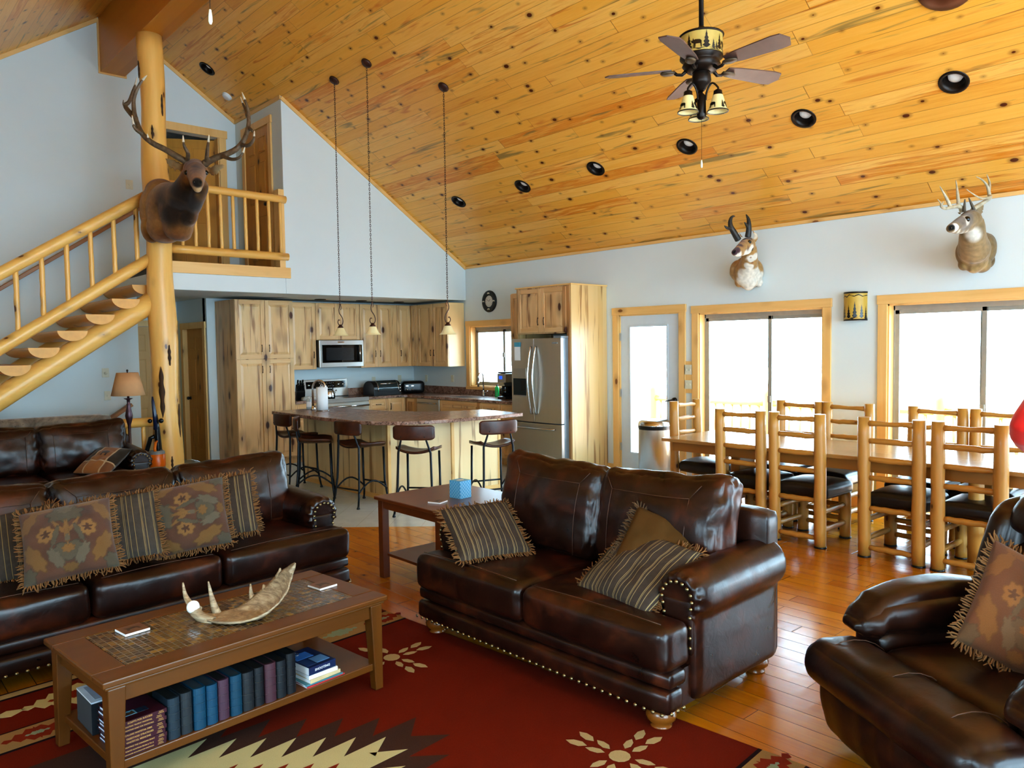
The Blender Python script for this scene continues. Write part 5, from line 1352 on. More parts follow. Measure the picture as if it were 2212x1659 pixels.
# narrow wall cabinet left of the fridge
t = unit('wall_cabinet', 'narrow hickory wall cabinet between the kitchen window and the fridge cabinet', 'cabinet', 7.42, 8.23, -PI/2, 1.39, w=.47, d=.32, h=1.04, group=G_); cab_door(t, 0, .47, 0, 1.03, .05, .2)
t = thing('refrigerator', 'stainless french door refrigerator with curved handles and water dispenser', 'refrigerator', (6.93, 7.70, 0), -PI/2)
W_ = .93; MB().box(.005, W_-.005, .055, .72, .04, 1.775).build('body', plain('grey_fridge_side', '7c8891', .4, .2), t, bevel=.004)
def fdoor(x0, x1, z0, z1, nm):
    mb = MB(); n = 16; vs = []; cx = W_/2
    fr = [(x0+(x1-x0)*i/n) for i in range(n+1)]
    poly = [(x, -.028*(1-((x-cx)/cx)**2)) for x in fr]+[(x1, .05), (x0, .05)]
    mb.prism(poly, z0, z1); return mb.build(nm, M.steel, t, bevel=.004)
dl = fdoor(.0, W_/2-.004, .685, 1.775, 'door'); dr = fdoor(W_/2+.004, W_, .685, 1.775, 'door'); fz = fdoor(.0, W_, .07, .672, 'freezer_drawer')
MB().box(.02, W_-.02, .0, .3, 0, .07).build('toe_grille', M.black, t)
for s, d_ in ((-1, dl), (1, dr)):
    x = W_/2+s*.045; pts = [(x, -.03, .80)] + [(x+s*.0, -.045-.06*math.sin(PI*q/14), .80+.86*q/14) for q in range(15)] + [(x, -.03, 1.66)]
    MB().tube(pts, .013, 10, flat=1.2).build('handle', M.chrome, d_)
pts = [(.10, -.02, .61)] + [(.10+.73*q/12, -.045-.05*math.sin(PI*q/12), .61) for q in range(13)] + [(.83, -.02, .61)]
MB().tube(pts, .013, 10).build('handle', M.chrome, fz)
dsp = MB().box(.062, .31, -.030, -.01, 1.265, 1.385).build('dispenser_panel', M.steelh, dl); 
MB().box(.062, .31, -.0275, -.01, 1.02, 1.25).build('dispenser_recess', plain('dark_recess_steel', '3b444a', .25, .8), dl); MB().box(.22, .30, -.034, -.02, 1.09, 1.23).build('dispenser_paddle', M.black, dl); MB().box(.062, .31, -.034, -.02, 1.015, 1.03).build('dispenser_tray', M.chrome, dl)
MB().box(.79, .88, -.0165, -.01, 1.705, 1.722).build('name_badge', M.chrome, dr)
MB().box(.80, .93, .0, .14, 1.775, 1.80).build('hinge_cover', M.grey, t, bevel=.004)
n_ = thing('notepad', 'white magnetic notepad with blue heading stuck on the fridge door', 'notepad', (6.93-.0232, 7.70, 0), -PI/2)
MB().box(.095, .205, -.006, -.001, 1.49, 1.67).build('pad', M.paper, n_); MB().box(.092, .208, -.007, -.001, 1.67, 1.73).build('heading', plain('blue_heading', '4a9cb8', .5), n_)
# ---------------------------------------------------------------- island
IT = [(4.16,9.10),(4.155,8.4),(4.155,7.73),(4.185,7.2),(4.26,6.93),(4.43,6.71),(4.68,6.565),(4.92,6.51),(5.27,6.48),(5.62,6.44),(5.965,6.445),(5.99,7.22),(5.67,7.27),(5.37,7.50),(5.14,7.88),(5.05,8.45),(5.045,9.10)]
def smooth_poly(P, it=2):
    for _ in range(it):
        Q = []
        for i in range(len(P)):
            a, b = P[i], P[(i+1) % len(P)]
            if i in KEEP: pass
            Q += [(a[0]*.75+b[0]*.25, a[1]*.75+b[1]*.25), (a[0]*.25+b[0]*.75, a[1]*.25+b[1]*.75)]
        P = Q
    return P
o = MB().prism(IT, .875, .915).build('island_countertop', M.granite, None, bevel=.006); tag(o, 'curved granite bar top on the kitchen island', 'countertop')
t = thing('kitchen_island', 'kitchen island with pale hickory panelling and a bend toward the stools', 'kitchen island', (0, 0, 0))
IB = [(4.57,9.05),(4.585,7.13),(5.23,6.83),(5.93,6.83),(5.93,7.2),(5.62,7.24),(5.33,7.47),(5.11,7.86),(5.02,8.4),(5.02,9.05)]
MB().prism(IB, 0, .875).build('carcass', M.hickpaley, t, bevel=.002)
def facing(a, b, z0=0, z1=.875, nm='face_panel', off=.012, mt=None):
    a = Vector((a[0], a[1], 0)); b = Vector((b[0], b[1], 0)); d = (b-a); L_ = d.length; an = math.atan2(d.y, d.x)
    return MB().box(0, L_, -off, 0, z0, z1).build(nm, mt or M.hickpale, t, loc=a, rot=(0, 0, an))
for a, b in ((IB[0], IB[1]), (IB[1], IB[2]), (IB[2], IB[3])):
    facing(a, b); facing(a, b, 0, .055, 'base_trim', .02, M.trimx)
facing(IB[3], IB[4], mt=M.trimz)
for p in (IB[1], IB[2], (5.92, 6.83)): MB().box(p[0]-.02, p[0]+.02, p[1]-.022, p[1]+.012, .0, .875).build('corner_trim', M.trimz, t, bevel=.003)
cd_ = cab_door(t, 0, .36, .11, .865, .05, .5, mats=(M.hicky, M.hickx)); cd_.location = (5.93, 6.84, 0); cd_.rotation_euler = (0, 0, PI/2)
plate('wall_outlet', 'ivory outlet on the island panel under the bar top', 'outlet', (4.557, 8.05, .74), '-x', kind='outlet')
# things on the counters
Zc = .9155
t = thing('paper_towel_holder', 'roll of white paper towels on an upright holder on the island', 'paper towels', (4.60, 8.62, Zc))
MB().lathe([(0,0),(.085,0),(.085,.008),(0,.012)], 24).lathe([(.006,.01),(.006,.30)], 8).tube([(.0+.014*math.cos(a), 0, .312+.014*math.sin(a)) for a in [2*PI*k/12 for k in range(13)]], .004, 6, caps=False).build('holder', M.chrome, t)
MB().lathe([(.02,.014),(.07,.014),(.07,.292),(.02,.292),(.02,.014)], 28).build('roll', M.paper, t)
t = thing('island_faucet', 'tall gooseneck faucet standing on the island behind the paper towels', 'faucet', (4.60, 8.86, Zc), math.radians(-50))
MB().lathe([(0,0),(.03,0),(.03,.01),(.022,.03),(.016,.05)], 16).tube([(0,0,.05),(0,0,.27)]+[(.085-.085*math.cos(a), 0, .27+.10*math.sin(a)) for a in [PI*q/12 for q in range(1,13)]]+[(.17,0,.24)], .013, 10).build('spout', M.chrome, t)
MB().lathe([(.013,.24),(.017,.23),(.018,.17),(.012,.165),(0,.165)], 14, (.17,0,0)).build('spray_head', M.chrome, t); MB().tube([(.02,0,.04),(.06,.03,.07)], [.009,.006], 8).build('lever', M.chrome, t)
def bottle(nm, label, loc, col, h, r, cap, cat='bottle', lab=None, fill=None):
    b = thing(nm, label, cat, loc); MB().lathe([(0,0),(r,0),(r,.02),(r,h*.72),(r*.8,h*.80),(r*.32,h*.86),(r*.32,h*.9),(0,h*.9)], 18).build('body', col, b)
    MB().lathe([(r*.4,h*.88),(r*.4,h*.94),(r*.15,h*.95),(r*.15,h),(0,h)], 10).tube([(0,0,h*.99),(r*.8,0,h*.985)], r*.13, 6).build('pump', cap, b)
    if lab: MB().lathe([(r*1.01,h*.2),(r*1.01,h*.6)], 18, a0=-2.4, a1=.6).build('wrap_label', lab, b)
    return b
bottle('soap_dispenser', 'clear soap pump bottle on the island beside the tall faucet', (4.605, 8.98, Zc), plain('clear_plastic', 'aebcc6', .15), .16, .032, M.white, lab=M.paper)
bottle('soap_dispenser', 'green dish soap bottle on the counter under the kitchen window', (7.60, 8.78, Zc), plain('green_soap', '1fae5c', .2, emit='1fae5c', estr=.05), .19, .034, M.black)
t = thing('kitchen_faucet', 'steel kitchen faucet at the window sink', 'faucet', (7.60, 9.10, Zc), PI)
MB().lathe([(0,0),(.028,0),(.028,.012),(.02,.04),(.017,.09)], 16).tube([(0,0,.08),(0,0,.30)]+[(.05-.05*math.cos(a), 0, .30+.06*math.sin(a)) for a in [PI*q/10 for q in range(1,11)]]+[(.10,0,.22)], .012, 10).build('spout', M.chrome, t)
MB().lathe([(.012,.24),(.016,.22),(.017,.15),(0,.15)], 12, (.10,0,0)).build('spray_head', M.chrome, t); MB().tube([(0,.015,.05),(0,.06,.06),(.01,.11,.085)], [.012,.009,.006], 8).build('lever', M.chrome, t)
sk = MB().box(7.17, 7.52, 8.85, 9.40, .9152, .9165).build('sink', plain('dark_sink', '3a302a', .3), None); tag(sk, 'undermounted sink basin in the window counter', 'sink')
t = thing('coffee_maker', 'black and steel coffee maker beside the fridge on the counter', 'coffee maker', (7.42, 8.36, Zc), -PI/2)
MB().box(-.09, .09, -.10, .11, 0, .035).box(-.09, .09, .04, .11, .03, .36).build('base', M.black, t, bevel=.006); MB().box(-.092, .092, -.10, .11, .24, .37).build('brew_head', M.steelh, t, bevel=.01)
MB().box(-.045, .02, -.104, -.10, .29, .335).build('display', plain('blue_display', '2a5cff', .3, emit='2a5cff', estr=1.2), t)
MB().lathe([(.05,.04),(.068,.06),(.07,.12),(.05,.17),(.055,.185)], 18, (0,-.02,0)).build('carafe', M.blackglass, t); MB().tube([(0,-.085,.16),(0,-.12,.15),(0,-.12,.08),(0,-.085,.07)], .008, 6).build('carafe_handle', M.black, t); MB().box(-.09, .06, -.09, .1, .372, .395).build('lid', M.black, t, bevel=.008)
t = thing('toaster_oven', 'rounded black toaster oven with steel framed glass door on the counter', 'toaster oven', (6.83, 10.76, Zc), 0)
def arc(n=12): return [(.17,0)]+[(.17*math.cos(a)*1.0-.0, .10+.135*math.sin(a)) for a in [PI*q/n for q in range(n+1)]]+[(-.17,0)]
MY = Matrix(((0,0,1,0),(1,0,0,0),(0,1,0,0),(0,0,0,1)))
MB().prism(arc(), -.26, .26, MY).build('shell', M.black, t, bevel=.006)
dpl = MB(); vs = []; n = 8
for i in range(n+1):
    a = PI+math.radians(8)-math.radians(75)*i/n; y = .172*math.cos(a); z = .10+.138*math.sin(PI-a) if a < PI else .09
    vs += [(-.17, y, z), (.20, y, z)]
dpl.add(vs, [(2*i, 2*i+1, 2*i+3, 2*i+2) for i in range(n)], True); dpl.build('glass_door', plain('smoked_glass', '2e3c3e', .08), t)
MB().tube([(-.18, -.176, .06),(-.18,-.170,.12),(-.18,-.13,.20),(-.18,-.07,.232)], .008, 6).tube([(.205, -.176, .06),(.205,-.170,.12),(.205,-.13,.20),(.205,-.07,.232)], .008, 6).tube([(-.15,-.185,.19),(.18,-.185,.19)], .008, 8).build('door_frame', M.chrome, t)
for z in (.06, .11, .16): MB().lathe([(.017,0),(.017,-.012),(.010,-.018),(0,-.018)], 12, (.235, -.166, z), (0,1,0)).build('knob', M.chrome, t)
t = thing('toaster', 'black four slice toaster in the kitchen corner', 'toaster', (7.38, 10.70, Zc), math.radians(-25))
MB().rbox(-.19, .19, -.13, .13, .008, .205, .05, 10, (.004,.004,.006)).build('shell', M.black, t)
for x in (-.11, -.02): MB().lathe([(.016,0),(.016,-.014),(0,-.016)], 12, (x, -.132, .07), (0,1,0)).build('knob', M.chrome, t); 
for x in (-.11, -.02): MB().box(x-.02, x+.02, -.15, -.13, .125, .137).build('lever', M.chrome, t)
MB().box(-.14, .14, -.07, -.04, .208, .2125).box(-.14, .14, .04, .07, .208, .2125).build('slot_trim', M.grey, t)
t = thing('knife_block', 'black knife block full of black handled knives left of the range', 'knife block', (5.36, 10.72, Zc), math.radians(-20))
MXk = Matrix(((0,0,1,0),(1,0,0,0),(0,1,0,0),(0,0,0,1)))
MB().prism([(.10,0),(-.06,0),(-.13,.13),(.00,.235),(.10,.16)], -.06, .06, MXk).build('block', plain('black_wood_block', '1a1816', .4), t, bevel=.004)
for i in range(3):
    for j in range(3):
        o = Vector((-.036+.036*i, -.10+.045*j, .155+.036*j)); d_ = Vector((0, -.62, .78)).normalized()
        k = MB().bar(o, o+d_*(.10-.012*((i+j) % 2)), .016, .024, up=(1,0,0)).build('knife_handle', M.black, t, bevel=.004); MB().disc(o+d_*(.1005-.012*((i+j) % 2)), d_, .006, 8).build('rivet', M.chrome, k)
t = thing('kettle', 'steel kettle on the range behind the paper towels', 'kettle', (5.84, 10.72, .9185)); MB().lathe([(0,0),(.09,0),(.095,.02),(.085,.10),(.05,.145),(.0,.15)], 22).build('body', M.chrome, t); MB().tube([(-.07,0,.12),(-.06,0,.20),(0,0,.235),(.06,0,.20),(.07,0,.12)], .009, 8).build('handle', M.black, t); MB().tube([(.085,0,.07),(.13,0,.12)], [.016,.01], 8).build('spout', M.chrome, t)
t = thing('dish_rag', 'crumpled grey dish cloth on the counter under the knife block', 'cloth', (5.40, 10.52, Zc)); MB().rbox(-.12, .12, -.05, .06, .0, .05, .022, 10, (0,0,.01), .03, 4).build('cloth', plain('grey_cloth', 'a8a49c', .9), t)
# wall clock
t = thing('wall_clock', 'round black wall clock with small cream face above the kitchen window', 'clock', (XW, 9.09, 2.377), -PI/2)
MB().lathe([(.165,0),(.168,-.02),(.155,-.03),(.09,-.024),(.088,-.018),(0,-.018)], 40, (0,0,0), (0,1,0)).build('rim', plain('black_clock_rim', '1a1b1c', .5), t)
MB().lathe([(0,-.019),(.088,-.019)], 32, (0,0,0), (0,1,0)).build('dial', plain('cream_dial', 'c9c7bd', .6), t)
tx = MB()
for k in range(12):
    a = PI/2-2*PI*k/12; text_mb(tx, str(k or 12), .02, Matrix.Translation((.07*math.cos(a), -.0195, .07*math.sin(a))) @ MX, .0)
tx.build('dial_text', M.black, t); MB().bar((0,-.021,0), (.028,-.021,.032), .005, .001, (0,1,0)).build('hour_hand', M.black, t); MB().bar((0,-.022,0), (-.05,-.022,.03), .004, .001, (0,1,0)).build('minute_hand', M.black, t)
for k, a in enumerate((90, 0, 270, 180)):
    x, z = .122*math.cos(math.radians(a)), .122*math.sin(math.radians(a))
    MB().prism([(x-.026,z-.012),(x-.024,z+.008),(x-.01,z+.013),(x+.012,z+.012),(x+.026,z+.004),(x+.024,z-.012),(x+.014,z-.004),(x-.012,z-.004)], .031, .032, Matrix(((1,0,0,0),(0,0,-1,0),(0,1,0,0),(0,0,0,1)))).build('animal_print', M.ivory, t)

# ---------------------------------------------------------------- bar stools
def make_stool(label, loc, rz):
    """faces local +y"""
    t = thing('bar_stool', label, 'bar stool', loc, rz, 'iron bar stools around the island')
    sh = .635
    def foot(mb, x, y): mb.lathe([(0,0),(.016,0),(.018,.008),(.012,.02),(.010,.03)], 10, (x, y, 0))
    for s in (-1, 1):
        mb = MB(); mb.tube([(s*.205, .20, .01), (s*.185, .19, .10), (s*.172, .172, .25), (s*.168, .165, sh-.02)], [.011,.011,.012,.012], 8); foot(mb, s*.205, .20); mb.build('leg', M.iron, t)
        mb = MB(); mb.tube([(s*.205, -.235, .01), (s*.19, -.21, .12), (s*.175, -.19, .30), (s*.165, -.175, sh), (s*.13, -.20, .76), (s*.125, -.215, .86)], [.011,.011,.012,.012,.010,.009], 8); foot(mb, s*.205, -.235); mb.build('leg', M.iron, t)
    MB().tube([(-.178,.18,.22),(.178,.18,.22)], .009, 8).build('foot_rail', M.iron, t); MB().tube([(-.185,-.20,.19),(.185,-.20,.19)], .009, 8).build('foot_rail', M.iron, t)
    for s in (-1, 1): MB().tube([(s*.19, .186-.40*q/10, .16+.11*math.sin(PI*q/10)) for q in range(11)], .009, 8).build('side_brace', M.iron, t)
    n = 14; vs = []; fs = []
    for sd in (1, 0):
        for j in range(n+1):
            for i in range(n+1):
                u = -1+2*i/n; v = -1+2*j/n; k = 1-.10*(u*u*v*v)
                x = u*.215*k; y = v*.195*k*(1 if v > 0 else .96); z = sh+.035*u*u-.012*(1-v*v)*(1-u*u)+.018*max(0, -v)**2*(abs(u)**2) -(0.0 if sd else .012)-(.016*max(0, v)**3)
                vs.append((x, y, z+.014*sd))
    for sd in (0, 1):
        for j in range(n):
            for i in range(n):
                b = sd*(n+1)**2+j*(n+1)+i; f = [b, b+1, b+n+2, b+n+1]; fs.append(f if sd == 0 else f[::-1])
    ed = [i for i in range(n+1)]+[j*(n+1)+n for j in range(1,n+1)]+[n*(n+1)+i for i in range(n-1,-1,-1)]+[j*(n+1) for j in range(n-1,0,-1)]
    for a, b in zip(ed, ed[1:]+ed[:1]): fs.append([b, a, a+(n+1)**2, b+(n+1)**2])
    MB().add(vs, fs, True).build('seat', M.saddle, t)
    mb = MB()
    def bkf(v):
        q = v.x/.215; zz = v.z-.84
        e = 1-max(0, (abs(q)-.78)/.22)**2*.30
        return Vector((v.x, v.y+.045*q*q-.225+.10*zz*.0, .84+zz*e))
    mb.rbox(-.215, .215, -.013, .013, .765, .915, .013, 18, (0,.004,0), 0, 0, bkf); mb.build('backrest', M.saddle, t)
    for x, z in ((-.12,.80),(.12,.80)): MB().ball((x, -.236, z), .006, 8, 6).build('bolt', M.iron, t)
    return t
st0 = make_stool('bar stool second from the right end of the island, seen squarely from behind', (4.485, 6.405, 0), math.radians(39.7-90))
dup(st0, (4.31, 7.235, 0), math.radians(10-90), 'bar stool in the middle of the row, left of the one seen from behind')
dup(st0, (4.16, 7.98, 0), math.radians(-30-90), 'bar stool turned sideways in front of the farthest one')
dup(st0, (4.27, 8.66, 0), math.radians(2-90), 'farthest bar stool, at the pantry end of the island')
dup(st0, (5.30, 6.22, 0), math.radians(72-90), 'bar stool nearest the fridge at the right end of the island')
# ---------------------------------------------------------------- dining table and log chairs
TX0, TX1, TY0, TY1 = 6.10, 7.02, 1.25, 4.60
t = thing('dining_table', 'long plank dining table with eight log chairs by the windows', 'dining table', ((TX0+TX1)/2, (TY0+TY1)/2, 0))
hx, hy = (TX1-TX0)/2, (TY1-TY0)/2
MB().box(-hy, hy, -hx, hx, .73, .762).build('tabletop', M.dining, t, rot=(0, 0, PI/2), bevel=.006)
for s in (-1, 1): MB().box(s*(hx-.07)-.012, s*(hx-.07)+.012, -hy+.09, hy-.09, .64, .73).build('apron', M.diningside, t, bevel=.003)
for s in (-1, 1): MB().box(-hx+.07, hx-.07, s*(hy-.10)-.012, s*(hy-.10)+.012, .64, .73).build('apron', M.diningside, t, bevel=.003)
for sx in (-1, 1):
    for sy in (-1, 1): MB().lathe([(0,0),(.05,0),(.055,.3),(.05,.73)], 14, (sx*(hx-.12), sy*(hy-.62), 0)).build('leg', M.chairz, t)
for sy in (-1, 1): MB().box(-.14, .14, sy*(hy-.62)-.05, sy*(hy-.62)+.05, .2, .73).build('trestle_panel', M.diningside, t, bevel=.01)
def logtube(mb, a, b, r, n=12, jit=.05, seed=0, knob=False):
    a = Vector(a); b = Vector(b); rnd = random.Random(seed); P = []; R = []
    for q in range(9):
        p = a.lerp(b, q/8); P.append(p+Vector((rnd.uniform(-1,1), rnd.uniform(-1,1), rnd.uniform(-1,1)))*r*jit*(0 if q in (0, 8) else 1)); R.append(r*(1+rnd.uniform(-jit, jit)))
    R[0] *= .97; R[-1] *= .97
    return mb.tube(P, R, n)
def make_chair(label, loc, rz):
    """faces local +y; back posts at y=0"""
    t = thing('log_chair', label, 'dining chair', loc, rz, 'log chairs around the dining table')
    for s in (-1, 1):
        mb = MB(); logtube(mb, (s*.20, 0, .012), (s*.20, -.02, 1.095), .047, 16, .035, 3+s); p = mb.build('back_post', M.chairz, t)
        MB().lathe([(0,0),(.050,0),(.050,.014),(.046,.014)], 14, (s*.20, 0, 0)).build('floor_pad', M.black, p)
        mb = MB(); logtube(mb, (s*.19, .47, .012), (s*.19, .47, .41), .047, 14, .03, 6+s); p = mb.build('leg', M.chairz, t)
        MB().lathe([(0,0),(.050,0),(.050,.014),(.046,.014)], 14, (s*.19, .47, 0)).build('floor_pad', M.black, p)
        for z in (.14, .29): mb = MB(); logtube(mb, (s*.195, .03, z), (s*.19, .44, z), .023, 10, .06, int(z*100)+s); mb.build('side_rung', M.chairy, t)
    for i, z in enumerate((1.05, .912, .77, .627, .387, .078)):
        mb = MB(); a = Vector((-.165, -.018*z, z)); b = Vector((.165, -.018*z, z)); rnd = random.Random(i+4)
        mb.tube([a.lerp(b, q/8)+Vector((0,0,rnd.uniform(-.003,.003))) for q in range(9)], [.0195+.004*math.sin(PI*q/8)+rnd.uniform(-.001,.001) if i else .0245-.007*math.sin(PI*q/8) for q in range(9)], 10)
        mb.build('back_rung', M.chairx, t)
    for z in (.10, .22): mb = MB(); logtube(mb, (-.16, .47, z), (.16, .47, z), .022, 10, .06, int(z*90)); mb.build('front_rung', M.chairx, t)
    mb = MB()
    def sf(v): 
        q = (v.y-.02)/.50
        return Vector((v.x*(1-.06*(1-q)), v.y, v.z-.012*max(0, abs(v.x)/.24)**3))
    mb.rbox(-.235, .235, .045, .535, .395, .50, .035, 18, (.008,.008,.022), .003, 2, sf); mb.build('seat', M.seatpad, t)
    return t
CH = [('log dining chair on the near side of the table, partly hidden behind the loveseat', 3.66, 6.0), ('log dining chair on the near side, right of the one behind the loveseat', 3.134, 6.0), ('log dining chair on the near side with a split in its right post', 2.38, 6.0), ('log dining chair on the near side, closest to the recliner', 1.85, 6.0)]
c0 = None
for lab, y, x in CH:
    if c0 is None: c0 = make_chair(lab, (x, y, 0), -PI/2)
    else: dup(c0, (x, y, 0), -PI/2, lab)
FAR = [('log dining chair on the window side in front of the first sliding window', 3.765), ('log dining chair on the window side standing before the white wall', 3.28), ('log dining chair on the window side, third from the trash can end', 2.49), ('log dining chair on the window side, nearest the red sleeve', 1.99)]
for lab, y in FAR: dup(c0, (7.23, y, 0), PI/2, lab)
dup(c0, (6.66, 4.69, 0), PI, 'log dining chair at the head of the table beside the trash can')
t = thing('trash_can', 'round brushed steel trash can in front of the glazed door', 'trash can', (7.30, 5.60, 0))
MB().lathe([(0,.03),(.19,.03),(.19,.68)], 32).build('body', M.steel, t); MB().lathe([(.198,0),(.198,.035),(.19,.04)], 32).lathe([(0,0),(.198,0)], 32).build('base', M.black, t)
MB().lathe([(.192,.68),(.194,.70),(.194,.725)], 32).build('collar', M.black, t); MB().lathe([(.195,.725),(.19,.765),(.15,.79),(0,.80)], 32).build('lid', M.chrome, t)
# wall sconce
t = thing('wall_sconce', 'black and amber half-round wall sconce with tree cutouts between the windows', 'wall sconce', (XW, 3.433, 1.885), -PI/2)
r = .112; am = plain('amber_mica', 'b3923a', .5, var=.08, emit='b3923a', estr=.10)
MB().lathe([(r,.004),(r,.283)], 28, a0=-PI/2, a1=PI/2).build('shade', am, t)
MB().lathe([(r+.003,0),(r+.003,.016),(r-.004,.016)], 28, a0=-PI/2, a1=PI/2).build('rim', M.black, t); MB().lathe([(r-.004,.27),(r+.003,.27),(r+.003,.287)], 28, a0=-PI/2, a1=PI/2).build('rim', M.black, t)
def wrap_poly(mb, pts, R, a_mid, z0, n=1):
    """lay a flat cut-out (x along the arc in metres, z up) on a cylinder"""
    P = []
    for i in range(len(pts)):
        a, b = pts[i], pts[(i+1) % len(pts)]; k = max(1, int(abs(b[0]-a[0])/.008))
        P += [(a[0]+(b[0]-a[0])*q/k, a[1]+(b[1]-a[1])*q/k) for q in range(k)]
    mb.add([(R*math.cos(a_mid+x/R), R*math.sin(a_mid+x/R), z0+z) for x, z in P], [list(range(len(P)))])
def pine(x, z, w, h):
    R_ = [(x+.004, z)]
    n = 4
    for i in range(n): f = i/n; R_ += [(x+w*(1-f)*.5, z+h*(.14+.8*f)), (x+w*(1-f)*.22, z+h*(.14+.8*f)+h*.10)]
    R_.append((x, z+h)); return R_+[(2*x-a, b) for a, b in R_[-2::-1]]
tr = MB()
for x, h, w in ((-.145,.09,.035),(-.085,.11,.045),(-.025,.10,.045),(.035,.125,.05),(.10,.10,.045),(.15,.09,.035)): wrap_poly(tr, pine(x, .025, w, h*1.35), r+.002, -PI/2, 0)
tr.build('tree_cutout', M.black, t)
hl = MB(); wrap_poly(hl, [(-.175,.016),(.175,.016),(.175,.03),(.05,.034),(-.02,.028),(-.1,.04),(-.175,.034)], r+.0022, -PI/2, 0); hl.build('ground_cutout', M.black, t)
mt_ = MB(); wrap_poly(mt_, [(-.175,.25),(-.12,.235),(-.08,.255),(-.045,.24),(-.02,.262),(.03,.245),(.07,.262),(.11,.242),(.175,.255),(.175,.246),(.11,.234),(.07,.252),(.03,.236),(-.02,.252),(-.045,.23),(-.08,.244),(-.12,.226),(-.175,.24)], r+.0022, -PI/2, 0); mt_.build('mountain_cutout', M.black, t)
# ---------------------------------------------------------------- the deck outside
def _deckwood(): return wood('red_cedar_log', [(.3, 'b5602a'), (.6, 'c97638'), (.8, '9c4c1e')], 'Z', 9, .5)
M.cedar = _deckwood()
struct(MB().box(XW+.17, XW+2.9, -3, 12, -.25, -.08).build('floor_deck', wood('deck_boards', [(.3, 'a58a70'), (.7, 'b89c80')], 'Y', 9, .7, board=('X', .14))))
struct(MB().box(XW+.3, 90, -60, 90, -1.6, -1.5).build('ground', plain('snowy_ground', 'dfe5ea', .9, var=.02)))
RXd = XW+2.65
n_p = 0
for y in (8.0, 5.9, 3.55, 1.2):
    p = MB(); logtube(p, (0,0,0), (0,0,1.14), .075, 14, .03, int(y*10)); p = p.build('deck_post', M.cedar, None, loc=(RXd, y, -.08))
    tag(p, ['round cedar post of the deck railing seen through the second sliding window', 'round cedar post of the deck railing outside the windows'][0 if y == 3.55 else 1], 'deck post', 'cedar deck railing posts')
ys = [8.0, 5.9, 3.55, 1.2]
for a, b in zip(ys, ys[1:]):
    lab = 'cedar deck railing section with upright spindles outside, %s' % {8.0: 'seen left through the kitchen side', 5.9: 'seen through the glazed door', 3.55: 'seen through the second sliding window', 1.2: 'beyond the right edge of the windows'}[a]
    t = thing('deck_railing', lab, 'railing', (RXd, 0, -.08), 0, 'cedar deck railing sections')
    for z in (.86, .14): mb = MB(); logtube(mb, (0, a-.06, z), (0, b+.06, z), .05 if z > .5 else .045, 12, .03, int(a*7)); mb.build('rail', wood('cedar_rail', [(.3, 'b5602a'), (.6, 'c97638'), (.8, '9c4c1e')], 'Y', 9, .5) if 'cedar_rail' not in bpy.data.materials else bpy.data.materials['cedar_rail'], t)
    k = 14
    for i in range(1, k): y = a+(b-a)*i/k; MB().tube([(0, y, .14), (0, y, .86)], .022, 8).build('spindle', M.cedar, t)
# ---------------------------------------------------------------- log post, stairs and rails
def ony(x, y, Y):
    d = ray(x, y); return Vector(CAM + d*Y/d[1])
def spline(P, k=4):
    P = [Vector(p) for p in P]; Q = []
    for i in range(len(P)-1):
        a, b, c, d = P[max(i-1,0)], P[i], P[i+1], P[min(i+2, len(P)-1)]
        for s in range(k):
            u = s/k; Q.append(.5*((2*b)+(c-a)*u+(2*a-5*b+4*c-d)*u*u+(3*b-a-3*c+d)*u**3))
    return Q+[P[-1]]
t = thing('log_post', 'tall honey log post with dark bark scars holding up the ridge beam', 'log post', (3.06, 9.55, 0))
mb = MB(); rnd = random.Random(2); n = 26
mb.tube([(-.045*q/n+.008*math.sin(q*.9), .004*math.cos(q*.7), 5.338*q/n) for q in range(n+1)], [.160+.008*math.sin(q*.8)-.026*q/n+(.006 if q == 0 else 0) for q in range(n+1)], 28)
mb.build('trunk', M.logz, t)
dk = wood('dark_bark', [(.3, '2a1a0e'), (.6, '4a3018'), (.8, '6e4a24')], 'Z', 10, .8, bump=.4)
for px, y0, y1, w in ((350,792,903,.030),(386,872,945,.016),(366,745,790,.018),(372,985,1015,.014),(349,205,250,.013),(329,270,300,.012),(300,132,168,.014)):
    mb = MB(); yc = (y0+y1)/2
    d = ray(px, yc); ax = Vector((3.06-.045*(1.68+d[2]*9.2-0)/5.338, 9.55, 0))
    # point on the trunk skin seen at that height
    k = 9.5/d[1]; 
    for _ in range(30):
        p = Vector(CAM+d*k); rr = math.hypot(p.x-ax.x, p.y-ax.y); R_ = .160-.026*p.z/5.338
        k -= (R_+.001-rr)*.12 if rr < R_+.3 else .02
        if rr > R_: k += (rr-R_)*.02
    p = Vector(CAM+d*k); a = math.atan2(p.y-ax.y, p.x-ax.x); h = (y1-y0)/FPX*9.1
    z0 = p.z; R_ = .160-.026*z0/5.338+.0085
    m = 22; vs = []; fs = []
    for i in range(m+1):
        f = -1+2*i/m; zz = z0-f*h/2; ww = w*(1-f*f)**.6*(1+.22*math.sin(i*.9+px))+.0006
        for j in range(5):
            aa = a+(j-2)/2*ww/R_; rr = R_+(.004 if 0 < j < 4 else -.006); axx = 3.06-.045*zz/5.338
            vs.append((axx-3.06+rr*math.cos(aa), rr*math.sin(aa), zz))
    for i in range(m):
        for j in range(4): fs.append((i*5+j, i*5+j+1, (i+1)*5+j+1, (i+1)*5+j))
    mb.add(vs, fs, True); mb.build('bark_scar', dk, t)
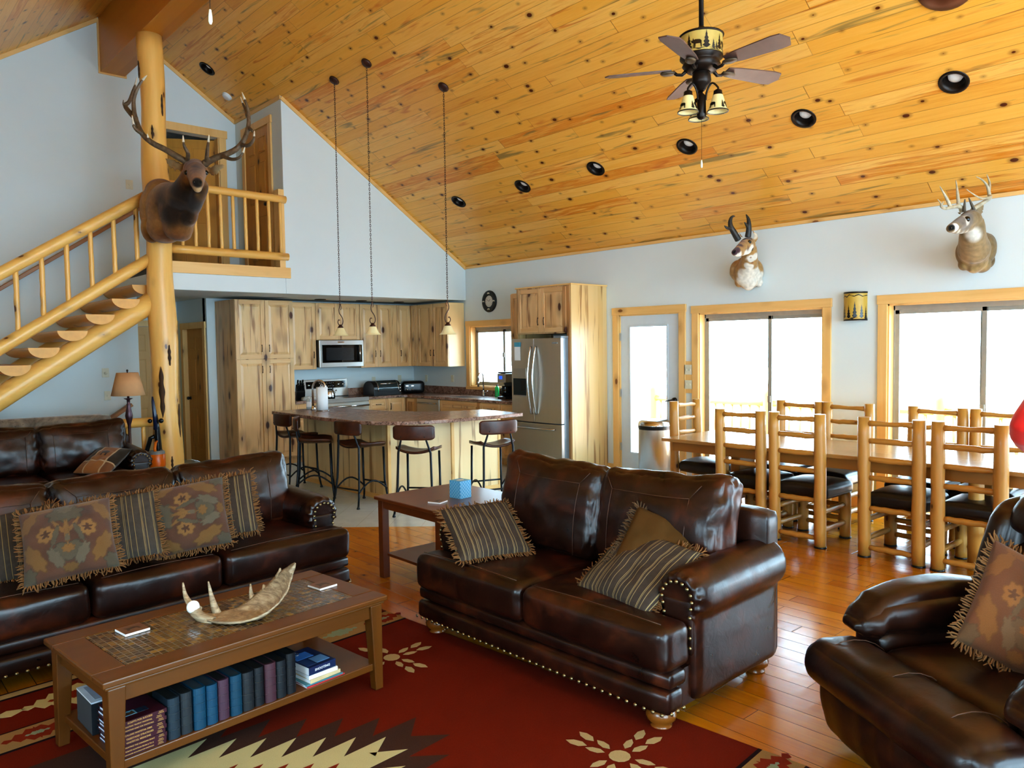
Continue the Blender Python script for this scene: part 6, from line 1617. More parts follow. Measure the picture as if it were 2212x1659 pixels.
# staircase
t = thing('log_staircase', 'half-log staircase on log stringers climbing to the loft', 'staircase', (0, 0, 0))
sl = .668; TZ = lambda x: 2.324+(x-2.69)*.657
def dlog(mb, x0, x1, y, zf, r, n=18, k=14, j=.03, seed=1):
    rnd = random.Random(seed); mb.tube([(x0+(x1-x0)*q/k, y+rnd.uniform(-.004,.004), zf(x0+(x1-x0)*q/k)) for q in range(k+1)], [r*(1+rnd.uniform(-j, j)) for _ in range(k+1)], n)
M.logs = wood('honey_log_sloped', [(.25, 'dba450'), (.5, 'e8b968'), (.8, 'cb903c')], 'X', 8, .35, .085, '5a3010', kscale=4.2)
def sloped(mb, nm, mat, parent, at=None):
    return mb.build(nm, mat, parent)
mb = MB(); dlog(mb, -.85, 2.98, 9.60, lambda x: 1.064+(x-1.389)*.678+.142, .118, 22); mb.build('stringer', M.logs, t)
mb = MB(); dlog(mb, -.85, 2.98, 10.80, lambda x: 1.064+(x-1.389)*.678+.142, .118, 16); mb.build('stringer', M.logs, t)
x = 2.90
i = 0
while TZ(x) > .1:
    mb = MB(); n = 14; zt = TZ(x); r = .148; y0, y1 = 9.44+.012*math.sin(i*2.2), 10.92
    if x > 2.75: y0 = 9.66
    pts = [(-r, 0), (r, 0)] + [(r*math.cos(a), -.112*math.sin(a)) for a in [PI*q/n for q in range(1, n)]]
    mb.mat(0).add([(px, y0, pz) for px, pz in pts]+[(px, y1, pz) for px, pz in pts], [(k, (k+1)%len(pts), len(pts)+(k+1)%len(pts), len(pts)+k) for k in range(len(pts))], True)
    for f in mb.f: f.reverse()
    mb.sm[0] = False
    mb.mat(1).add([(px, y0, pz) for px, pz in pts], [list(range(len(pts)))]); mb.add([(px, y1, pz) for px, pz in pts], [list(range(len(pts)))[::-1]])
    mb.build('tread', [M.logy, M.endg], t, loc=(x, 0, zt))
    x -= .277; i += 1
t = thing('stair_balustrade', 'sloping log balustrade with round spindles along the staircase', 'balustrade', (0, 0, 0))
RL = lambda x: 2.514+(x-1.446)*.659; RB = lambda x: 1.736+(x-1.415)*.676
mb = MB(); dlog(mb, -.8, 2.94, 9.58, RL, .066, 18, j=.04); mb.build('handrail', M.logs, t)
mb = MB(); dlog(mb, -.8, 2.95, 9.58, RB, .068, 18, j=.04, seed=4); mb.build('bottom_rail', M.logs, t)
bx = 2.80
k = 0
while bx > -.7:
    mb = MB(); logtube(mb, (bx, 9.58, RB(bx)+.03), (bx, 9.58, RL(bx)-.02), .026, 10, .08, k); mb.build('spindle', M.logz, t); bx -= .243; k += 1
o = MB().bar((1.45, YB-.06, 2.31+.0), (3.3, YB-.06, 2.31+1.85*.70), .045, .14, up=(0,1,0)).build('handrail', wood('brown_rail_board', [(.3, '8c5722'), (.6, '9e652a'), (.8, '7c4a1a')], 'X', 9, .4), None, bevel=.006)
tag(o, 'brown wall handrail board behind the stair spindles', 'handrail')
for xq in (1.75, 2.6, 3.2):
    p = MB().tube([(xq, YB-.0, 2.31+(xq-1.45)*.70), (xq, YB-.087, 2.31+(xq-1.45)*.70)], .022, 10).build('bracket', M.rust, o)
# loft railing
t = thing('loft_railing', 'log railing with round spindles guarding the loft opening', 'railing', (0, 0, 0))
mb = MB(); logtube(mb, (3.14, 9.62, 3.675), (4.672, 9.62, 3.655), .050, 16, .03, 5); mb.build('top_rail', M.logx, t)
mb = MB(); logtube(mb, (3.19, 9.62, 2.905), (4.69, 9.62, 2.905), .052, 16, .03, 8); mb.build('bottom_rail', M.logx, t)
for i in range(9):
    xx = 4.60-.158*i
    mb = MB(); logtube(mb, (xx, 9.62, 2.93), (xx-.005, 9.62, 3.65), .0215, 10, .07, 20+i); mb.build('spindle', M.logz, t)
# low railing by the basement stairs
t = thing('stairwell_railing', 'low log railing between the far sofa and the log post', 'railing', (0, 0, 0))
mb = MB(); logtube(mb, (.0, 9.5, .865), (2.91, 9.5, .855), .056, 16, .03, 31); mb.build('top_rail', M.logx, t)
mb = MB(); logtube(mb, (.0, 9.5, .14), (2.91, 9.5, .14), .05, 14, .03, 32); mb.build('bottom_rail', M.logx, t)
for i in range(17): 
    xx = 2.77-.165*i; mb = MB(); logtube(mb, (xx, 9.5, .15), (xx, 9.5, .84), .024, 10, .08, 40+i); mb.build('spindle', M.logz, t)
o = MB().bar((1.7, YB-.07, .05), (3.1, YB-.07, .97), .045, .12, up=(0,1,0)).build('handrail', bpy.data.materials['brown_rail_board'], None, bevel=.006); tag(o, 'brown handrail board on the wall behind the low railing', 'handrail')
MB().tube([(2.72, YB, .64), (2.72, YB-.07, .70)], .028, 10).build('bracket', M.black, o)

# ---------------------------------------------------------------- trophy heads
M.fur = vcol('animal_fur', .9, .5, 150, .25)
M.eye = plain('glass_eye', '0c0907', .08); M.nose = plain('damp_nose', '14120f', .35)
def paint(o, base, spots):
    me = o.data; n = len(me.vertices); co = np.empty(n*3); me.vertices.foreach_get('co', co); co = co.reshape(-1, 3)
    c = np.tile(np.array(srgb(base)[:3]), (n, 1))
    for pts, r, soft, col in spots:
        P = pts if isinstance(pts, list) else [pts]
        d = np.full(n, 1e9)
        for p in P: d = np.minimum(d, np.linalg.norm(co-np.array(p), axis=1))
        w = np.clip((r+soft-d)/(2*soft), 0, 1); w = (w*w*(3-2*w))[:, None]
        c = c*(1-w)+np.array(srgb(col)[:3])*w
    rn = np.array([mnoise.noise(Vector(p)*34) for p in co])[:, None]; c = np.clip(c*(1+.28*rn), 0, 1)
    a = me.color_attributes.new('Col', 'FLOAT_COLOR', 'POINT'); a.data.foreach_set('color', np.c_[c, np.ones(n)].astype(np.float32).ravel())
def frame(px0, py0, s): return lambda x, y, d: PD(px0+x/s, py0+y/s, d)
def limb(mb, pts, n=16, flat=1.0):
    P = [Vector(p) for p, r in pts]; R = [r for p, r in pts]
    Q = spline(P, 4); RR = []
    for i in range(len(Q)):
        f = i/4; j = min(int(f), len(R)-2); RR.append(R[j]+(R[j+1]-R[j])*(f-j))
    mb.tube(Q, RR, n, flat=flat); mb.ball(P[0], R[0], 12, 8); mb.ball(P[-1], R[-1], 12, 8)
def tubes(mb, Fm, lines):
    for pts, r0, r1 in lines: 
        P = spline([Fm(*p) for p in pts], 4); m = len(P)
        mb.tube(P, [r0+(r1-r0)*(i/(m-1))**1.3 for i in range(m)], 9)
def ear(mb, Fm, a, b, c, w, th=.012):
    A, B, C_ = Fm(*a), Fm(*b), Fm(*c); d = (C_-A).normalized(); vw = Vector(CF); sd = d.cross(vw).normalized()
    P = spline([A, B, C_], 5); m = len(P); vs = []; fs = []
    for i, p in enumerate(P):
        f = i/(m-1); ww = w*math.sin(PI*(.12+.88*f)**.8)**.8 if f < 1 else .002
        ww = max(ww, .004)
        for s, dz in ((-1, 0), (0, th), (1, 0), (0, -th)): vs.append(p+sd*s*ww+Vector(CF)*(dz+.35*ww*(abs(s)-1)*-1*0.6))
    for i in range(m-1):
        for k in range(4): fs.append((i*4+k, i*4+(k+1)%4, (i+1)*4+(k+1)%4, (i+1)*4+k))
    fs += [(0,1,2,3)[::-1], tuple((m-1)*4+k for k in range(4))]
    mb.add(vs, fs, True)
from mathutils.bvhtree import BVHTree
def skin_point(bo, Fm, x, y, inset=.004):
    b = BVHTree.FromPolygons([v.co for v in bo.data.vertices], [list(p.vertices) for p in bo.data.polygons])
    p = Fm(x, y, 1.0); o = Vector(CAM); d = (p-o).normalized(); h = b.ray_cast(o, d)
    return (h[0] if h[0] is not None else Fm(x, y, 8.0)) + d*inset
def antl(name, c1, c2):
    t = NT(name); n = t.noise(t.coord(), 26, 4); return t.pbr(t.ramp(n, [(.3, c1), (.7, c2)]), .5, 0, t.bump(n, .3, .006))
M.antler = antl('brown_antler', '4a3c2e', '74604a'); M.tip = antl('ivory_tips', 'c9bda6', 'e0d6c2'); M.deerantler = antl('pale_antler', '8f836c', 'b8ac94'); M.blackhorn = antl('black_horn', '1d1a18', '37312c')
# elk
E = frame(250, 150, 4.147)
t = thing('elk_mount', 'elk shoulder mount with six point antlers on the log post', 'elk mount', (0, 0, 0))
mb = MB()
for x, y, d, r, sc in ((385,1230,8.82,.205,(1,1,1.2)), (470,1260,8.70,.235,(1,1,1.25)), (330,1290,8.84,.14,(1,1,1.5)), (560,1270,8.58,.205,(1,1,1.2)), (430,1410,8.70,.185,(1,1,.95)), (560,1410,8.60,.16,(1,1,1.0)), (320,1420,8.82,.115,(1,1,1.5)), (410,1110,8.80,.165,(1.1,1,1)), (440,1480,8.72,.14,(1.2,1,.7)), (580,1470,8.62,.11,(1.1,1,.8)), (640,1280,8.52,.12,(1,1,1.3))):
    mb.ball(E(x, y, d), r, 20, 14, sc)
limb(mb, [(E(480,1170,8.66), .20), (E(590,1150,8.48), .180), (E(650,1070,8.36), .150), (E(690,980,8.28), .128)], 20)
limb(mb, [(E(690,1240,8.47), .085), (E(735,1130,8.30), .085), (E(765,1050,8.22), .08)], 14)
mb.ball(E(715,900,8.24), .128, 18, 12, (1.0,1,.92)); mb.ball(E(632,905,8.19), .035, 10, 8); mb.ball(E(805,905,8.19), .035, 10, 8)
limb(mb, [(E(718,915,8.17), .110), (E(724,960,8.05), .088), (E(729,1000,7.93), .068), (E(731,1020,7.89), .062)], 16)
limb(mb, [(E(724,1010,8.10), .075), (E(731,1055,7.96), .05), (E(732,1068,7.93), .044)], 12)
ear(mb, E, (600,885,8.26), (520,850,8.22), (440,792,8.22), .085); ear(mb, E, (838,925,8.26), (900,890,8.22), (978,855,8.22), .08)
bo = mb.fuse('body', M.fur, t, .014, 10)
paint(bo, '8a6032', [([E(330,1200,8.7), E(300,1330,8.7), E(420,1090,8.6)], .10, .16, 'bb9258'), ([E(560,1230,8.35), E(500,1300,8.4), E(620,1330,8.38), E(640,1150,8.25), E(690,1230,8.3), E(590,1100,8.3), E(480,1180,8.5), E(700,1050,8.2)], .16, .10, '24150a'),
    ([E(760,1180,8.2), E(730,1140,8.18)], .03, .03, '8a6028'), ([E(640,970,8.15), E(810,980,8.15), E(720,860,8.12)], .06, .05, '8a5c2c'), ([E(720,930,8.02), E(724,885,8.06), E(724,960,7.98)], .05, .03, '3a2312'),
    ([E(650,830,8.1), E(780,830,8.1)], .07, .04, '6a4320'), (E(731,1072,7.9), .045, .015, 'c9a878'), (E(731,1010,7.83), .062, .014, '14110f'), ([E(480,830,8.22), E(540,860,8.2)], .05, .03, '8e7350'), ([E(900,890,8.2), E(950,870,8.2)], .05, .03, 'a38a66'), ([E(430,1480,8.6), E(560,1500,8.55), E(330,1500,8.7)], .09, .08, '6e3f1a'), ([E(632,925,8.14), E(808,930,8.14)], .022, .012, 'b08a58'), ([E(300,1550,8.7), E(400,1580,8.7)], .05, .04, '2c170a')])
for x in (634, 808): MB().ball(skin_point(bo, E, x, 925, .012), .026, 12, 8).build('eye', M.eye, t)
for x in (700, 760): MB().ball(skin_point(bo, E, x, 1008, .004), .013, 8, 6).build('nostril', M.eye, t)
LB_ = [([(640,830,8.2),(540,775,8.16),(440,715,8.14),(330,660,8.12),(240,580,8.14),(185,460,8.18),(162,350,8.2),(165,250,8.2),(205,150,8.2),(240,95,8.2)], .036, .014), ([(640,815,8.18),(648,755,8.05),(615,690,7.98),(606,650,7.95)], .024, .012), ([(335,660,8.12),(300,640,8.02),(288,605,7.98)], .022, .010), ([(245,580,8.14),(185,540,8.06),(155,495,8.02)], .024, .015), ([(180,440,8.18),(130,390,8.24),(85,325,8.28),(120,290,8.3),(150,205,8.32),(175,140,8.32)], .030, .012), ([(90,330,8.28),(66,310,8.26),(70,265,8.24)], .016, .004)]
LT_ = [([(240,95,8.2),(280,52,8.2)], .014, .003), ([(606,650,7.95),(602,590,7.93)], .013, .003), ([(290,610,7.98),(281,575,7.96)], .0105, .003), ([(155,495,8.02),(205,545,8.0)], .0, .0) , ([(158,490,8.03),(146,410,8.0)], .012, .003), ([(175,140,8.32),(190,70,8.32)], .012, .003)]
RB_ = [([(805,840,8.2),(900,790,8.16),(1000,755,8.14),(1090,705,8.12),(1155,620,8.14),(1188,510,8.18),(1190,420,8.2),(1180,340,8.2),(1155,270,8.2)], .036, .014), ([(812,820,8.18),(818,760,8.05),(825,690,7.98),(830,650,7.95)], .024, .012), ([(950,775,8.13),(1040,805,8.02),(1105,790,7.98),(1140,745,7.97)], .022, .011), ([(1120,680,8.13),(1190,680,8.04),(1232,635,8.0),(1240,600,8.0)], .023, .011), ([(1190,520,8.18),(1218,545,8.1),(1228,560,8.08)], .02, .008), ([(1180,420,8.2),(1160,355,8.28),(1135,300,8.3)], .022, .010)]
RT_ = [([(1155,270,8.2),(1130,202,8.2)], .014, .003), ([(830,650,7.95),(836,585,7.93)], .013, .003), ([(1140,745,7.97),(1158,695,7.96)], .011, .003), ([(1240,600,8.0),(1242,548,8.0)], .011, .003), ([(1135,300,8.3),(1118,245,8.3)], .010, .003)]
for main, tips in ((LB_, LT_), (RB_, RT_)):
    mb = MB(); tubes(mb, E, main); mb.ball(E(*main[0][0][0]), .043, 12, 8); a = mb.fuse('antler', M.antler, t, .008, 2)
    for pts, r0, r1 in tips:
        if r0 > 0: q = MB(); tubes(q, E, [(pts, r0*1.08, r1)]); q.build('tine_tip', M.tip, a)
# pronghorn
A = frame(1540, 440, 8.294)
t = thing('pronghorn_mount', 'pronghorn antelope shoulder mount with black horns on the white wall', 'pronghorn mount', (0, 0, 0))
mb = MB()
for x, y, d, r, sc in ((590,1230,8.42,.140,(1,1,1.1)), (450,1200,8.47,.090,(1,1,1.3)), (740,1220,8.44,.100,(1,1,1.4)), (640,1370,8.42,.105,(1,1,1)), (380,1230,8.52,.05,(1,1,1.4)), (470,1400,8.47,.05,(1,1,1.2)), (640,1490,8.42,.05,(1.3,1,.8)), (825,1400,8.46,.045,(1,1,1.3)), (830,1200,8.50,.05,(1,1,1.6)), (560,1100,8.44,.09,(1,1,1))): mb.ball(A(x, y, d), r, 16, 12, sc)
limb(mb, [(A(620,1180,8.36), .118), (A(645,1060,8.27), .096), (A(655,950,8.20), .084), (A(665,820,8.15), .072)], 18)
mb.ball(A(625,730,8.10), .080, 16, 12, (1,1,.95))
limb(mb, [(A(600,740,8.06), .074), (A(520,790,7.97), .056), (A(440,845,7.89), .042), (A(390,875,7.85), .034)], 14); limb(mb, [(A(600,820,8.05), .055), (A(500,880,7.95), .036), (A(425,905,7.88), .026)], 12)
ear(mb, A, (735,700,8.12), (775,590,8.13), (712,478,8.14), .034, .008); ear(mb, A, (530,600,8.16), (490,560,8.17), (470,505,8.17), .014, .006)
bo = mb.fuse('body', M.fur, t, .0075, 4); A_ = A
paint(bo, 'a8824f', [([A(640,1400,8.3), A(600,1320,8.3), A(720,1330,8.32), A(640,1500,8.35), A(760,1260,8.32), A(830,1330,8.4), A(560,1270,8.3), A(700,1420,8.32), A(820,1400,8.42), A(540,1400,8.36), A(640,1250,8.27), A(700,1200,8.3)], .075, .015, 'ddd6ca'), ([A(340,1210,8.5), A(360,1290,8.5), A(390,1170,8.44)], .03, .012, 'd8c9ae'), ([A(620,1000,8.1), A(560,1020,8.12), A(690,990,8.12), A(740,940,8.14)], .042, .008, 'e0dace'), ([A(600,1130,8.18), A(660,1130,8.2)], .042, .008, 'e0dace'), ([A(600,880,8.02), A(540,870,7.98), A(640,840,8.02), A(450,930,7.88), A(560,930,8.0), A(660,800,8.03)], .05, .01, 'e6e0d4'), ([A(420,905,7.84), A(480,900,7.88)], .018, .006, 'ece6da'),
    ([A(520,985,8.1), A(600,990,8.09), A(680,970,8.11), A(730,930,8.14)], .012, .004, '8a6240'), ([A(560,1070,8.14), A(640,1080,8.14), A(700,1050,8.16)], .015, .004, '8f6440'), ([A(560,1150,8.2), A(590,1170,8.2)], .016, .005, '94683c'),
    ([A(480,790,7.92), A(430,830,7.85), A(390,860,7.82), A(530,740,7.99), A(570,790,7.98)], .040, .010, '4a3038'), ([A(540,640,8.05), A(620,640,8.05)], .045, .012, '33241a'), ([A(460,690,8.0), A(590,720,8.0)], .02, .008, 'c8a878'), (A(370,872,7.81), .022, .006, '15110f'), ([A(705,800,8.06), A(710,830,8.07)], .014, .006, '241812'), (A(755,570,8.11), .04, .01, 'd8cdb8')])
MB().ball(skin_point(bo, A, 652, 688, .010), .021, 12, 8).build('eye', M.eye, t); MB().ball(skin_point(bo, A, 400, 850, .003), .009, 8, 6).build('nostril', M.eye, t)
for L_ in ([([(455,650,8.08),(385,530,8.05),(330,430,8.03),(308,340,8.03),(325,260,8.03),(360,225,8.03),(402,228,8.03)], .036, .005), ([(325,440,8.03),(270,440,7.99),(225,415,7.97),(205,388,7.96)], .022, .004)], [([(625,600,8.1),(642,480,8.08),(645,370,8.07),(635,280,8.07),(612,225,8.07),(590,186,8.07)], .034, .005), ([(625,420,8.07),(590,365,8.03),(560,328,8.01)], .019, .004)]):
    mb = MB(); tubes(mb, A, L_); mb.fuse('horn', M.blackhorn, t, .006, 3)
# whitetail
D = frame(2000, 360, 6.633)
t = thing('deer_mount', 'whitetail buck shoulder mount with pale antlers at the upper right of the wall', 'deer mount', (0, 0, 0))
mb = MB()
for x, y, d, r, sc in ((690,1190,6.66,.130,(1,1,1.15)), (820,1180,6.74,.105,(1,1,1.4)), (560,1230,6.72,.075,(1,1,1.5)), (700,1340,6.70,.105,(1,1,1)), (880,1150,6.80,.075,(1,1,1.6)), (550,1400,6.72,.05,(1,1,1.1)), (800,1400,6.72,.075,(1,1,1)), (690,1470,6.70,.045,(1.6,1,.8)), (900,1340,6.80,.05,(1,1,1.4))): mb.ball(D(x, y, d), r, 16, 12, sc)
limb(mb, [(D(690,1180,6.60), .128), (D(675,1060,6.50), .108), (D(670,950,6.42), .098), (D(680,830,6.36), .085)], 18)
mb.ball(D(640,760,6.33), .085, 16, 12, (1,1,.95)); mb.ball(D(590,740,6.28), .03, 10, 8)
limb(mb, [(D(620,765,6.30), .070), (D(520,800,6.21), .054), (D(430,850,6.13), .045), (D(355,885,6.07), .034)], 14); limb(mb, [(D(600,850,6.30), .052), (D(490,905,6.19), .034), (D(400,915,6.11), .024)], 12)
ear(mb, D, (735,700,6.36), (780,590,6.37), (815,500,6.38), .042, .01); ear(mb, D, (520,680,6.42), (480,665,6.44), (455,650,6.44), .016, .006)
bo = mb.fuse('body', M.fur, t, .0075, 4)
paint(bo, '7d6746', [([D(900,1100,6.75), D(930,1250,6.75)], .08, .05, '5c4a30'), ([D(640,1250,6.5), D(620,1150,6.45)], .10, .06, '8f764f'), ([D(550,1400,6.65), D(800,1420,6.65), D(700,1500,6.65)], .05, .03, '9a7f52'), ([D(660,1480,6.62), D(650,1400,6.6)], .018, .01, '4a3a26'), ([D(640,990,6.33), D(700,1000,6.34), D(590,950,6.32), D(670,950,6.33)], .05, .03, 'dad4c8'), ([D(520,920,6.17), D(460,920,6.12), D(570,920,6.22), D(410,930,6.08)], .022, .008, 'b8ae9c'), ([D(560,760,6.17), D(480,770,6.12), D(600,700,6.2), D(540,830,6.15), D(620,800,6.18)], .06, .03, '6f6358'), ([D(420,850,6.06), D(450,880,6.06)], .026, .006, 'ece8e2'), ([D(335,885,6.03), D(350,900,6.03), D(370,870,6.05)], .026, .006, '141210'), ([D(590,790,6.16)], .03, .008, 'c4bcae'), ([D(590,725,6.17)], .03, .01, 'a89c8a'), ([D(540,640,6.3), D(640,650,6.32)], .04, .02, '54442f'), (D(760,620,6.35), .05, .03, '8d7a5e'), ([D(700,640,6.33)], .03, .02, '3a2e1e')])
MB().ball(skin_point(bo, D, 590, 754, .012), .024, 12, 8).build('eye', M.eye, t); MB().ball(skin_point(bo, D, 362, 878, .003), .009, 8, 6).build('nostril', M.eye, t)
for L_ in ([([(515,640,6.33),(505,590,6.3),(460,568,6.27),(380,580,6.22),(280,600,6.17),(218,570,6.12),(215,525,6.09),(165,467,6.06)], .021, .004), ([(350,570,6.21),(300,460,6.2),(250,370,6.19),(195,275,6.18)], .016, .004), ([(468,555,6.27),(458,420,6.27),(445,300,6.27),(430,190,6.27)], .016, .004), ([(230,545,6.11),(242,515,6.1),(245,490,6.1)], .009, .003)], [([(660,640,6.36),(700,590,6.36),(800,530,6.38),(900,465,6.36),(928,430,6.34),(905,440,6.26),(800,455,6.2),(680,395,6.14),(575,320,6.1)], .021, .004), ([(915,450,6.34),(900,350,6.34),(870,260,6.33),(800,185,6.32),(715,140,6.3)], .016, .004), ([(910,330,6.34),(915,240,6.36),(895,170,6.37),(870,105,6.37)], .012, .004)]):
    mb = MB(); tubes(mb, D, L_); mb.fuse('antler', M.deerantler, t, .0055, 2)
for a, b in (((548,640,6.29),(560,465,6.24)), ((690,620,6.33),(615,448,6.28))): q = MB(); tubes(q, D, [([a, ((a[0]+b[0])/2, (a[1]+b[1])/2, a[2]-.03), b], .014, .004)]); q.build('brow_tine', plain('dark_brow_tine', '4f4436', .5), t)

# ---------------------------------------------------------------- ceiling fan
def make_fan(label, loc, rz, rod):
    t = thing('ceiling_fan', label, 'ceiling fan', loc, 0, 'rustic ceiling fans')
    MB().tube([(0,0,.27),(0,0,rod-.02)], .0165, 12).lathe([(.017,.215),(.045,.225),(.03,.265),(.017,.28)], 18).build('downrod', M.bronze, t)
    MB().lathe([(.018,rod),(.07,rod-.02),(.075,rod-.09),(.02,rod-.12)], 24).build('canopy', M.bronze, t)
    R = .142; z0, z1 = .075, .205
    MB().lathe([(R,z0),(R,z1)], 40).build('motor_shade', plain('amber_parchment', 'b49a52', .5, var=.12, emit='b49a52', estr=.05), t)
    MB().lathe([(R-.01,z1),(R+.008,z1),(R+.010,z1+.008),(R,z1+.016),(.04,z1+.02)], 36).build('drum_rim', M.bronze, t)
    MB().lathe([(R+.002,z0),(R+.004,z0-.012),(R-.02,z0-.03),(.12,z0-.04),(.13,z0-.06),(.10,z0-.095),(.06,z0-.105)], 36).build('motor_housing', M.bronze, t)
    MB().lathe([(.055,-.03),(.062,-.05),(.066,-.09),(.058,-.11),(.04,-.125),(.03,-.145),(.018,-.155)], 24).build('switch_housing', M.bronze, t)
    pr = MB()
    for k in range(4):
        a = -PI/2+rz*0+k*PI/2-.2
        for x, h, w in ((-.075,.105,.05),(.045,.12,.055),(.095,.06,.03),(-.105,.05,.025)): wrap_poly(pr, pine(x, z0+.012, w, h), R+.0015, a-.85, 0)
        mo = [(-.035,.0),(-.031,.03),(-.045,.036),(-.05,.052),(-.038,.05),(-.034,.065),(-.028,.052),(-.02,.056),(.012,.052),(.022,.044),(.024,.0),(.018,.0),(.014,.026),(-.016,.026),(-.02,0),(-.026,0),(-.026,.026),(-.03,.0)]
        wrap_poly(pr, [(x-.01, z+z0+.016) for x, z in mo], R+.0015, a-.85, 0)
        wrap_poly(pr, [(-.11,z0+.004),(.11,z0+.004),(.11,z0+.012),(.05,z0+.018),(0,z0+.012),(-.06,z0+.02),(-.11,z0+.01)], R+.0017, a-.85, 0)
    pr.build('animal_print', M.black, t)
    bw = plain('mauve_brown_blade', '5a4038', .45, var=.12)
    for k in range(5):
        a = rz+k*2*PI/5; Mk = Matrix.Rotation(a, 4, 'Z')
        q = MB(); tl = math.radians(-13)
        poly = [(.20,-.046),(.30,-.062),(.57,-.078),(.628,-.070),(.642,-.040),(.662,.0),(.642,.040),(.628,.070),(.57,.078),(.30,.062),(.20,.046)]
        q.prism(poly, -.004, .004, Mk @ Matrix.Rotation(tl, 4, 'X')); b = q.build('blade', bw, t)
        q = MB(); q.tube([Mk @ Vector(p) for p in ((.09,0,-.0),(.13,0,-.035),(.165,.0,-.03),(.19,0,-.008))], [.014,.012,.011,.012], 8); 
        q.build('blade_iron', M.bronze, b)
        q = MB(); c = Mk @ Vector((.225, 0, -.016)); q.ball((0,0,0), .05, 16, 12, (1,.72,.32)); q.v = [tuple(c+Mk @ (Vector(v)*(1+.10*math.sin(30*v[0])*math.sin(34*v[1]+20*v[0])))) for v in q.v]
        q.build('pinecone', wood('bronze_pinecone', [(.3, '241a12'), (.6, '5a4630'), (.8, '32251a')], 'X', 30, .45) if 'bronze_pinecone' not in bpy.data.materials else bpy.data.materials['bronze_pinecone'], b)
    MB().tube([(0,0,-.15),(0,0,-.20)], .010, 8).lathe([(.012,-.17),(.03,-.19),(.032,-.33),(.02,-.345),(0,-.35)], 14).build('light_stem', M.bronze, t)
    gl = plain('cream_etched_glass', 'd8c48a', .4, var=.06, emit='d8c48a', estr=.08)
    for k in range(3):
        a = math.radians(-48)+k*2*PI/3+math.radians(-28); ca, sa = math.cos(a), math.sin(a); rr = .115; zb = -.16
        q = MB(); q.tube(spline([(ca*.03, sa*.03, -.22), (ca*.04, sa*.04, -.16), (ca*.075, sa*.075, -.115), (ca*rr, sa*rr, -.15), (ca*rr, sa*rr, -.175)], 4), .007, 8); ar = q.build('light_arm', M.bronze, t)
        MB().lathe([(.012,-.165),(.028,-.175),(.030,-.195),(.034,-.205)], 16, (ca*rr, sa*rr, 0)).build('socket_cup', M.bronze, ar)
        sh = MB().lathe([(.034,-.205),(.044,-.24),(.052,-.275),(.068,-.31)], 24, (ca*rr, sa*rr, 0)).build('glass_shade', gl, ar)
        MB().lathe([(.066,-.306),(.072,-.309),(.072,-.316),(.066,-.313)], 24, (ca*rr, sa*rr, 0)).build('shade_rim', M.bronze, sh)
        pr = MB()
        for aa in (a, a+2.1, a-2.1, a+PI-.5):
            b0 = len(pr.v); wrap_poly(pr, pine(-.035, -.30, .026, .06), .055, aa, 0); wrap_poly(pr, [(x*.75+.014, z*.75-.298) for x, z in mo], .055, aa, 0)
            for i in range(b0, len(pr.v)):
                x, y, z = pr.v[i]; R_ = .0345+(-.205-z)/.105*.0305+.0022; l = math.hypot(x, y); pr.v[i] = (x*R_/l+ca*rr, y*R_/l+sa*rr, z)
        pr.build('animal_print', M.black, sh)
    MB().tube([(.0,0,-.35),(0,0,-.625)], .0012, 5).build('pull_chain', M.bronze, t)
    MB().lathe([(0,-.62),(.004,-.622),(.007,-.645),(.0075,-.665),(.004,-.675),(0,-.676)], 12).build('pull_knob', M.ivory, t)
    return t
fan = make_fan('bronze five blade ceiling fan with moose lodge glass shades hanging from the boards', (4.58, 3.10, 3.565), math.radians(52), zroof(4.58)-3.565+.0)
p2 = onz(455, 53, 2.889)
f2 = dup(fan, (p2.x, p2.y, 3.565), None, 'second ceiling fan above the picture, only its white pull chain knob showing at top left')
for c in kids(f2):
    if c.name.startswith('downrod'):
        c.scale.z = 1.0
# shorten the rod of the second fan to its own slope
rod2 = zroof(p2.x)-3.565
for c in list(kids(f2)):
    if c.name.startswith(('downrod', 'canopy')): bpy.data.objects.remove(c)
MB().tube([(0,0,.27),(0,0,rod2-.02)], .0165, 12).lathe([(.017,.215),(.045,.225),(.03,.265),(.017,.28)], 18).build('downrod', M.bronze, f2)
MB().lathe([(.018,rod2),(.07,rod2-.02),(.075,rod2-.09),(.02,rod2-.12)], 24).build('canopy', M.bronze, f2)
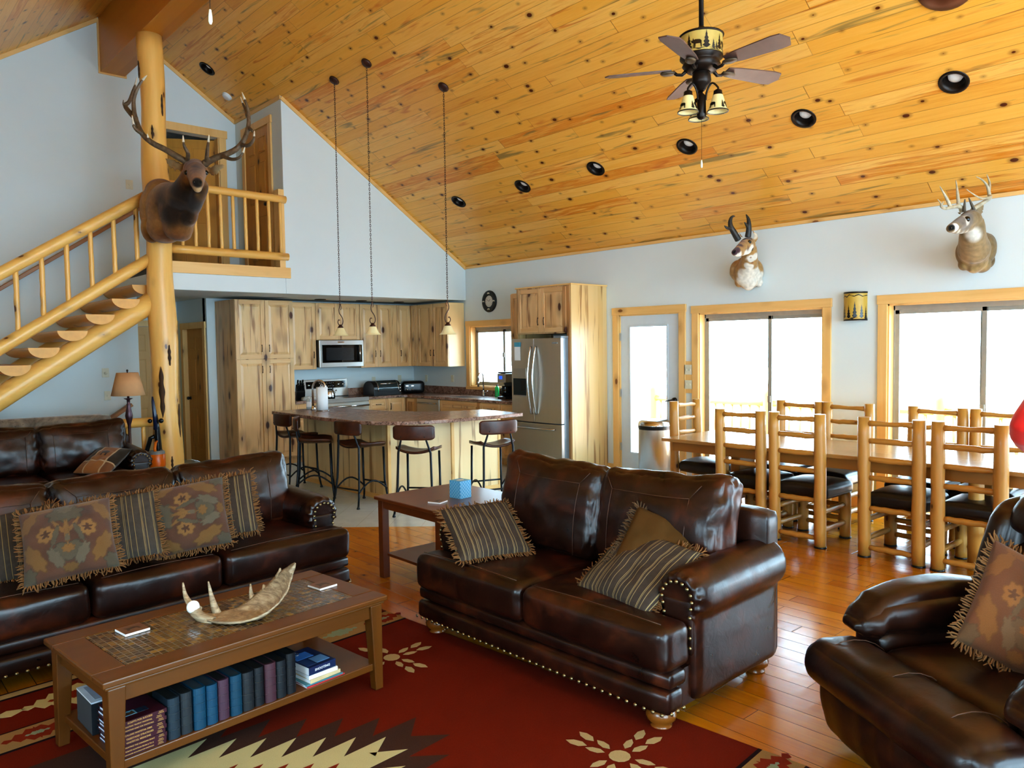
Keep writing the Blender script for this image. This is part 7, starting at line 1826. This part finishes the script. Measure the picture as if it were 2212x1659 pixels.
# ---------------------------------------------------------------- pendants
def chain_mesh(z0, z1):
    mb = MB(); n = int((z1-z0)/.026)
    for i in range(n+1):
        z = z0+(z1-z0)*i/n; q = i % 2; P = []
        for k in range(8):
            a = 2*PI*k/8; s, c = .0075*math.cos(a), .019*math.sin(a); P.append((s if q else 0, 0 if q else s, z+c))
        mb.tube(P+[P[0]], .0022, 4, caps=False)
    return mb
def pendant(label, x, y, zt, zb, rz):
    t = thing('pendant_lamp', label, 'pendant lamp', (x, y, 0), rz, 'pendant lamps over the island')
    mb = MB(); mb.lathe([(.0,-.03),(.05,-.025),(.062,-.01),(.064,.004),(0,.006)], 22); c = mb.build('canopy', M.rust, t); 
    n = Vector((SL*CCOS, 0, CCOS)); n.rotate(Matrix.Rotation(-rz, 3, 'Z').to_euler()); c.rotation_euler = Vector((0,0,1)).rotation_difference(n).to_euler(); c.location = (0, 0, zt)
    chain_mesh(zb+.40, zt-.02).build('chain', M.rust, t)
    P = [(.0,.39),(-.004,.36),(-.014,.32),(-.010,.28),(.008,.25),(.026,.215),(.032,.175),(.022,.14),(.0,.13),(-.022,.142),(-.030,.17),(-.020,.196),(-.006,.19)]
    MB().tube(spline([(a, 0, zb+b) for a, b in P], 4), [.0055]*49, 7).tube(spline([(.0,0,zb+.39),(.012,0,zb+.365),(.014,0,zb+.335),(.004,0,zb+.32)], 4), .004, 6).build('scroll', M.rust, t)
    MB().lathe([(.0,.14),(.016,.135),(.024,.118),(.036,.105),(.034,.095)], 18, (0,0,zb)).build('cap', M.rust, t)
    MB().lathe([(.034,.097),(.046,.085),(.058,.055),(.072,.025),(.094,.004),(.100,0)], 32, (0,0,zb)).build('glass_shade', M.frost, t)
    return t
pendant('pendant lamp with cream glass bell hanging nearest the pantry', 4.80, 8.479, 4.938, 1.838, math.radians(-20)); pendant('middle pendant lamp with cream glass bell over the island', 4.80, 7.738, 4.938, 1.834, math.radians(-30)); pendant('pendant lamp with cream glass bell nearest the window wall', 5.324, 6.987, 4.588, 1.825, math.radians(150))

# ---------------------------------------------------------------- person at the picture's edge
pc = CAM+ray(2335, 900)*4.5
t = thing('person', 'person in a red jacket standing by the table, only an elbow in view', 'person', (pc[0], pc[1], 0), math.radians(135))
mb = MB()      # faces local -y
mb.ball((0,-.01,1.62), .098, 18, 14, (.86,1,1.18)); limb(mb, [((0,.015,1.42), .058), ((0,.0,1.52), .055)], 14); mb.ball((0,-.108,1.615), .018, 10, 8, (.7,1,1.3)); mb.ball((0,-.09,1.565), .03, 10, 8, (1,.6,.5))
for s in (-1, 1): mb.ball((s*.088,0,1.615), .024, 8, 6, (.4,1,1.4)); mb.ball((s*.035,-.088,1.645), .014, 8, 6)
limb(mb, [((0,0,.95), .15), ((0,.0,1.15), .14), ((0,.01,1.35), .15)], 18)
for s in (-1, 1):
    limb(mb, [((s*.09,0,.93), .088), ((s*.10,.0,.50), .058), ((s*.10,.02,.09), .042)], 14); limb(mb, [((s*.10,.03,.045), .04), ((s*.11,-.14,.035), .033)], 12)
    S_h, E_b, W_r = Vector((s*.19,.01,1.40)), Vector((s*.36,.10,1.14)), Vector((s*.20,-.12,1.02)); limb(mb, [(S_h, .055), (E_b, .043), (W_r, .03)], 12)
    d = Vector((-s*.75,-.6,-.15)).normalized(); pal = W_r+d*.05; limb(mb, [(W_r, .03), (pal, .034), (pal+d*.035, .03)], 10)
    for i in range(4):
        off = Vector((0, 0, 1))*(.024-.016*i); b = pal+d*.06+off; l = (.06,.068,.064,.05)[i]
        mb.tube([b-d*.02, b+d*l*.5, b+d*l*.85+Vector((0,.02,-.006)), b+d*l+Vector((0,.035,-.012))], [.010,.0095,.009,.007], 8)
    mb.tube([pal+Vector((0,0,.02)), pal+d*.02+Vector((0,-.035,.035)), pal+d*.045+Vector((0,-.04,.04))], [.012,.011,.008], 8)
mb.fuse('body', plain('skin', 'c89a80', .6), t, .009, 2)
red = plain('red_fleece', 'c8180a', .95, sheen=.3)
mb = MB(); limb(mb, [((0,0,.92), .18), ((0,.0,1.12), .172), ((0,.01,1.34), .175)], 20)
for s in (-1, 1): limb(mb, [(Vector((s*.17,.01,1.385)), .092), (Vector((s*.375,.10,1.17)), .082), (Vector((s*.22,-.10,1.04)), .058)], 14)
mb.ball((0,.01,1.43), .09, 14, 10, (1,1,.6)); mb.fuse('jacket', red, t, .014, 5)
mb = MB()
for s in (-1, 1): limb(mb, [((s*.09,0,.93), .108), ((s*.10,.0,.50), .078), ((s*.10,.02,.10), .062)], 14)
mb.fuse('trousers', plain('denim', '2c3a55', .9), t, .013, 3)
for s in (-1, 1): MB().rbox(s*.105-.05, s*.105+.05, -.19, .08, .001, .10, .04, 8).build('shoe', M.black, t)
mb = MB(); mb.ball((0,.018,1.655), .108, 18, 12, (.9,1,1.0)); mb.ball((0,.055,1.60), .085, 14, 10, (.95,.8,1.1)); mb.fuse('hair', plain('brown_hair', '3a2618', .7, var=.2), t, .01, 3)
for s in (-1, 1): MB().ball((s*.035,-.099,1.645), .0075, 8, 6).build('eye', M.eye, t)
MB().box(-.024,.024,-.1095,-.09,1.562,1.570).build('mouth', plain('lips', '9a5548', .5), t, bevel=.003)
# ---------------------------------------------------------------- daylight
w = bpy.data.worlds.new('sky'); scn.world = w; w.use_nodes = True; nt = w.node_tree; nt.nodes.clear()
bg = nt.nodes.new('ShaderNodeBackground'); ou = nt.nodes.new('ShaderNodeOutputWorld'); tc = nt.nodes.new('ShaderNodeTexCoord'); sp = nt.nodes.new('ShaderNodeSeparateXYZ')
cr = nt.nodes.new('ShaderNodeValToRGB'); nt.links.new(tc.outputs['Generated'], sp.inputs[0])
mp = nt.nodes.new('ShaderNodeMapRange'); mp.inputs[1].default_value = -.3; mp.inputs[2].default_value = .8; nt.links.new(sp.outputs[2], mp.inputs[0]); nt.links.new(mp.outputs[0], cr.inputs[0])
e = cr.color_ramp.elements; e[0].color = (.56,.80,1.0,1); e[1].color = (.46,.74,1.0,1); e[0].position = .2; m_ = e.new(.4); m_.color = (.56,.82,1,1)
nt.links.new(cr.outputs[0], bg.inputs[0]); bg.inputs[1].default_value = SKY; nt.links.new(bg.outputs[0], ou.inputs[0])
def portal(name, c, rot, sx, sy):
    l = bpy.data.lights.new(name, 'AREA'); l.shape = 'RECTANGLE'; l.size = sx; l.size_y = sy; l.cycles.is_portal = True
    o = bpy.data.objects.new(name, l); link(o); o.location = c; o.rotation_euler = rot; return o
for k, (y0, y1, z0, z1) in OP.items(): portal('daylight_portal', (XW+.19, (y0+y1)/2, (z0+z1)/2), (0, PI/2, 0), z1-z0, y1-y0)
for a, b, z0, z1 in WL: portal('daylight_portal', (XL-.17, (a+b)/2, (z0+z1)/2), (0, -PI/2, 0), z1-z0, b-a)
for a, b in FW:
    for z0, z1 in ((.25, 2.35), (2.75, min(zroof(a), zroof(b))-.35)):
        if z1-z0 > .3: portal('daylight_portal', ((a+b)/2, YF-.17, (z0+z1)/2), (PI/2, 0, 0), b-a, z1-z0)
sl_ = bpy.data.lights.new('sun', 'SUN'); sl_.energy = SUN; sl_.angle = .03; sl_.color = (1, .97, .93); so = bpy.data.objects.new('sun', sl_); link(so)
so.rotation_euler = Vector((.05, -.40, -.91)).to_track_quat('-Z', 'Y').to_euler(); so.location = (3, 30, 20)
scn.view_settings.view_transform = VT; scn.view_settings.look = LOOK; scn.view_settings.exposure = EXPO
scn.cycles.max_bounces = 7; scn.cycles.diffuse_bounces = 4; scn.cycles.glossy_bounces = 3; scn.cycles.transparent_max_bounces = 12; scn.cycles.transmission_bounces = 4
scn.cycles.caustics_reflective = False; scn.cycles.caustics_refractive = False; scn.cycles.sample_clamp_indirect = 6
scn.cycles.use_adaptive_sampling = True; scn.cycles.adaptive_threshold = .04
